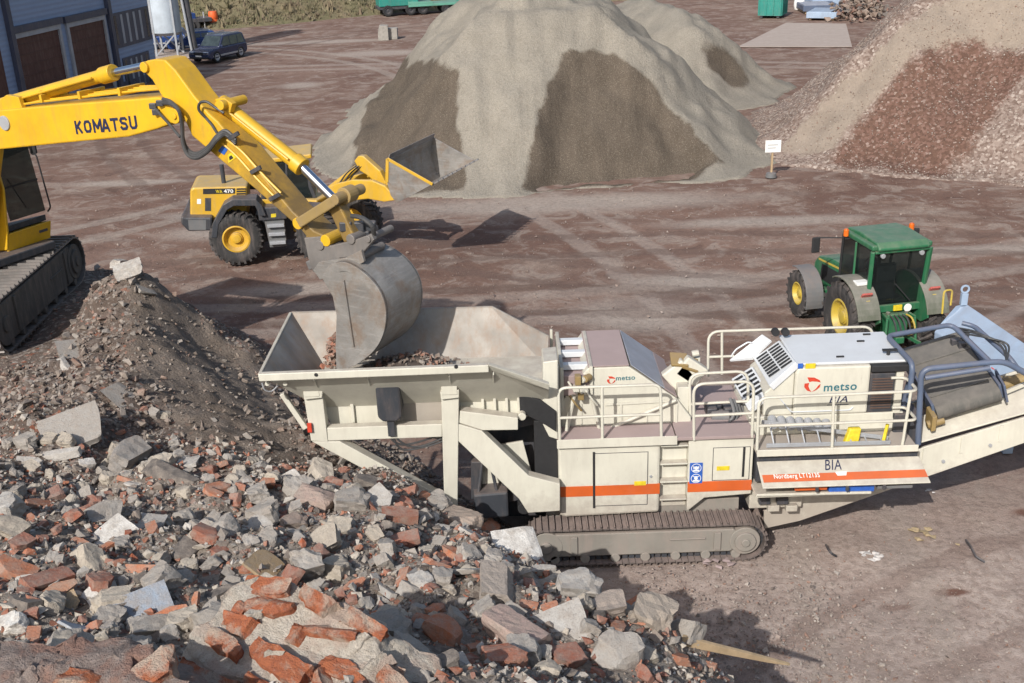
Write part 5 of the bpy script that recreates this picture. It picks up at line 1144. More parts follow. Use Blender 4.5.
# ================================================================== EXCAVATOR
SX = Vector((-11.8, 22.6, 0)); e_ = Vector((9.4, -5.2, 0)).normalized(); nw = Vector((-e_.y, e_.x, 0))      # boom heading, and the direction away from the viewer
PZ = 2.80
EX = empty('excavator', (SX.x, SX.y, PZ), 0, 'yellow crawler excavator on the heap, its boom reaching over the feed hopper', 'excavator')
EM = Matrix(((e_.x, nw.x, 0, SX.x), (e_.y, nw.y, 0, SX.y), (0, 0, 1, 0), (0, 0, 0, 1)))
def ep(px, py, off): return vpl(px, py, SX+nw*off, nw)
def eside(pts, off, depth): m = Wm(); m.prism([ep(x, y, off) for x, y in pts], nw*depth); return m
def eb(name, mat, m, bevel=.015, parent=None, smooth=None, label=None): return m.build(name, mat, parent or EX, bevel, smooth, label)
# tracks
q0, q1 = gp(10, 354, PZ), gp(86, 279, PZ); td = (q1-q0); tl = td.length; ta = math.atan2(td.y, td.x)
for off in (0, 2.45):
    Mt = Matrix.Translation(q0+Vector((-math.sin(ta), math.cos(ta), 0))*off) @ Matrix.Rotation(ta, 4, 'Z')
    track_unit(EX, -.35, tl+.2, 0, .72, 0, 1.12, ('trackg', 'trackside'), .19, world=True, M=Mt, lug=.04)
m = MB(True, EM); m.bb(-1.6, 1.4, -1.0, 1.0, PZ+.45, PZ+.95); eb('undercarriage', 'dark', m, .05)
m = MB(True, EM); m.cyl((0, 0, PZ+.9), (0, 0, PZ+1.15), .65, 28); eb('slew_ring', 'dark', m)
# superstructure
m = MB(True, EM); m.bb(-3.0, 1.3, -1.3, 1.5, PZ+1.2, PZ+1.38); eb('deck', 'dark', m, .03)
m = MB(True, EM); m.bb(-2.4, -.3, -1.3, 1.5, PZ+1.36, PZ+2.3); eb('engine_housing', 'yellow', m, .08)
m = MB(True, EM); m.bb(-3.2, -2.41, -1.35, 1.55, PZ+1.15, PZ+2.35); eb('counterweight', 'yellow', m, .15)
m = MB(True, EM); m.bb(-.28, .9, -1.3, -.55, PZ+1.36, PZ+2.0); eb('tank', 'yellow', m, .06)
# cab
CO = .55
cabo = [(-100, 138), (-22, 138), (-14, 150), (7, 220), (6, 232), (-100, 250)]
m = eside([(-100, 138), (-72, 138), (-62, 242), (-100, 250)], CO, 1.05); cab = eb('cab', 'dark', m, .03)
m = eside([(-100, 134), (-22, 136), (-14, 148), (-100, 150)], CO, 1.05); eb('cab_roof', 'yellow', m, .03, cab)
m = eside([(-70, 244), (5, 227), (6, 233), (-70, 250)], CO, 1.05); eb('cab_floor', 'dark', m, .01, cab)
for o_ in (CO+.03, CO+1.02): m = Wm(); m.beam(ep(-15, 147, o_), ep(6, 230, o_), .06, .08, nw); eb('cab_post', 'black', m, .01, cab)
m = Wm(); q = ep(-44, 222, CO+.52); m.box(q, (.5, .5, .16)); m.box(q+Vector((-.24, .1, .38)), (.16, .48, .7)); eb('seat', 'dark', m, .05, cab)
m = Wm(); m.beam(ep(-12, 222, CO+.1), ep(-12, 222, CO+.95), .1, .14); eb('console', 'grey', m, .02, cab)
m = eside([(-85, 156), (-28, 150), (-20, 160), (0, 222), (-85, 238)], CO-.012, .01); eb('window', 'pane', m, 0, cab)
m = Wm(); a, b = ep(-14, 150, CO), ep(7, 222, CO); c, d = b+nw*1.0, a+nw*1.0; oo = e_*.008
m.prism([a+oo+nw*.07, b+oo+nw*.07, c+oo-nw*.02, d+oo-nw*.02], e_*.008); eb('windscreen', 'pane', m, 0, cab)
m = eside([(-100, 251), (6, 234), (9, 234), (9, 252), (-100, 272)], CO-.03, 1.10); eb('cab_base', 'yellow', m, .02)
m = eside([(-20, 168), (-4, 166), (3, 190), (7, 232), (7, 250), (-20, 254)], CO-.08, .05); eb('side_guard', 'yellow', m, .015)
m = Wm(); p = ep(9, 243, CO-.03)+e_*.012; m.prism([p+nw*.78, p+nw*1.0, p+nw*1.0+Vector((0, 0, .12)), p+nw*.78+Vector((0, 0, .12))], e_*.006); eb('step_plate', 'dark', m, 0)
m = Wm(); a = ep(-10, 165, CO)+nw*1.06; b = ep(7, 224, CO)+nw*1.06; m.tube(rounded([a, a+e_*.12, b+e_*.12+Vector((0, 0, .1)), b], .1), .018, 6); eb('handrail', 'black', m, 0)
m = Wm(); p = ep(-12, 158, CO)+nw*1.12; m.box(p, (.14, .08, .3)); eb('mirror', 'black', m, .02)
m = Wm(); a = ep(-3, 190, CO)+e_*.02; m.tube([a+nw*.05, a+nw*1.0], .02, 6); m.tube([ep(-6, 182, CO)+e_*.02+nw*.3, ep(4, 214, CO)+e_*.02+nw*.55], .014, 6); eb('wiper', 'black', m, 0, cab)
# boom
BO = -.36
bpts = [(0, 110), (60, 104.5), (140, 98.5), (157, 97), (168, 101), (177, 110), (178.5, 118), (173, 123), (157, 129), (128, 137), (60, 143.5), (0, 149.5)]
bw = [ep(x, y, BO) for x, y in bpts]; uo = lambda p: (p-SX).dot(e_)
tl_, bl_ = bw[0], bw[-1]; foot = SX + e_*(uo(tl_)-2.3) + nw*BO
low = [bl_-e_*.75+Vector((0, 0, -.02)), foot+e_*.22+Vector((0, 0, 4.35)), foot-e_*.22+Vector((0, 0, 4.75)), tl_-e_*1.25+Vector((0, 0, -.35))]
m = Wm(); m.prism(bw+low, nw*.72); boom = eb('boom', 'yellow', m, .03)
LET = dict(K=[[(.1, 0), (.1, 1)], [(.12, .42), (.82, .95)], [(.36, .58), (.86, .05)]], O=[[(.28, .1), (.1, .3), (.1, .7), (.28, .9), (.72, .9), (.9, .7), (.9, .3), (.72, .1), (.28, .1)]],
           M=[[(.1, 0), (.1, 1)], [(.12, .9), (.5, .3)], [(.5, .3), (.88, .9)], [(.9, 1), (.9, 0)]], A=[[(.06, 0), (.46, .95)], [(.54, .95), (.94, 0)], [(.25, .28), (.75, .28)]], T=[[(.02, .9), (.98, .9)], [(.5, 0), (.5, .82)]],
           S=[[(.9, .78), (.75, .91), (.25, .91), (.1, .76), (.25, .55), (.75, .47), (.9, .25), (.75, .09), (.25, .09), (.08, .24)]], U=[[(.1, 1), (.1, .28), (.28, .1), (.72, .1), (.9, .28), (.9, 1)]])
lw, rwd = ep(76.5, 133.6, BO), ep(139.8, 128.6, BO); dv = (rwd-lw)/7; hv = Vector((0, 0, .22))+e_*.0
m = Wm(); lay = 0
for i_, ch in enumerate('KOMATSU'):
    wsc = 1.06 if ch == 'M' else .84
    for st in LET[ch]:
        for (xa, ya), (xb, yb) in zip(st[:-1], st[1:]):
            a = lw+dv*(i_+xa*wsc*.92+.02)+hv*ya; b = lw+dv*(i_+xb*wsc*.92+.02)+hv*yb; d_ = (b-a).normalized(); sd_ = d_.cross(nw).normalized()*.024; a = a-d_*.012; b = b+d_*.012
            lay = (lay+1) % 5; m.prism([a-sd_-nw*.001, b-sd_-nw*.001, b+sd_-nw*.001, a+sd_-nw*.001], -nw*(.003+.0012*lay))
eb('lettering', 'navy', m, 0, boom)
for px, py, r in ((5, 123, .14), (175, 116, .13), (176, 116, .05)):
    m = Wm(); p = ep(px, py, BO); m.cyl(p-nw*(.03 if r > .06 else .06), p+nw*.05, r, 20); eb('pin', 'galv' if px == 5 else 'yellow', m, .01, boom)
for k in range(4):
    m = Wm(); o = -.22+.14*k; m.tube(rounded([ep(2, 108-k, o), ep(30, 103-k*1.2, o), ep(135, 91-k*1.5, o), ep(160, 89-k, o)], .3), .022, 6); eb('hydraulic_pipe', 'yellow', m, 0, boom)
for px in (40, 78, 118):
    m = Wm(); p = ep(px, 106-px*.085, -.28); m.prism([p, p+e_*.06, p+e_*.06+Vector((0, 0, .14)), p+Vector((0, 0, .14))], nw*.6); eb('pipe_clamp', 'yellow', m, .005, boom)
# arm cylinder on top of the boom
m = Wm(); a, b = ep(-12, 108, -.05), ep(112, 73, -.05); m.cyl(a, b, .115, 20); m.cyl(a.lerp(b, .93), b+(b-a).normalized()*.05, .15, 20); cyl_ = eb('arm_cylinder', 'yellow', m, .01, None, 40)
m = Wm(); c = ep(145, 66, -.05); m.cyl(b, c, .07, 18); eb('rod', 'chrome', m, 0, cyl_, 40)
m = Wm(); m.tube([a.lerp(b, .1)-nw*.16, a.lerp(b, .9)-nw*.16], .022, 6); m.tube([a.lerp(b, .5)-nw*.16, a.lerp(b, .5)-nw*.1], .04, 6); eb('cylinder_pipe', 'yellow', m, 0, cyl_)
m = Wm(); p = ep(5, 108, -.3); m.prism([ep(-15, 112, -.3), ep(22, 108, -.3), ep(18, 97, -.3), ep(6, 95, -.3)], nw*.1); m.prism([ep(-15, 112, .12), ep(22, 108, .12), ep(18, 97, .12), ep(6, 95, .12)], nw*.1); eb('cylinder_bracket', 'yellow', m, .01, boom)
# arm
AO = -.27
ap = [(141, 69), (142, 63), (147, 60.5), (156, 59), (165, 60), (175, 70), (194, 96), (208, 113), (218, 122), (228, 134), (256, 168), (293, 212), (314, 231), (330, 238), (326, 243), (309, 240), (301, 230), (255, 189), (211, 152), (192, 136), (184, 119), (172, 108), (161, 95), (152, 80), (147, 75)]
m = Wm(); m.prism([ep(x, y, AO) for x, y in ap], nw*.50); MT['armyellow'] = paint('greasy_arm_paint', (.70, .41, .016), .42, .35, grime=.34, var=.10, dcol=(.30, .20, .08, 1), dirt_at=(tuple(ep(330, 240, 0)-Vector((SX.x, SX.y, PZ))), 3.0)); arm = eb('arm', 'armyellow', m, .025)
for px, py, r in ((145.5, 67, .09), (299, 223, .1), (327, 240, .1), (222, 105, .08)):
    m = Wm(); p = ep(px, py, AO); m.cyl(p-nw*.05, p+nw*.55, r, 18); eb('pin', 'yellow', m, .01, arm)
m = eside([(215, 99), (224, 98), (232, 104), (230, 113), (220, 110)], -.2, .12); m.prism([ep(x, y, .1) for x, y in [(215, 99), (224, 98), (232, 104), (230, 113), (220, 110)]], nw*.12); eb('cylinder_lug', 'yellow', m, .01, arm)
for o, dx in ((AO-.02, 0), (AO-.02, 5)):
    m = Wm(); m.tube(rounded([ep(222+dx, 143-dx*.6, o), ep(236+dx, 155-dx, o), ep(258+dx, 180-dx, o), ep(276+dx, 198-dx, o)], .2), .02, 6); eb('hydraulic_pipe', 'yellow', m, 0, arm)
for px, py in ((234, 138), (256, 172), (275, 199)):
    m = Wm(); p = ep(px, py, AO-.05); m.beam(p-e_*.11-Vector((0, 0, .02)), p+e_*.11+Vector((0, 0, .09)), .07, .05, nw); eb('pipe_clamp', 'dark', m, .005, arm)
m = eside([(222, 146), (228, 149), (224, 155), (218, 151)], AO-.008, .01); eb('sticker', 'blue', m, 0, arm)
m = eside([(231.5, 152.5), (236, 157.5), (228.5, 163), (227.5, 155)], AO-.008, .01); w_ = eb('warning_sign', 'stick', m, 0, arm)
m = eside([(231, 155), (233.5, 158), (229.5, 160.5), (229, 157)], AO-.011, .003); eb('pictogram', 'black', m, 0, arm)
# hoses from boom to arm
for k in range(3):
    o = AO-.10-.035*k
    m = Wm(); m.tube(bez([ep(163, 99+k*2, BO-.03), ep(171, 102+k, BO-.08), ep(179, 111, BO-.12), ep(182, 124+k, o), ep(183, 139+k*2, o), ep(188, 150+k*2.4, o), ep(197, 153.5+k*2.2, o), ep(208, 147+k*2, o), ep(217, 136+k*2, o), ep(226, 131+k*2, AO-.05), ep(236, 140+k*2, AO-.03)], 8), .034, 8); eb('hose', 'hose', m, 0)
m = Wm(); m.tube(bez([ep(206, 118, AO-.02), ep(199, 110, AO-.08), ep(200, 103, AO-.1), ep(207, 102, AO-.08), ep(216, 108, AO-.04), ep(224, 113, AO-.02)], 8), .024, 8); eb('hose', 'hose', m, 0)
m = Wm(); m.tube(bez([ep(206, 118, AO-.02), ep(212, 125, AO-.03), ep(217, 133, AO-.02)], 6), .024, 8); eb('hose', 'hose', m, 0)
for px, py in ((153, 106), (156, 112), (160, 103)): m = Wm(); p = ep(px, py, BO-.04); m.box(p, (.12, .08, .1)); eb('valve', 'dark', m, .01, boom)
m = Wm(); m.tube(bez([ep(154, 107, BO-.04), ep(160, 114, BO-.08), ep(170, 125, BO-.06), ep(180, 137, BO-.1)], 6), .024, 8); eb('hose', 'hose', m, 0)
# bucket cylinder
a, b, c = ep(223, 104, 0), ep(301, 166, 0), ep(334, 199, 0)
m = Wm(); m.cyl(a, b, .125, 20); d = (b-a).normalized(); m.cyl(b-d*.14, b+d*.04, .16, 20); m.cyl(a-d*.05, a+d*.1, .15, 20); bc = eb('bucket_cylinder', 'yellow', m, .01, None, 40)
m = Wm(); m.cyl(b, c, .075, 18); eb('rod', 'chrome', m, 0, bc, 40)
m = Wm(); m.tube([a.lerp(b, .1)-nw*.16+Vector((0, 0, .06)), a.lerp(b, .92)-nw*.16+Vector((0, 0, .06))], .02, 6); eb('cylinder_pipe', 'yellow', m, 0, bc)
# linkage
for o in (-.36, .28): m = Wm(); m.beam(ep(299, 223, o), ep(334, 201, o), .08, .17, nw.cross((c-a).normalized())); eb('link_arm', 'brass', m, .02)
m = Wm(); p = ep(334, 200, -.4); m.cyl(p, p+nw*.76, .09, 18); m.cyl(p+nw*.25, p+nw*.5, .14, 18); eb('link_pin', 'brass', m, .015)
m = Wm(); m.beam(ep(337, 205, -.16), ep(353, 239, -.16), .26, .20, nw); eb('bucket_link', 'armyellow', m, .03)
# quick coupler
m = eside([(304, 238), (328, 236), (330, 246), (352, 241), (371, 234), (374, 240), (360, 256), (340, 258), (326, 274), (313, 272), (308, 258)], -.30, .10); m.prism([ep(x, y, .24) for x, y in [(304, 238), (328, 236), (330, 246), (352, 241), (371, 234), (374, 240), (360, 256), (340, 258), (326, 274), (313, 272), (308, 258)]], nw*.1); cp_ = eb('coupler', 'trackg', m, .012)
m = Wm(); m.beam(ep(316, 262, 0), ep(362, 244, 0), .5, .16); eb('coupler_body', 'steel', m, .02, cp_)
for px, py, r in ((318, 246, .085), (349, 240, .085), (318, 270, .075), (357, 258, .07), (366, 240, .06)):
    m = Wm(); p = ep(px, py, -.36); m.cyl(p+nw*.03, p+nw*.72, r, 18); eb('coupler_pin', 'trackg', m, .012, cp_)
m = Wm(); m.tube(bez([ep(352, 216, -.2), ep(362, 218, -.3), ep(372, 226, -.3), ep(374, 236, -.2)], 6), .04, 8); eb('hose', 'hose', m, 0)
for k in range(5): m = Wm(); p = ep(346+k*6, 226+(k % 2)*9, -.2+.08*k); m.box(p, (.2, .14, .16)); eb('coupler_block', 'dark', m, .02, cp_)
# bucket: curled shell, two cheeks, teeth
WB = .53
prof = [(322, 277), (329, 266), (343, 261.5), (357, 267), (371, 278), (382, 293), (387, 312), (384, 334), (374, 351), (357, 364), (337, 374)]
outer = [ep(x, y, -WB) for x, y in bez([(x, y, 0) for x, y in prof], 4) and [(v.x, v.y) for v in bez([(x, y, 0) for x, y in prof], 4)]]
ctr = sum(outer, Vector())/len(outer); inner = [p+(ctr-p).normalized()*.045 for p in outer]
m = Wm(); m.prism(outer+inner[::-1], nw*(2*WB)); bk = eb('bucket', 'bucket', m, .004, None, 35)
chk = outer + [ep(336, 345, -WB), ep(337, 315, -WB), ep(333, 296, -WB)]
for o in (0.0, 2*WB-.05):
    m = Wm(); m.prism([p+nw*(o+(-.012 if o == 0 else .012)) for p in chk], nw*.05); eb('cheek', 'bucket', m, .004, bk)
rim = [p+(ctr-p).normalized()*.16 for p in outer]
m = Wm(); m.prism(outer[6:]+rim[6:][::-1], -nw*.03); eb('wear_band', 'bucket', m, .004, bk)
m = Wm(); m.beam(ep(344, 280, -WB-.02), ep(354, 346, -WB-.02), .03, .06, nw); eb('cheek_rib', 'bucket', m, .004, bk)
for o in (.12, 2*WB-.2): m = Wm(); m.prism([ep(x, y, -WB+o) for x, y in [(320, 280), (313, 270), (319, 262), (345, 258), (361, 250), (364, 262), (350, 270), (332, 274)]], nw*.06); eb('bucket_ear', 'bucket', m, .008, bk)
m = Wm(); m.prism([ep(x, y, -.3) for x, y in [(366, 274), (369, 276), (367, 279), (364, 277)]], nw*.7); eb('back_rib', 'bucket', m, .004, bk)
lipd = (outer[-1]-outer[-4]).normalized()
for k in range(4):
    p = outer[-1]+nw*(.1+k*.28); m = Wm(); sv = [p+lipd*-.12+nw*x+Vector((0, 0, z)) for x in (-.06, .06) for z in (-.03, .05)]; tp = [p+lipd*.16+nw*x for x in (-.03, .03)]
    m.add(sv+tp, [(0, 1, 3, 2), (0, 2, 5, 4), (1, 4, 5, 3), (0, 4, 1), (2, 3, 5)]); eb('tooth', 'steel', m, .004, bk)
# rubble tipping out of the bucket
rd = random.Random(11)
pts, szs, cols = [], [], []
for _ in range(170):
    t_ = rd.random(); p = ep(338-9*t_+rd.gauss(0, 3.2), 334+34*t_, -.45+rd.random()*.8); pts.append(tuple(p)); szs.append(rd.uniform(.05, .15)); cols.append(rd.choice([(.34, .12, .07, 1), (.27, .13, .09, 1), (.38, .26, .2, 1), (.2, .13, .1, 1)]))
fr_ = scatter_mesh('falling_rubble', pts, szs, cols, shp, frag_m, sink=.5); tag(fr_, 'stream of reddish brick bits dropping from the bucket into the hopper', 'rubble', kind='stuff')
# ================================================================== WHEELS
def wheel(parent, c, R, Wd, rimR, tyre='tyre', rim='limey', lugs=22, lug_h=.05, chev=.5, side=-1, M=None, name='wheel', world=False):
    """tyre with tread bars (axis = local y) and a dished rim; side is the outer face"""
    m = MB(world, M); h = Wd/2; k = R-rimR
    m.lathe([(rimR, -h*.78), (rimR+k*.3, -h*.98), (rimR+k*.65, -h), (R-lug_h*1.4, -h*.86), (R-lug_h, -h*.6), (R-lug_h, h*.6), (R-lug_h*1.4, h*.86), (rimR+k*.65, h), (rimR+k*.3, h*.98), (rimR, h*.78)], c, 'Y', 40, True)
    w = m.build(name, tyre, parent, 0, 40)
    m = MB(world, M); C_ = Vector(c)
    for i in range(lugs):
        for sd in (-1, 1):
            a = 2*math.pi*(i+(.5 if sd > 0 else 0))/lugs; tw = 2*math.pi/lugs*chev
            P0 = lambda aa, y, r: C_+Vector((r*math.cos(aa), y, r*math.sin(aa)))
            wd = 2*math.pi/lugs*.22
            y0, y1 = sd*h*.02, sd*h*.99; r0, r1 = R-lug_h*1.6, R
            vs = [P0(a-wd, y0, r0), P0(a+wd, y0, r0), P0(a+tw+wd, y1, r0-lug_h), P0(a+tw-wd, y1, r0-lug_h), P0(a-wd*.7, y0, r1), P0(a+wd*.7, y0, r1), P0(a+tw+wd*.7, y1, r1-lug_h*.5), P0(a+tw-wd*.7, y1, r1-lug_h*.5)]
            m.add(vs, [(0, 3, 2, 1), (4, 5, 6, 7), (0, 1, 5, 4), (1, 2, 6, 5), (2, 3, 7, 6), (3, 0, 4, 7)])
    m.build('tread', tyre, w)
    m = MB(world, M); s = side
    m.lathe([(rimR+.015, s*h*.80), (rimR*.93, s*h*.84), (rimR*.86, s*h*.62), (rimR*.74, s*h*.30), (rimR*.46, s*h*.26), (rimR*.42, s*h*.48), (rimR*.30, s*h*.52), (0, s*h*.52)], c, 'Y', 32, cap=False)
    m.lathe([(rimR+.01, -s*h*.78), (rimR*.85, -s*h*.5), (0, -s*h*.4)], c, 'Y', 24, cap=False); r_ = m.build('rim', rim, w, 0, 30)
    m = MB(world, M); m.lathe([(rimR*.36, s*h*.45), (rimR*.34, s*h*.62), (rimR*.2, s*h*.66), (0, s*h*.66)], c, 'Y', 20, cap=False)
    if name == 'wheel' and R > .6: m.build('wheel_hub', rim, r_)
    return w
# ================================================================== WHEEL LOADER
PV = Vector((-7.14, 35.53, 0)); RZ = R_(8.); FZ = R_(-23.)
LD = empty('wheel_loader', PV, RZ, 'yellow articulated wheel loader with raised bucket behind the excavator arm', 'wheel loader')
rh = Vector((math.cos(RZ), math.sin(RZ), 0)); rr = Vector((math.sin(RZ), -math.cos(RZ), 0)); fh = Vector((math.cos(FZ), math.sin(FZ), 0)); fr = Vector((math.sin(FZ), -math.cos(FZ), 0))
MF = Matrix.Rotation(FZ-RZ, 4, 'Z')
def lr(pts, off, depth): m = Wm(); m.prism([vpl(x, y, PV+rr*off, rr) for x, y in pts], -rr*depth); return m
def lf(pts, off, depth): m = Wm(); m.prism([vpl(x, y, PV+fr*off, fr) for x, y in pts], -fr*depth); return m
def lb(name, mat, m, bevel=.02, parent=None, smooth=None): return m.build(name, mat, parent or LD, bevel, smooth)
for sd in (-1, 1):
    wheel(LD, (-1.78, sd*1.08, .88), .88, .64, .43, rim='yellow2', lugs=26, lug_h=.06, side=sd)
    wheel(LD, (1.78, sd*1.08, .88), .88, .64, .43, rim='yellow2', lugs=26, lug_h=.06, side=sd, M=MF)
hd = lb('hood', 'yellow2', lr([(190, 190), (193, 187.5), (247, 186.5), (247, 222), (195, 225), (190, 222)], .85, 1.7), .06)
lb('hood_label', 'black', lr([(203, 188.8), (235, 188.2), (235, 193.6), (203, 194.2)], .858, .004), 0, hd)
pl_ = lambda x, y: vpl(x, y, PV+rr*.864, rr)
text('lettering', 'WA', pl_(216, 193.2), pl_(222.5, 193.1), (0, 0, 1), 'stick', hd, height=.11, bold=.02); text('lettering', '470', pl_(224, 193.1), pl_(233.5, 192.9), (0, 0, 1), 'white', hd, height=.12, bold=.03)
for k in range(3): lb('vent', 'black', lr([(236.5, 188.3+k*2.4), (246, 188.1+k*2.4), (246, 189.7+k*2.4), (236.5, 189.9+k*2.4)], .856, .004), 0, hd)
lb('vent', 'dark', lr([(205, 198), (211, 198), (211, 211), (205, 211)], .857, .01), 0, hd)
lb('sticker', 'white', lr([(197, 199), (201, 199), (201, 204), (197, 204)], .857, .004), 0, hd)
m = MB(); x = (vpl(190, 200, PV+rr*.85, rr)-PV).dot(rh); m.bb(x-.05, x-.005, -.7, .7, 1.35, 2.1); lb('grille', 'black', m, .02, hd)
lb('counterweight', 'dark', lr([(180.5, 216), (186, 217.5), (212, 217.5), (212, 231), (188, 231.5), (181, 224)], 1.22, 2.44), .06)
lb('rear_plate', 'grey', lr([(188, 220), (206, 220), (206, 230), (189, 230)], 1.228, .01), 0)
fd = [(211, 238), (213, 223), (223, 205), (232, 199.5), (256, 199.5), (262, 206), (266, 216), (260, 216), (255, 206), (234, 206), (227, 210), (218.5, 225), (217, 238)]
lb('fender', 'dark', lr(fd, 1.42, .72), .02)
m = Wm(); m.prism([p+(-rr)*2.12 for p in [vpl(x, y, PV+rr*1.42, rr) for x, y in fd]], -rr*.72); lb('fender', 'dark', m, .02)
m = Wm(); a = vpl(224, 184, PV+rr*.3, rr); m.cyl(a-Vector((0, 0, .3)), a+Vector((0, 0, .65)), .07, 14); lb('exhaust', 'dark', m, .01)
lb('side_tank', 'dark', lr([(257, 208), (285, 207), (287, 219), (259, 221)], 1.3, .7), .03)
ld_ = lb('ladder', 'grey', lr([(264, 219), (284, 218), (287, 246), (270, 247.5)], 1.22, .05), .01)
for k in range(3): lb('step', 'galv', lr([(267+k*1.3, 225+k*8.5), (284+k*.8, 224+k*8.5), (284.3+k*.8, 227+k*8.5), (267.5+k*1.3, 228+k*8.5)], 1.36, .16), .008, ld_)
lb('sticker', 'stick', lr([(271, 214), (276, 213.5), (276, 217), (271, 217.5)], 1.306, .004), 0)
lb('centre_frame', 'dark', lr([(255, 215), (312, 210), (320, 236), (258, 243)], .55, 1.1), .03)
cab_ = lb('cab', 'pane', lr([(264, 163), (307, 158), (311, 186), (316, 198), (262, 199)], .78, 1.5), .04)
rf = Wm(); rf.prism([vpl(x, y, PV+rr*.85, rr) for x, y in [(258, 163), (262, 159.5), (311, 154), (312, 158.5), (262, 164)]], -rr*1.66); lb('roof', 'yellow2', rf, .04, cab_)
for pts in ([(263, 163), (267, 162.5), (265, 199), (261, 199)], [(304.5, 158.5), (307.5, 158), (311.5, 186), (316.5, 198), (313, 198), (308.5, 187)], [(285, 161), (287, 161), (288, 199), (286, 199)]): lb('cab_post', 'dark', lr(pts, .79, .08), .008, cab_)
lb('cab_base', 'yellow2', lr([(259, 199.5), (317, 198.5), (318, 211), (259, 213)], .80, 1.55), .03)
# front frame, arms, bucket
m = MB(M=MF); m.bb(.25, 1.3, -.48, .48, .75, 1.9); m.prism([(.9, -.5, 1.3), (1.9, -.5, 1.1), (1.9, -.5, .75), (.9, -.5, .7)], (0, 1.0, 0)); lb('front_frame', 'yellow2', m, .05)
m = MB(M=MF); m.bb(1.2, 2.2, -1.45, -.75, 1.86, 1.93); lb('fender', 'dark', m, .02); m = MB(M=MF); m.bb(1.2, 2.2, .75, 1.45, 1.86, 1.93); lb('fender', 'dark', m, .02)
ar = [(322, 190), (335, 184), (352, 180), (372, 180.5), (385, 186), (398, 200), (384, 202), (368, 199), (348, 201), (332, 202)]
lb('lift_arm', 'yellow2', lf(ar, .62, .16), .03)
pts_ = [vpl(x, y, PV+fr*.62, fr)-fr*1.08 for x, y in ar]; m = Wm(); m.prism(pts_, -fr*.16); lb('lift_arm', 'yellow2', m, .03)
m = Wm(); a = vpl(392, 197, PV+fr*.6, fr); m.cyl(a, a-fr*1.25, .1, 14); lb('cross_tube', 'yellow2', m)
lb('tilt_lever', 'yellow2', lf([(354, 161), (358, 156), (363, 156), (371, 163), (380, 171), (386, 184), (381, 188), (374, 182), (368, 176), (360, 171)], .12, .24), .03)
m = Wm(); a, b = vpl(330, 189, PV, fr), vpl(357, 168, PV, fr); m.cyl(a, b, .11, 16); c_ = lb('tilt_cylinder', 'yellow2', m, .01, None, 40); m = Wm(); m.cyl(b, vpl(362, 160, PV, fr), .055, 12); lb('rod', 'chrome', m, 0, c_)
lb('tilt_link', 'yellow2', lf([(380, 182), (385, 181), (392, 176), (393, 181), (386, 187)], .1, .2), .02)
for k in range(3): m = Wm(); m.tube(bez([vpl(338+k*4, 186, PV+fr*(.3-.1*k), fr), vpl(346+k*4, 174, PV+fr*(.3-.1*k), fr), vpl(356+k*3, 166, PV+fr*(.3-.1*k), fr)], 6), .025, 6); lb('hose', 'hose', m, 0)
bp = [(388, 158.5), (386, 166), (387.5, 182), (391, 195), (397, 203), (433, 184)]
ow = [vpl(x, y, PV+fr*1.52, fr) for x, y in bp]; ctr = sum(ow, Vector())/len(ow); iw = [p+(ctr-p).normalized()*.05 for p in ow]; iw[-1] = ow[-1]+Vector((0, 0, .02))
m = Wm(); m.prism(ow+iw[::-1], -fr*3.04); bk = lb('bucket', 'bucket', m, .006)
for o in (-.03, 3.03): m = Wm(); m.prism([p-fr*o for p in ow], -fr*.05); lb('cheek', 'bucket', m, .006, bk)
m = Wm(); d = (ow[0]-ow[1]).normalized(); m.prism([ow[0], ow[0]+d*.14, ow[0]+d*.14+fh*.03, ow[0]+fh*.03], -fr*3.04); lb('spill_guard', 'steel', m, .004, bk)
m = Wm(); m.beam(ow[0]+fr*.035, ow[5]+fr*.035, .03, .09, fr.cross((ow[5]-ow[0]).normalized())); m.beam(ow[0]+fr*.035, ow[2]+fr*.035, .03, .10, fr.cross((ow[2]-ow[0]).normalized())); lb('cheek_edge', 'yellow2', m, .004, bk)
for k in range(10):
    p = ow[5]-fr*(.08+k*.32); m = Wm(); dd = (ow[5]-ow[4]).normalized(); m.beam(p-dd*.1, p+dd*.17, .09, .05); lb('tooth', 'steel', m, .006, bk)
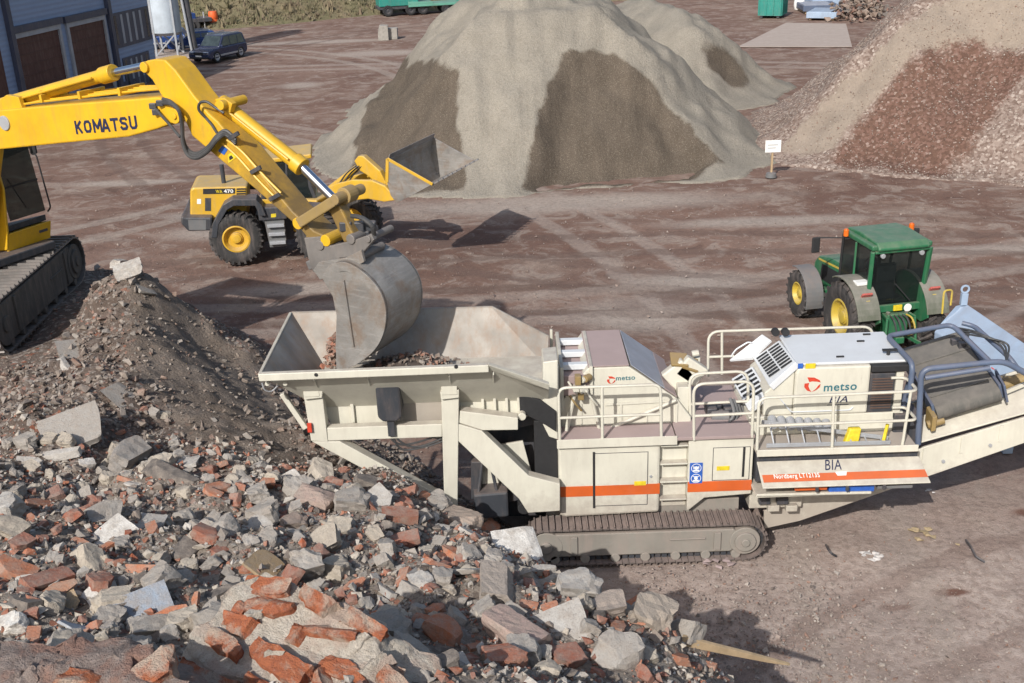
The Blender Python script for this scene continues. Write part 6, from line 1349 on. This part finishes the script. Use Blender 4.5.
# ================================================================== TRACTOR
TR = empty('tractor', (9.25, 25.5, 0), R_(100), 'green farm tractor with yellow wheels parked behind the crusher engine', 'tractor')
def tb(name, mat, m, bevel=.015, parent=None, smooth=None): return m.build(name, mat, parent or TR, bevel, smooth)
for sd in (-1, 1):
    wheel(TR, (0, sd*.93, .92), .92, .54, .45, rim='limey', lugs=20, lug_h=.06, chev=.75, side=sd)
    wheel(TR, (2.55, sd*.93, .65), .65, .42, .30, rim='limey', lugs=18, lug_h=.05, chev=.75, side=sd)
    def arc(r, c, a0, a1, y0, y1, th, n=14, M=None):
        m = MB(); P = [(c[0]+rr_*math.cos(R_(a0+(a1-a0)*i/n)), c[1]+rr_*math.sin(R_(a0+(a1-a0)*i/n))) for rr_ in (r, r+th) for i in range(n+1)]
        o = P[:n+1]; q = P[n+1:]; m.prism([(x, y0, z) for x, z in o+q[::-1]], (0, y1-y0, 0)); return m
    y0, y1 = (.60, 1.18) if sd > 0 else (-1.18, -.60)
    rfender = tb('rear_fender', 'greend', arc(1.0, (-.02, .92), 60, 166, y0, y1, .04), .012)
    yi = .60 if sd > 0 else -.64
    m = MB(); m.prism([(-.02+1.03*math.cos(R_(a)), yi, .92+1.03*math.sin(R_(a))) for a in range(50, 172, 8)] + [(-.75, yi, .9), (.5, yi, .95)], (0, .04, 0)); tb('fender_side', 'green', m, .01, rfender)
    m = MB(); p = Vector((-.02+1.05*math.cos(R_(132)), sd*.88, .92+1.05*math.sin(R_(132)))); m.box((0, 0, 0), (.05, .26, .2), Matrix.Translation(p) @ Matrix.Rotation(R_(-40), 4, 'Y') @ Matrix.Rotation(R_(0), 4, 'Z')); tb('tail_light', 'redlens', m, .01, rfender)
    m = MB(); m.box((0, 0, 0), (.03, .1, .06), Matrix.Translation(p+Vector((-.06, -sd*.02, -.12))) @ Matrix.Rotation(R_(-40), 4, 'Y')); tb('reflector', 'limey', m, .005, rfender)
    tb('front_fender', 'grey', arc(.73, (2.55, .65), 70, 196, sd*.93-.24, sd*.93+.24, .03), .01)
    # cab posts, lamps, mirrors
    m = MB(); m.beam((-.48, sd*.70, 1.35), (-.58, sd*.74, 2.75), .10, .12); tb('cab_post', 'green', m, .02)
    m = MB(); m.beam((1.12, sd*.66, 1.3), (.95, sd*.72, 2.75), .06, .06); tb('cab_post', 'black', m, .01)
    m = MB(); m.beam((.28, sd*.72, 1.3), (.22, sd*.75, 2.75), .05, .06); tb('cab_post', 'green', m, .01)
    m = MB(); m.cyl((.55, sd*.87, 2.82), (.55, sd*.87, 2.99), .065, 14); m.cyl((.55, sd*.87, 2.99), (.55, sd*.87, 3.01), .045, 14); tb('beacon', 'amber', m, .01, None, 40)
    m = MB(); m.tube([(.55, sd*.75, 2.75), (.55, sd*.87, 2.75), (.55, sd*.87, 2.83)], .018, 6); tb('beacon_arm', 'black', m, 0)
    m = MB(); m.tube([(.95, sd*.74, 2.65), (1.15, sd*1.35, 2.65)], .016, 6); mr = tb('mirror_arm', 'black', m, 0)
    m = MB(); m.bb(1.12, 1.18, sd*1.35-.11, sd*1.35+.11, 2.25, 2.66); tb('mirror', 'black', m, .03, mr)
    for yy in (.5,): m = MB(); m.cyl((-.60, sd*yy, 2.64), (-.67, sd*yy, 2.64), .06, 14); tb('work_lamp', 'galv', m, .01)
m = MB(); m.bb(-.5, 2.9, -.3, .3, .55, 1.05); tb('chassis', 'green', m, .04)
m = MB(); m.prism([(1.0, -.36, 1.0), (1.0, -.36, 1.74), (2.3, -.36, 1.68), (2.95, -.36, 1.52), (3.2, -.36, 1.3), (3.22, -.36, .8), (2.9, -.36, .75)], (0, .72, 0)); hd = tb('hood', 'green', m, .07)
m = MB()
for sd in (-1, 1):
    m = MB(); m.prism([(1.05, sd*.364, 1.56), (1.25, sd*.364, 1.62), (2.9, sd*.364, 1.48), (2.9, sd*.364, 1.43), (1.25, sd*.364, 1.56), (1.12, sd*.364, 1.3), (1.05, sd*.364, 1.3)], (0, sd*.006, 0)); tb('stripe', 'limey', m, 0, hd)
    m = MB(); m.prism([(1.4, sd*.363, 1.0), (1.4, sd*.363, 1.45), (2.7, sd*.363, 1.38), (2.75, sd*.363, .95)], (0, sd*.006, 0)); tb('side_screen', 'black', m, 0, hd)
m = MB(); vb = [(-.47, -.66, 1.22), (1.1, -.66, 1.22), (1.1, .66, 1.22), (-.47, .66, 1.22), (-.57, -.72, 2.76), (.94, -.72, 2.76), (.94, .72, 2.76), (-.57, .72, 2.76)]
m.add(vb, [(0, 3, 2, 1), (4, 5, 6, 7), (0, 1, 5, 4), (1, 2, 6, 5), (2, 3, 7, 6), (3, 0, 4, 7)]); cb_ = tb('cab_glass', 'pane', m, .03); m = MB(); m.bb(-.44, 1.06, -.6, .6, 1.16, 1.215); tb('cab_floor', 'dark', m)
m = MB(); m.lathe([(.17, -.015), (.19, 0), (.17, .015), (.155, 0)], (.78, 0, 1.95), 'X', 20, True); m.beam((1.0, 0, 1.4), (.79, 0, 1.94), .06, .06); m.bb(.95, 1.08, -.4, .4, 1.22, 1.75); tb('steering_wheel', 'black', m, 0, cb_)
m = MB(); m.prism([(-.70, -.66, 2.76), (-.74, -.66, 2.84), (-.58, -.66, 2.96), (.3, -.66, 3.0), (.85, -.66, 2.95), (1.02, -.66, 2.84), (.95, -.66, 2.76)], (0, 1.32, 0)); m.bb(-.62, .92, -.78, .78, 2.765, 2.90); tb('roof', 'green', m, .11, seg=4) if 0 else m.build('roof', 'green', TR, .11, None, None, 4)
m = MB(); m.bb(-.62, -.52, -.70, .70, 1.18, 1.36); m.bb(-.66, -.56, -.70, .70, 2.70, 2.76); tb('rear_sill', 'green', m, .02)
m = MB(); m.beam((-.60, -.35, 1.42), (-.63, .1, 1.9), .02, .03); tb('wiper', 'black', m, 0)
m = MB(); m.bb(.05, .55, -.28, .28, 1.23, 1.75); m.bb(.0, .14, -.28, .28, 1.7, 2.2); tb('seat', 'dark', m, .06, cb_)
m = MB(); m.bb(-.68, -.64, -.12, .1, 1.22, 1.36); tb('number_plate', 'stick', m, .005); m = MB(); m.cyl((-.68, -.26, 1.28), (-.70, -.26, 1.28), .1, 20); tb('speed_disc', 'white', m, .005)
m = MB(); m.bb(-.48, -.22, .62, 1.0, 1.87, 1.95); tb('marker_box', 'white', m, .02)
m = MB(); m.bb(-.75, -.35, -.28, .28, .55, 1.15); m.bb(-.95, -.6, -.12, .12, .45, .62); tb('hitch_block', 'green', m, .03)
for sd in (-1, 1):
    m = MB(); m.beam((-.4, sd*.25, .55), (-1.15, sd*.42, .5), .06, .09); m.beam((-.5, sd*.3, 1.12), (-.9, sd*.36, 1.1), .06, .08); m.cyl((-.88, sd*.36, 1.1), (-.95, sd*.4, .55), .035, 10); tb('lift_link', 'green', m, .01)
    m = MB(); m.cyl((-.6, sd*.2, .5), (-.68, sd*.24, 1.2), .05, 10); tb('lift_cylinder', 'greend', m, 0)
for k in range(5): m = MB(); m.tube(bez([(-.65, -.2+.1*k, 1.12), (-.95, -.25+.12*k, 1.1), (-1.05, -.3+.12*k, .8), (-.85, -.25+.1*k, .62)], 6), .022, 6); tb('hose', 'limey' if k == 0 else 'hose', m, 0)
m = MB(); m.bb(.4, 1.15, .55, .9, .55, .68); m.bb(.5, 1.05, .5, .8, .85, .98); tb('step', 'grey', m, .01)
m = MB(); m.bb(.15, 1.2, -.75, -.4, .6, 1.1); m.bb(.2, .4, .4, .72, .6, 1.1); tb('tank', 'green', m, .05)
m = MB(); m.tube([(1.25, -.40, 1.5), (1.25, -.48, 1.8), (1.25, -.48, 2.7)], .05, 12); tb('exhaust', 'dark', m, 0)
m = MB(); m.bb(2.35, 2.75, -.72, .72, .5, .75); tb('front_axle', 'green', m, .03)
# ================================================================== PALE BLUE HOOD BEHIND THE CONVEYOR
zc = 2.35
HD = empty('steel_hopper', (11, 21.2, 0), 0, 'pale blue steel hood with a lifting eye and red-white mark behind the conveyor', 'steel hood')
c0, c1, c2, c3, c4 = gp(934, 331, zc-.55), gp(956, 305, zc), gp(966, 303, zc), gp(1050, 360, zc-.1), gp(1010, 384, zc-.75)
m = Wm(); m.add([c0, c1, c2, c3, c4], [(0, 4, 3), (0, 3, 2), (0, 2, 1)]); 
low = [Vector((p.x*1.0+.1, p.y+.15, .35)) for p in (c0, c1, c2, c3, c4)]; k = 5
m = Wm(); m.add([c0, c1, c2, c3, c4]+low, [(0, 4, 3), (0, 3, 2), (0, 2, 1), (5, 6, 7, 8, 9), (0, 1, 6, 5), (1, 2, 7, 6), (2, 3, 8, 7), (3, 4, 9, 8), (4, 0, 5, 9)]); hh = m.build('hood_shell', 'paleblue', HD, .04)
m = Wm(); q = c1.lerp(c2, .5)+Vector((.05, .0, 0)); m.lathe([(.10, -.02), (.10, .02), (.06, .02), (.06, -.02)], q+Vector((0, 0, .34)), 'Y', 20, True); m.bb(q.x-.07, q.x+.07, q.y-.05, q.y+.05, q.z-.02, q.z+.25); m.build('lifting_eye', 'paleblue', HD, .008)
m = Wm(); m.tube(rounded([c1+Vector((-.12, 0, 0)), c1+Vector((-.12, 0, .36)), c1+Vector((-.32, -.05, .36)), c1+Vector((-.32, -.1, -.15))], .08), .022, 6); m.build('bent_handle', 'limey', HD)
nn = (c4-c0).cross(c3-c0).normalized(); nn = nn if nn.z > 0 else -nn
for k in range(3):
    a = c0.lerp(c4, .42+.13*k)+(c3-c0)*.06+nn*.004; u_ = (c4-c0).normalized()*.09; v_ = (c2-c0).normalized()*.22; m = Wm(); m.prism([a, a+u_, a+u_+v_, a+v_], nn*.004); m.build('red_mark', 'red', HD)
for x_ in (c0, c4, c2): m = Wm(); m.bb(x_.x+.1, x_.x+.3, x_.y+.05, x_.y+.25, 0, .5); m.build('leg', 'paleblue', HD, .01)
# ================================================================== BACKGROUND
# workshop, seen down its long side
fd_ = Vector((.168, .986, 0)); fn = Vector((fd_.y, -fd_.x, 0)); FB = Vector((-24.0, 69.84, 0)) 
BD = empty('workshop', (-24.0, 69.84, 0), 0, 'blue-grey clad workshop with dark red shutters at the top left', 'building')
def fp(px, py, off=0.): return vpl(px, py, FB+fn*off, fn)
s_of = lambda p: (p-FB).dot(fd_)
sR = s_of(fp(147.5, 4)); 
def fbox(s0, s1, z0, z1, o0, o1): m = Wm(); a = FB+fd_*s0+fn*o0; m.prism([a+Vector((0, 0, z0)), a+fd_*(s1-s0)+Vector((0, 0, z0)), a+fd_*(s1-s0)+Vector((0, 0, z1)), a+Vector((0, 0, z1))], fn*(o1-o0)); return m
t = NT('ribbed_cladding'); v = t.coord(world=True); w = t.n('ShaderNodeTexWave'); w.bands_direction = 'Z'; w.inputs['Scale'].default_value = 1.2; t.l(v, w.inputs[0]); n = t.noise(v, .5, 4)
t.bump(w.outputs['Fac'], .25, .05); MT['clad'] = t.fin(t.mix(t.ramp(n, [(.35, 0.), (.7, 1.)]), (.235, .315, .47, 1), (.20, .27, .42, 1)), .55)
sP = s_of(fp(106.5, 10)); hR = fp(147.5, -14).z; hL = max(fp(0, -30).z, fp(106, -30).z, hR+.8)
wl = fbox(-34, sP, 0, hL, -14, 0).build('wall', 'clad', BD); fbox(sP+.01, sR, 0, hR, -14, -.004).build('wall', 'clad', BD)
print('BLD', sR, sP, hR, hL)
fbox(-34.2, sP+.1, hL, hL+.2, -14.2, .2).build('roof', 'facadetrim', BD); fbox(sP+.11, sR+.1, hR, hR+.18, -14.2, .15).build('roof', 'facadetrim', BD)
fbox(-34, sR, 0, .5, 0, .06).build('plinth', 'facadetrim', BD)
def door(tl, tr, zt=None):
    a, b = fp(*tl), fp(*tr); s0, s1, z = s_of(a), s_of(b), (a.z+b.z)/2
    d = fbox(s0, s1, 0, z, .0, .02).build('door', 'rdoor', BD)
    for k in range(int(z/.55)): fbox(s0+.02, s1-.02, .25+k*.55, .30+k*.55, .021, .05).build('shutter_slat', 'rdoor', d)
    fbox(s0-.22, s0, 0, z+.25, .0, .14).build('door_frame', 'lighttrim', d); fbox(s1, s1+.22, 0, z+.25, .0, .14).build('door_frame', 'lighttrim', d); fbox(s0, s1, z, z+.25, .0, .14).build('door_frame', 'lighttrim', d)
    fbox(s0-.4, s1+.4, z+.27, z+.62, .0, .22).build('door_hood', 'facadetrim', d)
    return s0, s1
d1 = door((14, 39), (57, 29)); d2 = door((67, 27), (102, 20))
w1 = d1[1]-d1[0]; 
for k in (1, 2, 3): 
    s0 = d1[0]-(w1+1.4)*k; fbox(s0, s0+w1, 0, fp(14, 39).z, 0, .02).build('door', 'rdoor', BD)
for px in (4, 106.5): s = s_of(fp(px, 10)); fbox(s-.18, s+.18, 0, (hL if px < 50 else hR)-.02, .002, .26).build('downpipe', 'facadetrim', BD)
def windows(x0, y0, x1, y1, h, n):
    a, b = fp(x0, y0), fp(x1, y1); s0, s1 = s_of(a), s_of(b); z1 = a.z; z0 = z1-h; f = fbox(s0, s1, z0, z1, .003, .05).build('window', 'facadetrim', BD)
    for i in range(n):
        w = (s1-s0)/n; fbox(s0+w*i+.3*w, s0+w*i+.62*w, z0+.2, z1-.15, .051, .06).build('pane', 'lighttrim' if i not in (0, n-1) else 'glass', f)
windows(110, 14, 147, 5, 2.1, 6); windows(122, 58.5, 148, 51.5, 2.3, 5)
# silo on legs
SL = empty('silo', (-24.3, 86.2, 0), 0, 'pale steel silo on slanted legs beside the workshop corner', 'silo')
q0, q1 = yp(154.5, 30, 86.2), yp(186, 30, 86.2); cx = (q0.x+q1.x)/2; rs = (q1.x-q0.x)/2*.93; zb = yp(170, 33.5, 85).z
SLc = Vector((cx-.25, 86.2, 0))
m = Wm(); m.lathe([(rs, zb), (rs, zb+9), (rs*.5, zb+10), (0, zb+10.2)], (SLc.x, SLc.y, 0), 'Z', 36); m.build('silo_shell', 'silo', SL, 0, 40)
m = Wm(); m.lathe([(rs*.98, zb-.005), (rs*.8, zb-.22), (.3, zb-.3), (0, zb-.3)], (SLc.x, SLc.y, 0), 'Z', 28); m.build('cone', 'galv', SL, 0, 40)
for k in range(4):
    a = R_(45+90*k); p = SLc+Vector((rs*1.02*math.cos(a), rs*1.02*math.sin(a), 0)); m = Wm(); m.beam(p, p+Vector((0, 0, zb+4)), .14, .14, (0, 1, 0)); lg = m.build('leg', 'galv', SL)
    a2 = R_(45+90*(k+1)); p2 = SLc+Vector((rs*1.02*math.cos(a2), rs*1.02*math.sin(a2), 0)); m = Wm(); m.beam(p+Vector((0, 0, .15)), p2+Vector((0, 0, zb-.1)), .1, .1, (0, 1, 0)); m.build('brace', 'galv', SL)
m = Wm(); p = SLc+Vector((rs+.38, -.2, 0)); m.tube([p+Vector((.5, 0, 0)), p+Vector((0, 0, zb+9))], .22, 14); m.build('filler_pipe', 'dark', SL, 0, 40); m = Wm(); p = SLc+Vector((rs+.12, -.5, 0)); m.tube([p+Vector((.6, 0, 0)), p+Vector((-.1, 0, zb+9))], .1, 10); m.build('conveyor_pipe', 'galv', SL, 0, 40)
m = Wm(); m.bb(SLc.x-1.8, SLc.x+2.6, 84.4, 88, 0, .12); m.build('footing', 'pad', SL, .02)
# cars
def car(name, loc, rz, L, Wd, H, mat, label, suv=True):
    r = empty(name, loc, rz, label, 'car'); h = L/2; w = Wd/2; zb = .28
    low = [(-h, .5), (-h+.03, .95), (-h+.25, 1.05), (h-1.25, 1.02), (h-.2, .86), (h, .72), (h, .38), (h-.25, zb), (-h+.2, zb)]
    m = MB(); m.prism([(x, -w, z) for x, z in low], (0, Wd, 0)); b = m.build('body', mat, r, .09, 40)
    gx0 = -h+.06 if suv else -h+.55
    c = [(gx0, 1.0), (gx0+.22, H-.08), (gx0+.5, H), (h-2.0, H), (h-1.3, 1.02)]
    m = MB(); wi = w*.84; n = len(c); vs = [(x, -(w*.97 if i in (0, n-1) else wi), z) for i, (x, z) in enumerate(c)]; vs += [(x, -y, z) for x, y, z in vs]
    m.add(vs, [tuple(range(n)), tuple(range(2*n-1, n-1, -1))]+[(i, (i+1) % n, n+(i+1) % n, n+i) for i in range(n)]); cbn = m.build('cabin', mat, r, .05, 40)
    f = lambda x, z, s: (x, s*(w*.97+(wi-w*.97)*(z-1.0)/(H-1.0)+.012), z)
    for s in (-1, 1):
        for x0, x1, x2, x3 in ((h-1.55, h-2.05, h-2.55, h-2.55), (h-2.63, h-2.63, h-3.45, h-3.45), (h-3.53, h-3.53, gx0+.45, gx0+.3)):
            m = MB(); m.prism([f(x0, 1.06, s), f(x1, H-.12, s), f(x2, H-.12, s), f(x3, 1.06, s)], (0, s*.006, 0)); m.build('side_window', 'glass', cbn)
        for x in (h-.9, -h+.9): 
            wh = wheel(r, (x, s*(w-.08), .39), .40, .25, .25, 'black', 'galv', 16, .01, 0, s)
        m = MB(); m.box((h-.07, s*(w-.32), .74), (.16, .42, .2)); m.build('headlight', 'chrome', b, .03)
        m = MB(); m.box((h-1.45, s*(w+.09), 1.1), (.14, .2, .15)); m.build('wing_mirror', mat, b, .03)
        m = MB(); m.beam((gx0+.5, s*wi*.86, H+.06), (h-2.1, s*wi*.86, H+.06), .05, .05); m.build('roof_rail', 'galv', cbn)
        m = MB(); m.bb(-h+.5, h-.5, s*w-.01, s*w+.02, .40, .52); m.build('side_trim', 'galv', b, .01)
    m = MB(); m.prism([(h-1.34, -w*.86, 1.07), (h-1.34, w*.86, 1.07), (h-1.93, wi*.9, H-.06), (h-1.93, -wi*.9, H-.06)], (.02, 0, .02)); m.build('windscreen', 'glass', cbn)
    m = MB(); m.bb(h-.02, h+.02, -.42, .42, .6, .8); m.bb(h-.02, h+.05, -w+.1, w-.1, .34, .46); m.build('grille', 'black', b, .01)
    m = MB(); m.bb(h+.021, h+.03, -.26, .26, .49, .59); m.build('number_plate', 'white', b)
    return r
a, b = gp(219, 62, 0), gp(239, 57.3, 0); hd_ = math.atan2((a-b).y, (a-b).x); mid = (a+b)/2; lft = Vector((-math.sin(hd_), math.cos(hd_), 0))
car('off_road_car', mid-lft*.85, hd_, 4.6, 1.85, 1.78, 'carpaint', 'dark blue off-road car with roof rails parked in the open yard')
p = gp(196, 54, 0); car('parked_car', Vector((p.x-.5, p.y+2.2, 0)), R_(200), 4.4, 1.8, 1.5, 'carblue', 'blue car half hidden behind the silo legs', False)
p = gp(158, 52, 0); car('parked_car', Vector((p.x, p.y+2.5, 0)), R_(185), 4.4, 1.8, 1.5, 'carblue', 'blue car between the workshop corner and the silo', False)
# trailer with an orange drum end
p0, p1 = gp(187, 29.5, 0), gp(211, 27.5, 0)
t_ = empty('trailer', (p0+p1)/2, 0, 'low dark blue trailer parked at the foot of the bank', 'trailer')
m = Wm(); m.beam(p0+Vector((0, 0, .8)), p1+Vector((0, 0, .8)), 1.8, .35); m.build('bed', 'dark', t_, .04); m = Wm(); m.beam(p0+Vector((0, 0, 1.2)), p0.lerp(p1, .35)+Vector((0, 0, 1.2)), 1.7, .5); m.build('box', 'carblue', t_, .04)
for f_ in (.3, .5): m = Wm(); q = p0.lerp(p1, f_); m.cyl(q+Vector((0, -.95, .38)), q+Vector((0, -.7, .38)), .38, 20); m.build('wheel', 'black', t_, .02)
m = Wm(); m.cyl(p1+Vector((-.3, -.9, 0)), p1+Vector((-.3, -.9, 1.5)), .06, 8); m.build('post', 'galv', t_)
d_ = gp(214.5, 27, 0); MT['orange2'] = plain('bright_orange_plastic', (.75, .13, .03), .5, var=.05)
m = MB(True); m.lathe([(.35, 0), (.42, .12), (.42, .5), (.39, .55), (.42, .6), (.42, 1.0), (.36, 1.25), (0, 1.27)], (d_.x, d_.y, .15), 'Z', 24); dr = m.build('drum', 'orange2', None, 0, 40); tag(dr, 'bright orange drum at the end of the blue trailer', 'drum')
# grey blocks in the yard
for px, py, w, h, lab in ((383.5, 40, .75, 1.15, 'upright grey concrete block standing in the far yard'), (391, 39, .95, .85, 'lower grey block beside the upright one in the far yard')):
    q = gp(px, py, 0); me = chunk_mesh('yard_block', (w*.55, .45, h*.5), 4, .05, int(px), 2); me.materials.append(plain('yard_concrete', (.33, .31, .28), .9, sc=4)); o = bpy.data.objects.new('yard_block', me); COL.objects.link(o); o.location = (q.x, q.y+.4, h*.5-.03); tag(o, lab, 'concrete block')
# green low loader by the bank
q = gp(404, 15.5, 0); LW = empty('lorry', (q.x, q.y+1.2, 0), R_(14), 'teal green lorry parked at the foot of the bank', 'lorry')
m = MB(); m.prism([(-2.6, -1.2, .9), (-2.6, -1.2, 2.0), (-1.2, -1.2, 2.3), (-.9, -1.2, 3.2), (1.1, -1.2, 3.2), (1.2, -1.2, .9)], (0, 2.4, 0)); c_ = m.build('cab', 'teal_box', LW, .06); m = MB(); m.prism([(-.95, -1.21, 2.3), (-.8, -1.21, 3.0), (.4, -1.21, 3.0), (.4, -1.21, 2.3)], (0, -.01, 0)); m.build('window', 'glass', c_)
m = MB(); m.bb(-2.7, 2.4, -1.1, 1.1, .6, .9); m.build('chassis', 'dark', LW, .03)
for x in (-1.8, .4, 1.6):
    for s in (-1, 1): wheel(LW, (x, s*1.05, .52), .52, .34, .28, 'black', 'dark', 16, .02, 0, s)
q = gp(441, 13.5, 0); LT = empty('low_loader', (q.x, q.y+1.2, 0), R_(14), 'pale green low loader trailer hitched behind the teal lorry', 'trailer')
m = MB(); m.bb(-3.4, 2.6, -1.2, 1.2, .75, 1.0); m.build('bed', 'palegreen', LT, .03); m = MB(); m.prism([(1.6, -1.2, 1.0), (2.2, -1.2, 2.2), (2.9, -1.2, 2.3), (2.9, -1.2, 1.0)], (0, 2.4, 0)); m.build('gooseneck', 'teal_box', LT, .04)
for x in (.2, 1.2, 2.2):
    for s in (-1, 1): wheel(LT, (x, s*1.05, .42), .42, .3, .22, 'black', 'dark', 16, .02, 0, s)
m = MB(); m.prism([(-3.4, -1.2, 1.0), (-3.4, -1.2, 1.25), (-1.0, -1.2, 1.15), (-1.0, -1.2, 1.0)], (0, 2.4, 0)); m.build('ramp', 'palegreen', LT, .02)
# teal skip container
a, b, c = gp(757.5, 18, 0), gp(781, 18.3, 0), gp(797, 15.8, 0)
CT = empty('skip_container', a, math.atan2((b-a).y, (b-a).x), 'teal ribbed roll-off container standing on the far yard', 'container')
wd = (b-a).length; dp = (c-b).length*1.15
m = MB(); t0 = .05
m.bb(0, wd, 0, .06, .25, 1.95); m.bb(0, wd, dp-.06, dp, .25, 1.95); m.bb(0, .06, .06, dp-.06, .25, 1.95); m.bb(wd-.06, wd, .06, dp-.06, .25, 1.95); m.bb(0, wd, 0, dp, .19, .25); bx = m.build('box', 'teal_box', CT, .015)
for k in range(4): x = .05+(wd-.2)*k/3; m = MB(); m.bb(x, x+.1, -.07, -.002, .2, 1.9); m.build('rib', 'teal_box', bx, .01)
for k in range(7): y = .1+(dp-.3)*k/6; m = MB(); m.bb(wd+.002, wd+.07, y, y+.1, .2, 1.9); m.build('rib', 'teal_box', bx, .01)
m = MB(); m.bb(-.05, wd+.05, -.08, .0, 1.9, 2.02); m.bb(wd, wd+.08, 0, dp, 1.9, 2.02); m.build('top_rail', 'teal_box', bx, .01)
m = MB(); m.bb(.2, .4, .1, dp-.1, 0, .19); m.bb(wd-.4, wd-.2, .1, dp-.1, 0, .19); m.build('skid', 'dark', CT)
q = gp(799, 9.5, 0); m = MB(); m.lathe([(.0, 0), (.4, .0), (.5, .35), (.46, .8), (.25, 1.0), (0, 1.02)], (q.x, q.y, 0), 'Z', 18); o = m.build('bulk_bag', 'white', None, 0, 60); tag(o, 'white bulk bag beside the teal container', 'bag')
# blue steel frames stacked beside the pad
rd = random.Random(3)
for k, (x0, y0, x1, y1, z, mt, lab) in enumerate(((806, 20, 836, 20.5, .15, 'paleblue', 'light blue steel deck frame lying flat nearest the concrete pad'), (803, 14, 840, 13, .2, 'bgrey', 'dark blue steel frame lying behind the light blue one'), (812, 9, 843, 8, .25, 'paleblue', 'pale steel frame at the back of the stacked frames'))):
    a, b = gp(x0, y0, 0), gp(x1, y1, 0); r = empty('steel_platform', a, math.atan2((b-a).y, (b-a).x), lab, 'steel frame'); L_ = (b-a).length
    m = MB(); m.bb(0, L_, 0, .2, z, z+.5); m.bb(0, L_, 3.2, 3.4, z, z+.5); m.build('rail', mt, r, .02)
    for j in range(5): x = (L_-.2)*j/4; m = MB(); m.bb(x, x+.2, .2, 3.2, z+.05, z+.45); m.build('crossbar', mt, r, .02)
    m = MB(); m.bb(.1, L_*.8, .1, 3.3, z+.46, z+.52); m.build('sheet', mt if k != 1 else 'slate', r)
    m = MB(); m.bb(.2, .4, .2, 3.2, 0, z); m.bb(L_-.4, L_-.2, .2, 3.2, 0, z); m.build('packing', 'wood', r)
# scrap heap
pts, szs, cols = [], [], []
a, b = gp(850, 20, 0), gp(868, 10, 0)
for _ in range(420):
    t_ = rd.random(); p = a.lerp(b, t_)+Vector((rd.gauss(0, 1.1), rd.gauss(0, 1.5), 0)); h_ = max(0, 1.5*math.exp(-((p.x-a.lerp(b, t_).x)/1.3)**2)*rd.random()); pts.append((p.x, p.y, h_)); szs.append(rd.uniform(.25, .7)); cols.append(rd.choice([(.12, .08, .06, 1), (.2, .14, .11, 1), (.08, .07, .07, 1), (.28, .2, .16, 1), (.16, .06, .04, 1)]))
tag(scatter_mesh('scrap_heap', pts, szs, cols, shp, frag_m), 'brown tangle of scrap heaped beyond the steel frames', 'scrap', kind='stuff')
# stones lying on the gravel pile face
tag(scatter_mesh('gravel_stones', *GPTS, shp, frag_m), 'loose stones lying over the face of the pinkish gravel pile', 'stones', kind='stuff')
# two signboards
def signboard(px, py, top, w, h, lab, tone):
    q = gp(px, py, 0); r = empty('signboard', q, 0, lab, 'sign'); zt = yp(px, top, q.y).z
    m = Wm(); m.bb(q.x-.035, q.x+.035, q.y-.035, q.y+.035, 0, zt-.05); m.build('post', 'wood', r, .004)
    m = Wm(); m.bb(q.x-w/2, q.x+w/2, q.y-.075, q.y-.04, zt-h, zt); bd = m.build('board', 'white', r, .005)
    for k in range(2): m = Wm(); m.bb(q.x-w*.36, q.x+w*(.3-.12*k), q.y-.079, q.y-.076, zt-h*(.42+.25*k), zt-h*(.34+.25*k)); m.build('faint_line', 'galv', bd)
    m = Wm(); m.lathe([(.22, 0), (.2, .16), (.1, .2), (0, .2)], (q.x, q.y, 0), 'Z', 18); m.build('foot', tone, r, 0, 40)
signboard(771, 177, 140, .62, .48, 'white signboard on a short wooden post between the two piles', 'grey')
signboard(271.5, 172, 133.5, .55, .38, 'white signboard half hidden behind the loader cab', 'grey')
# ------------------------------------------------------------------ every labelled object that is not stuff or setting is a thing
for o in bpy.data.objects:
    if o.parent is None and 'label' in o.keys() and 'kind' not in o.keys(): o['kind'] = 'thing'
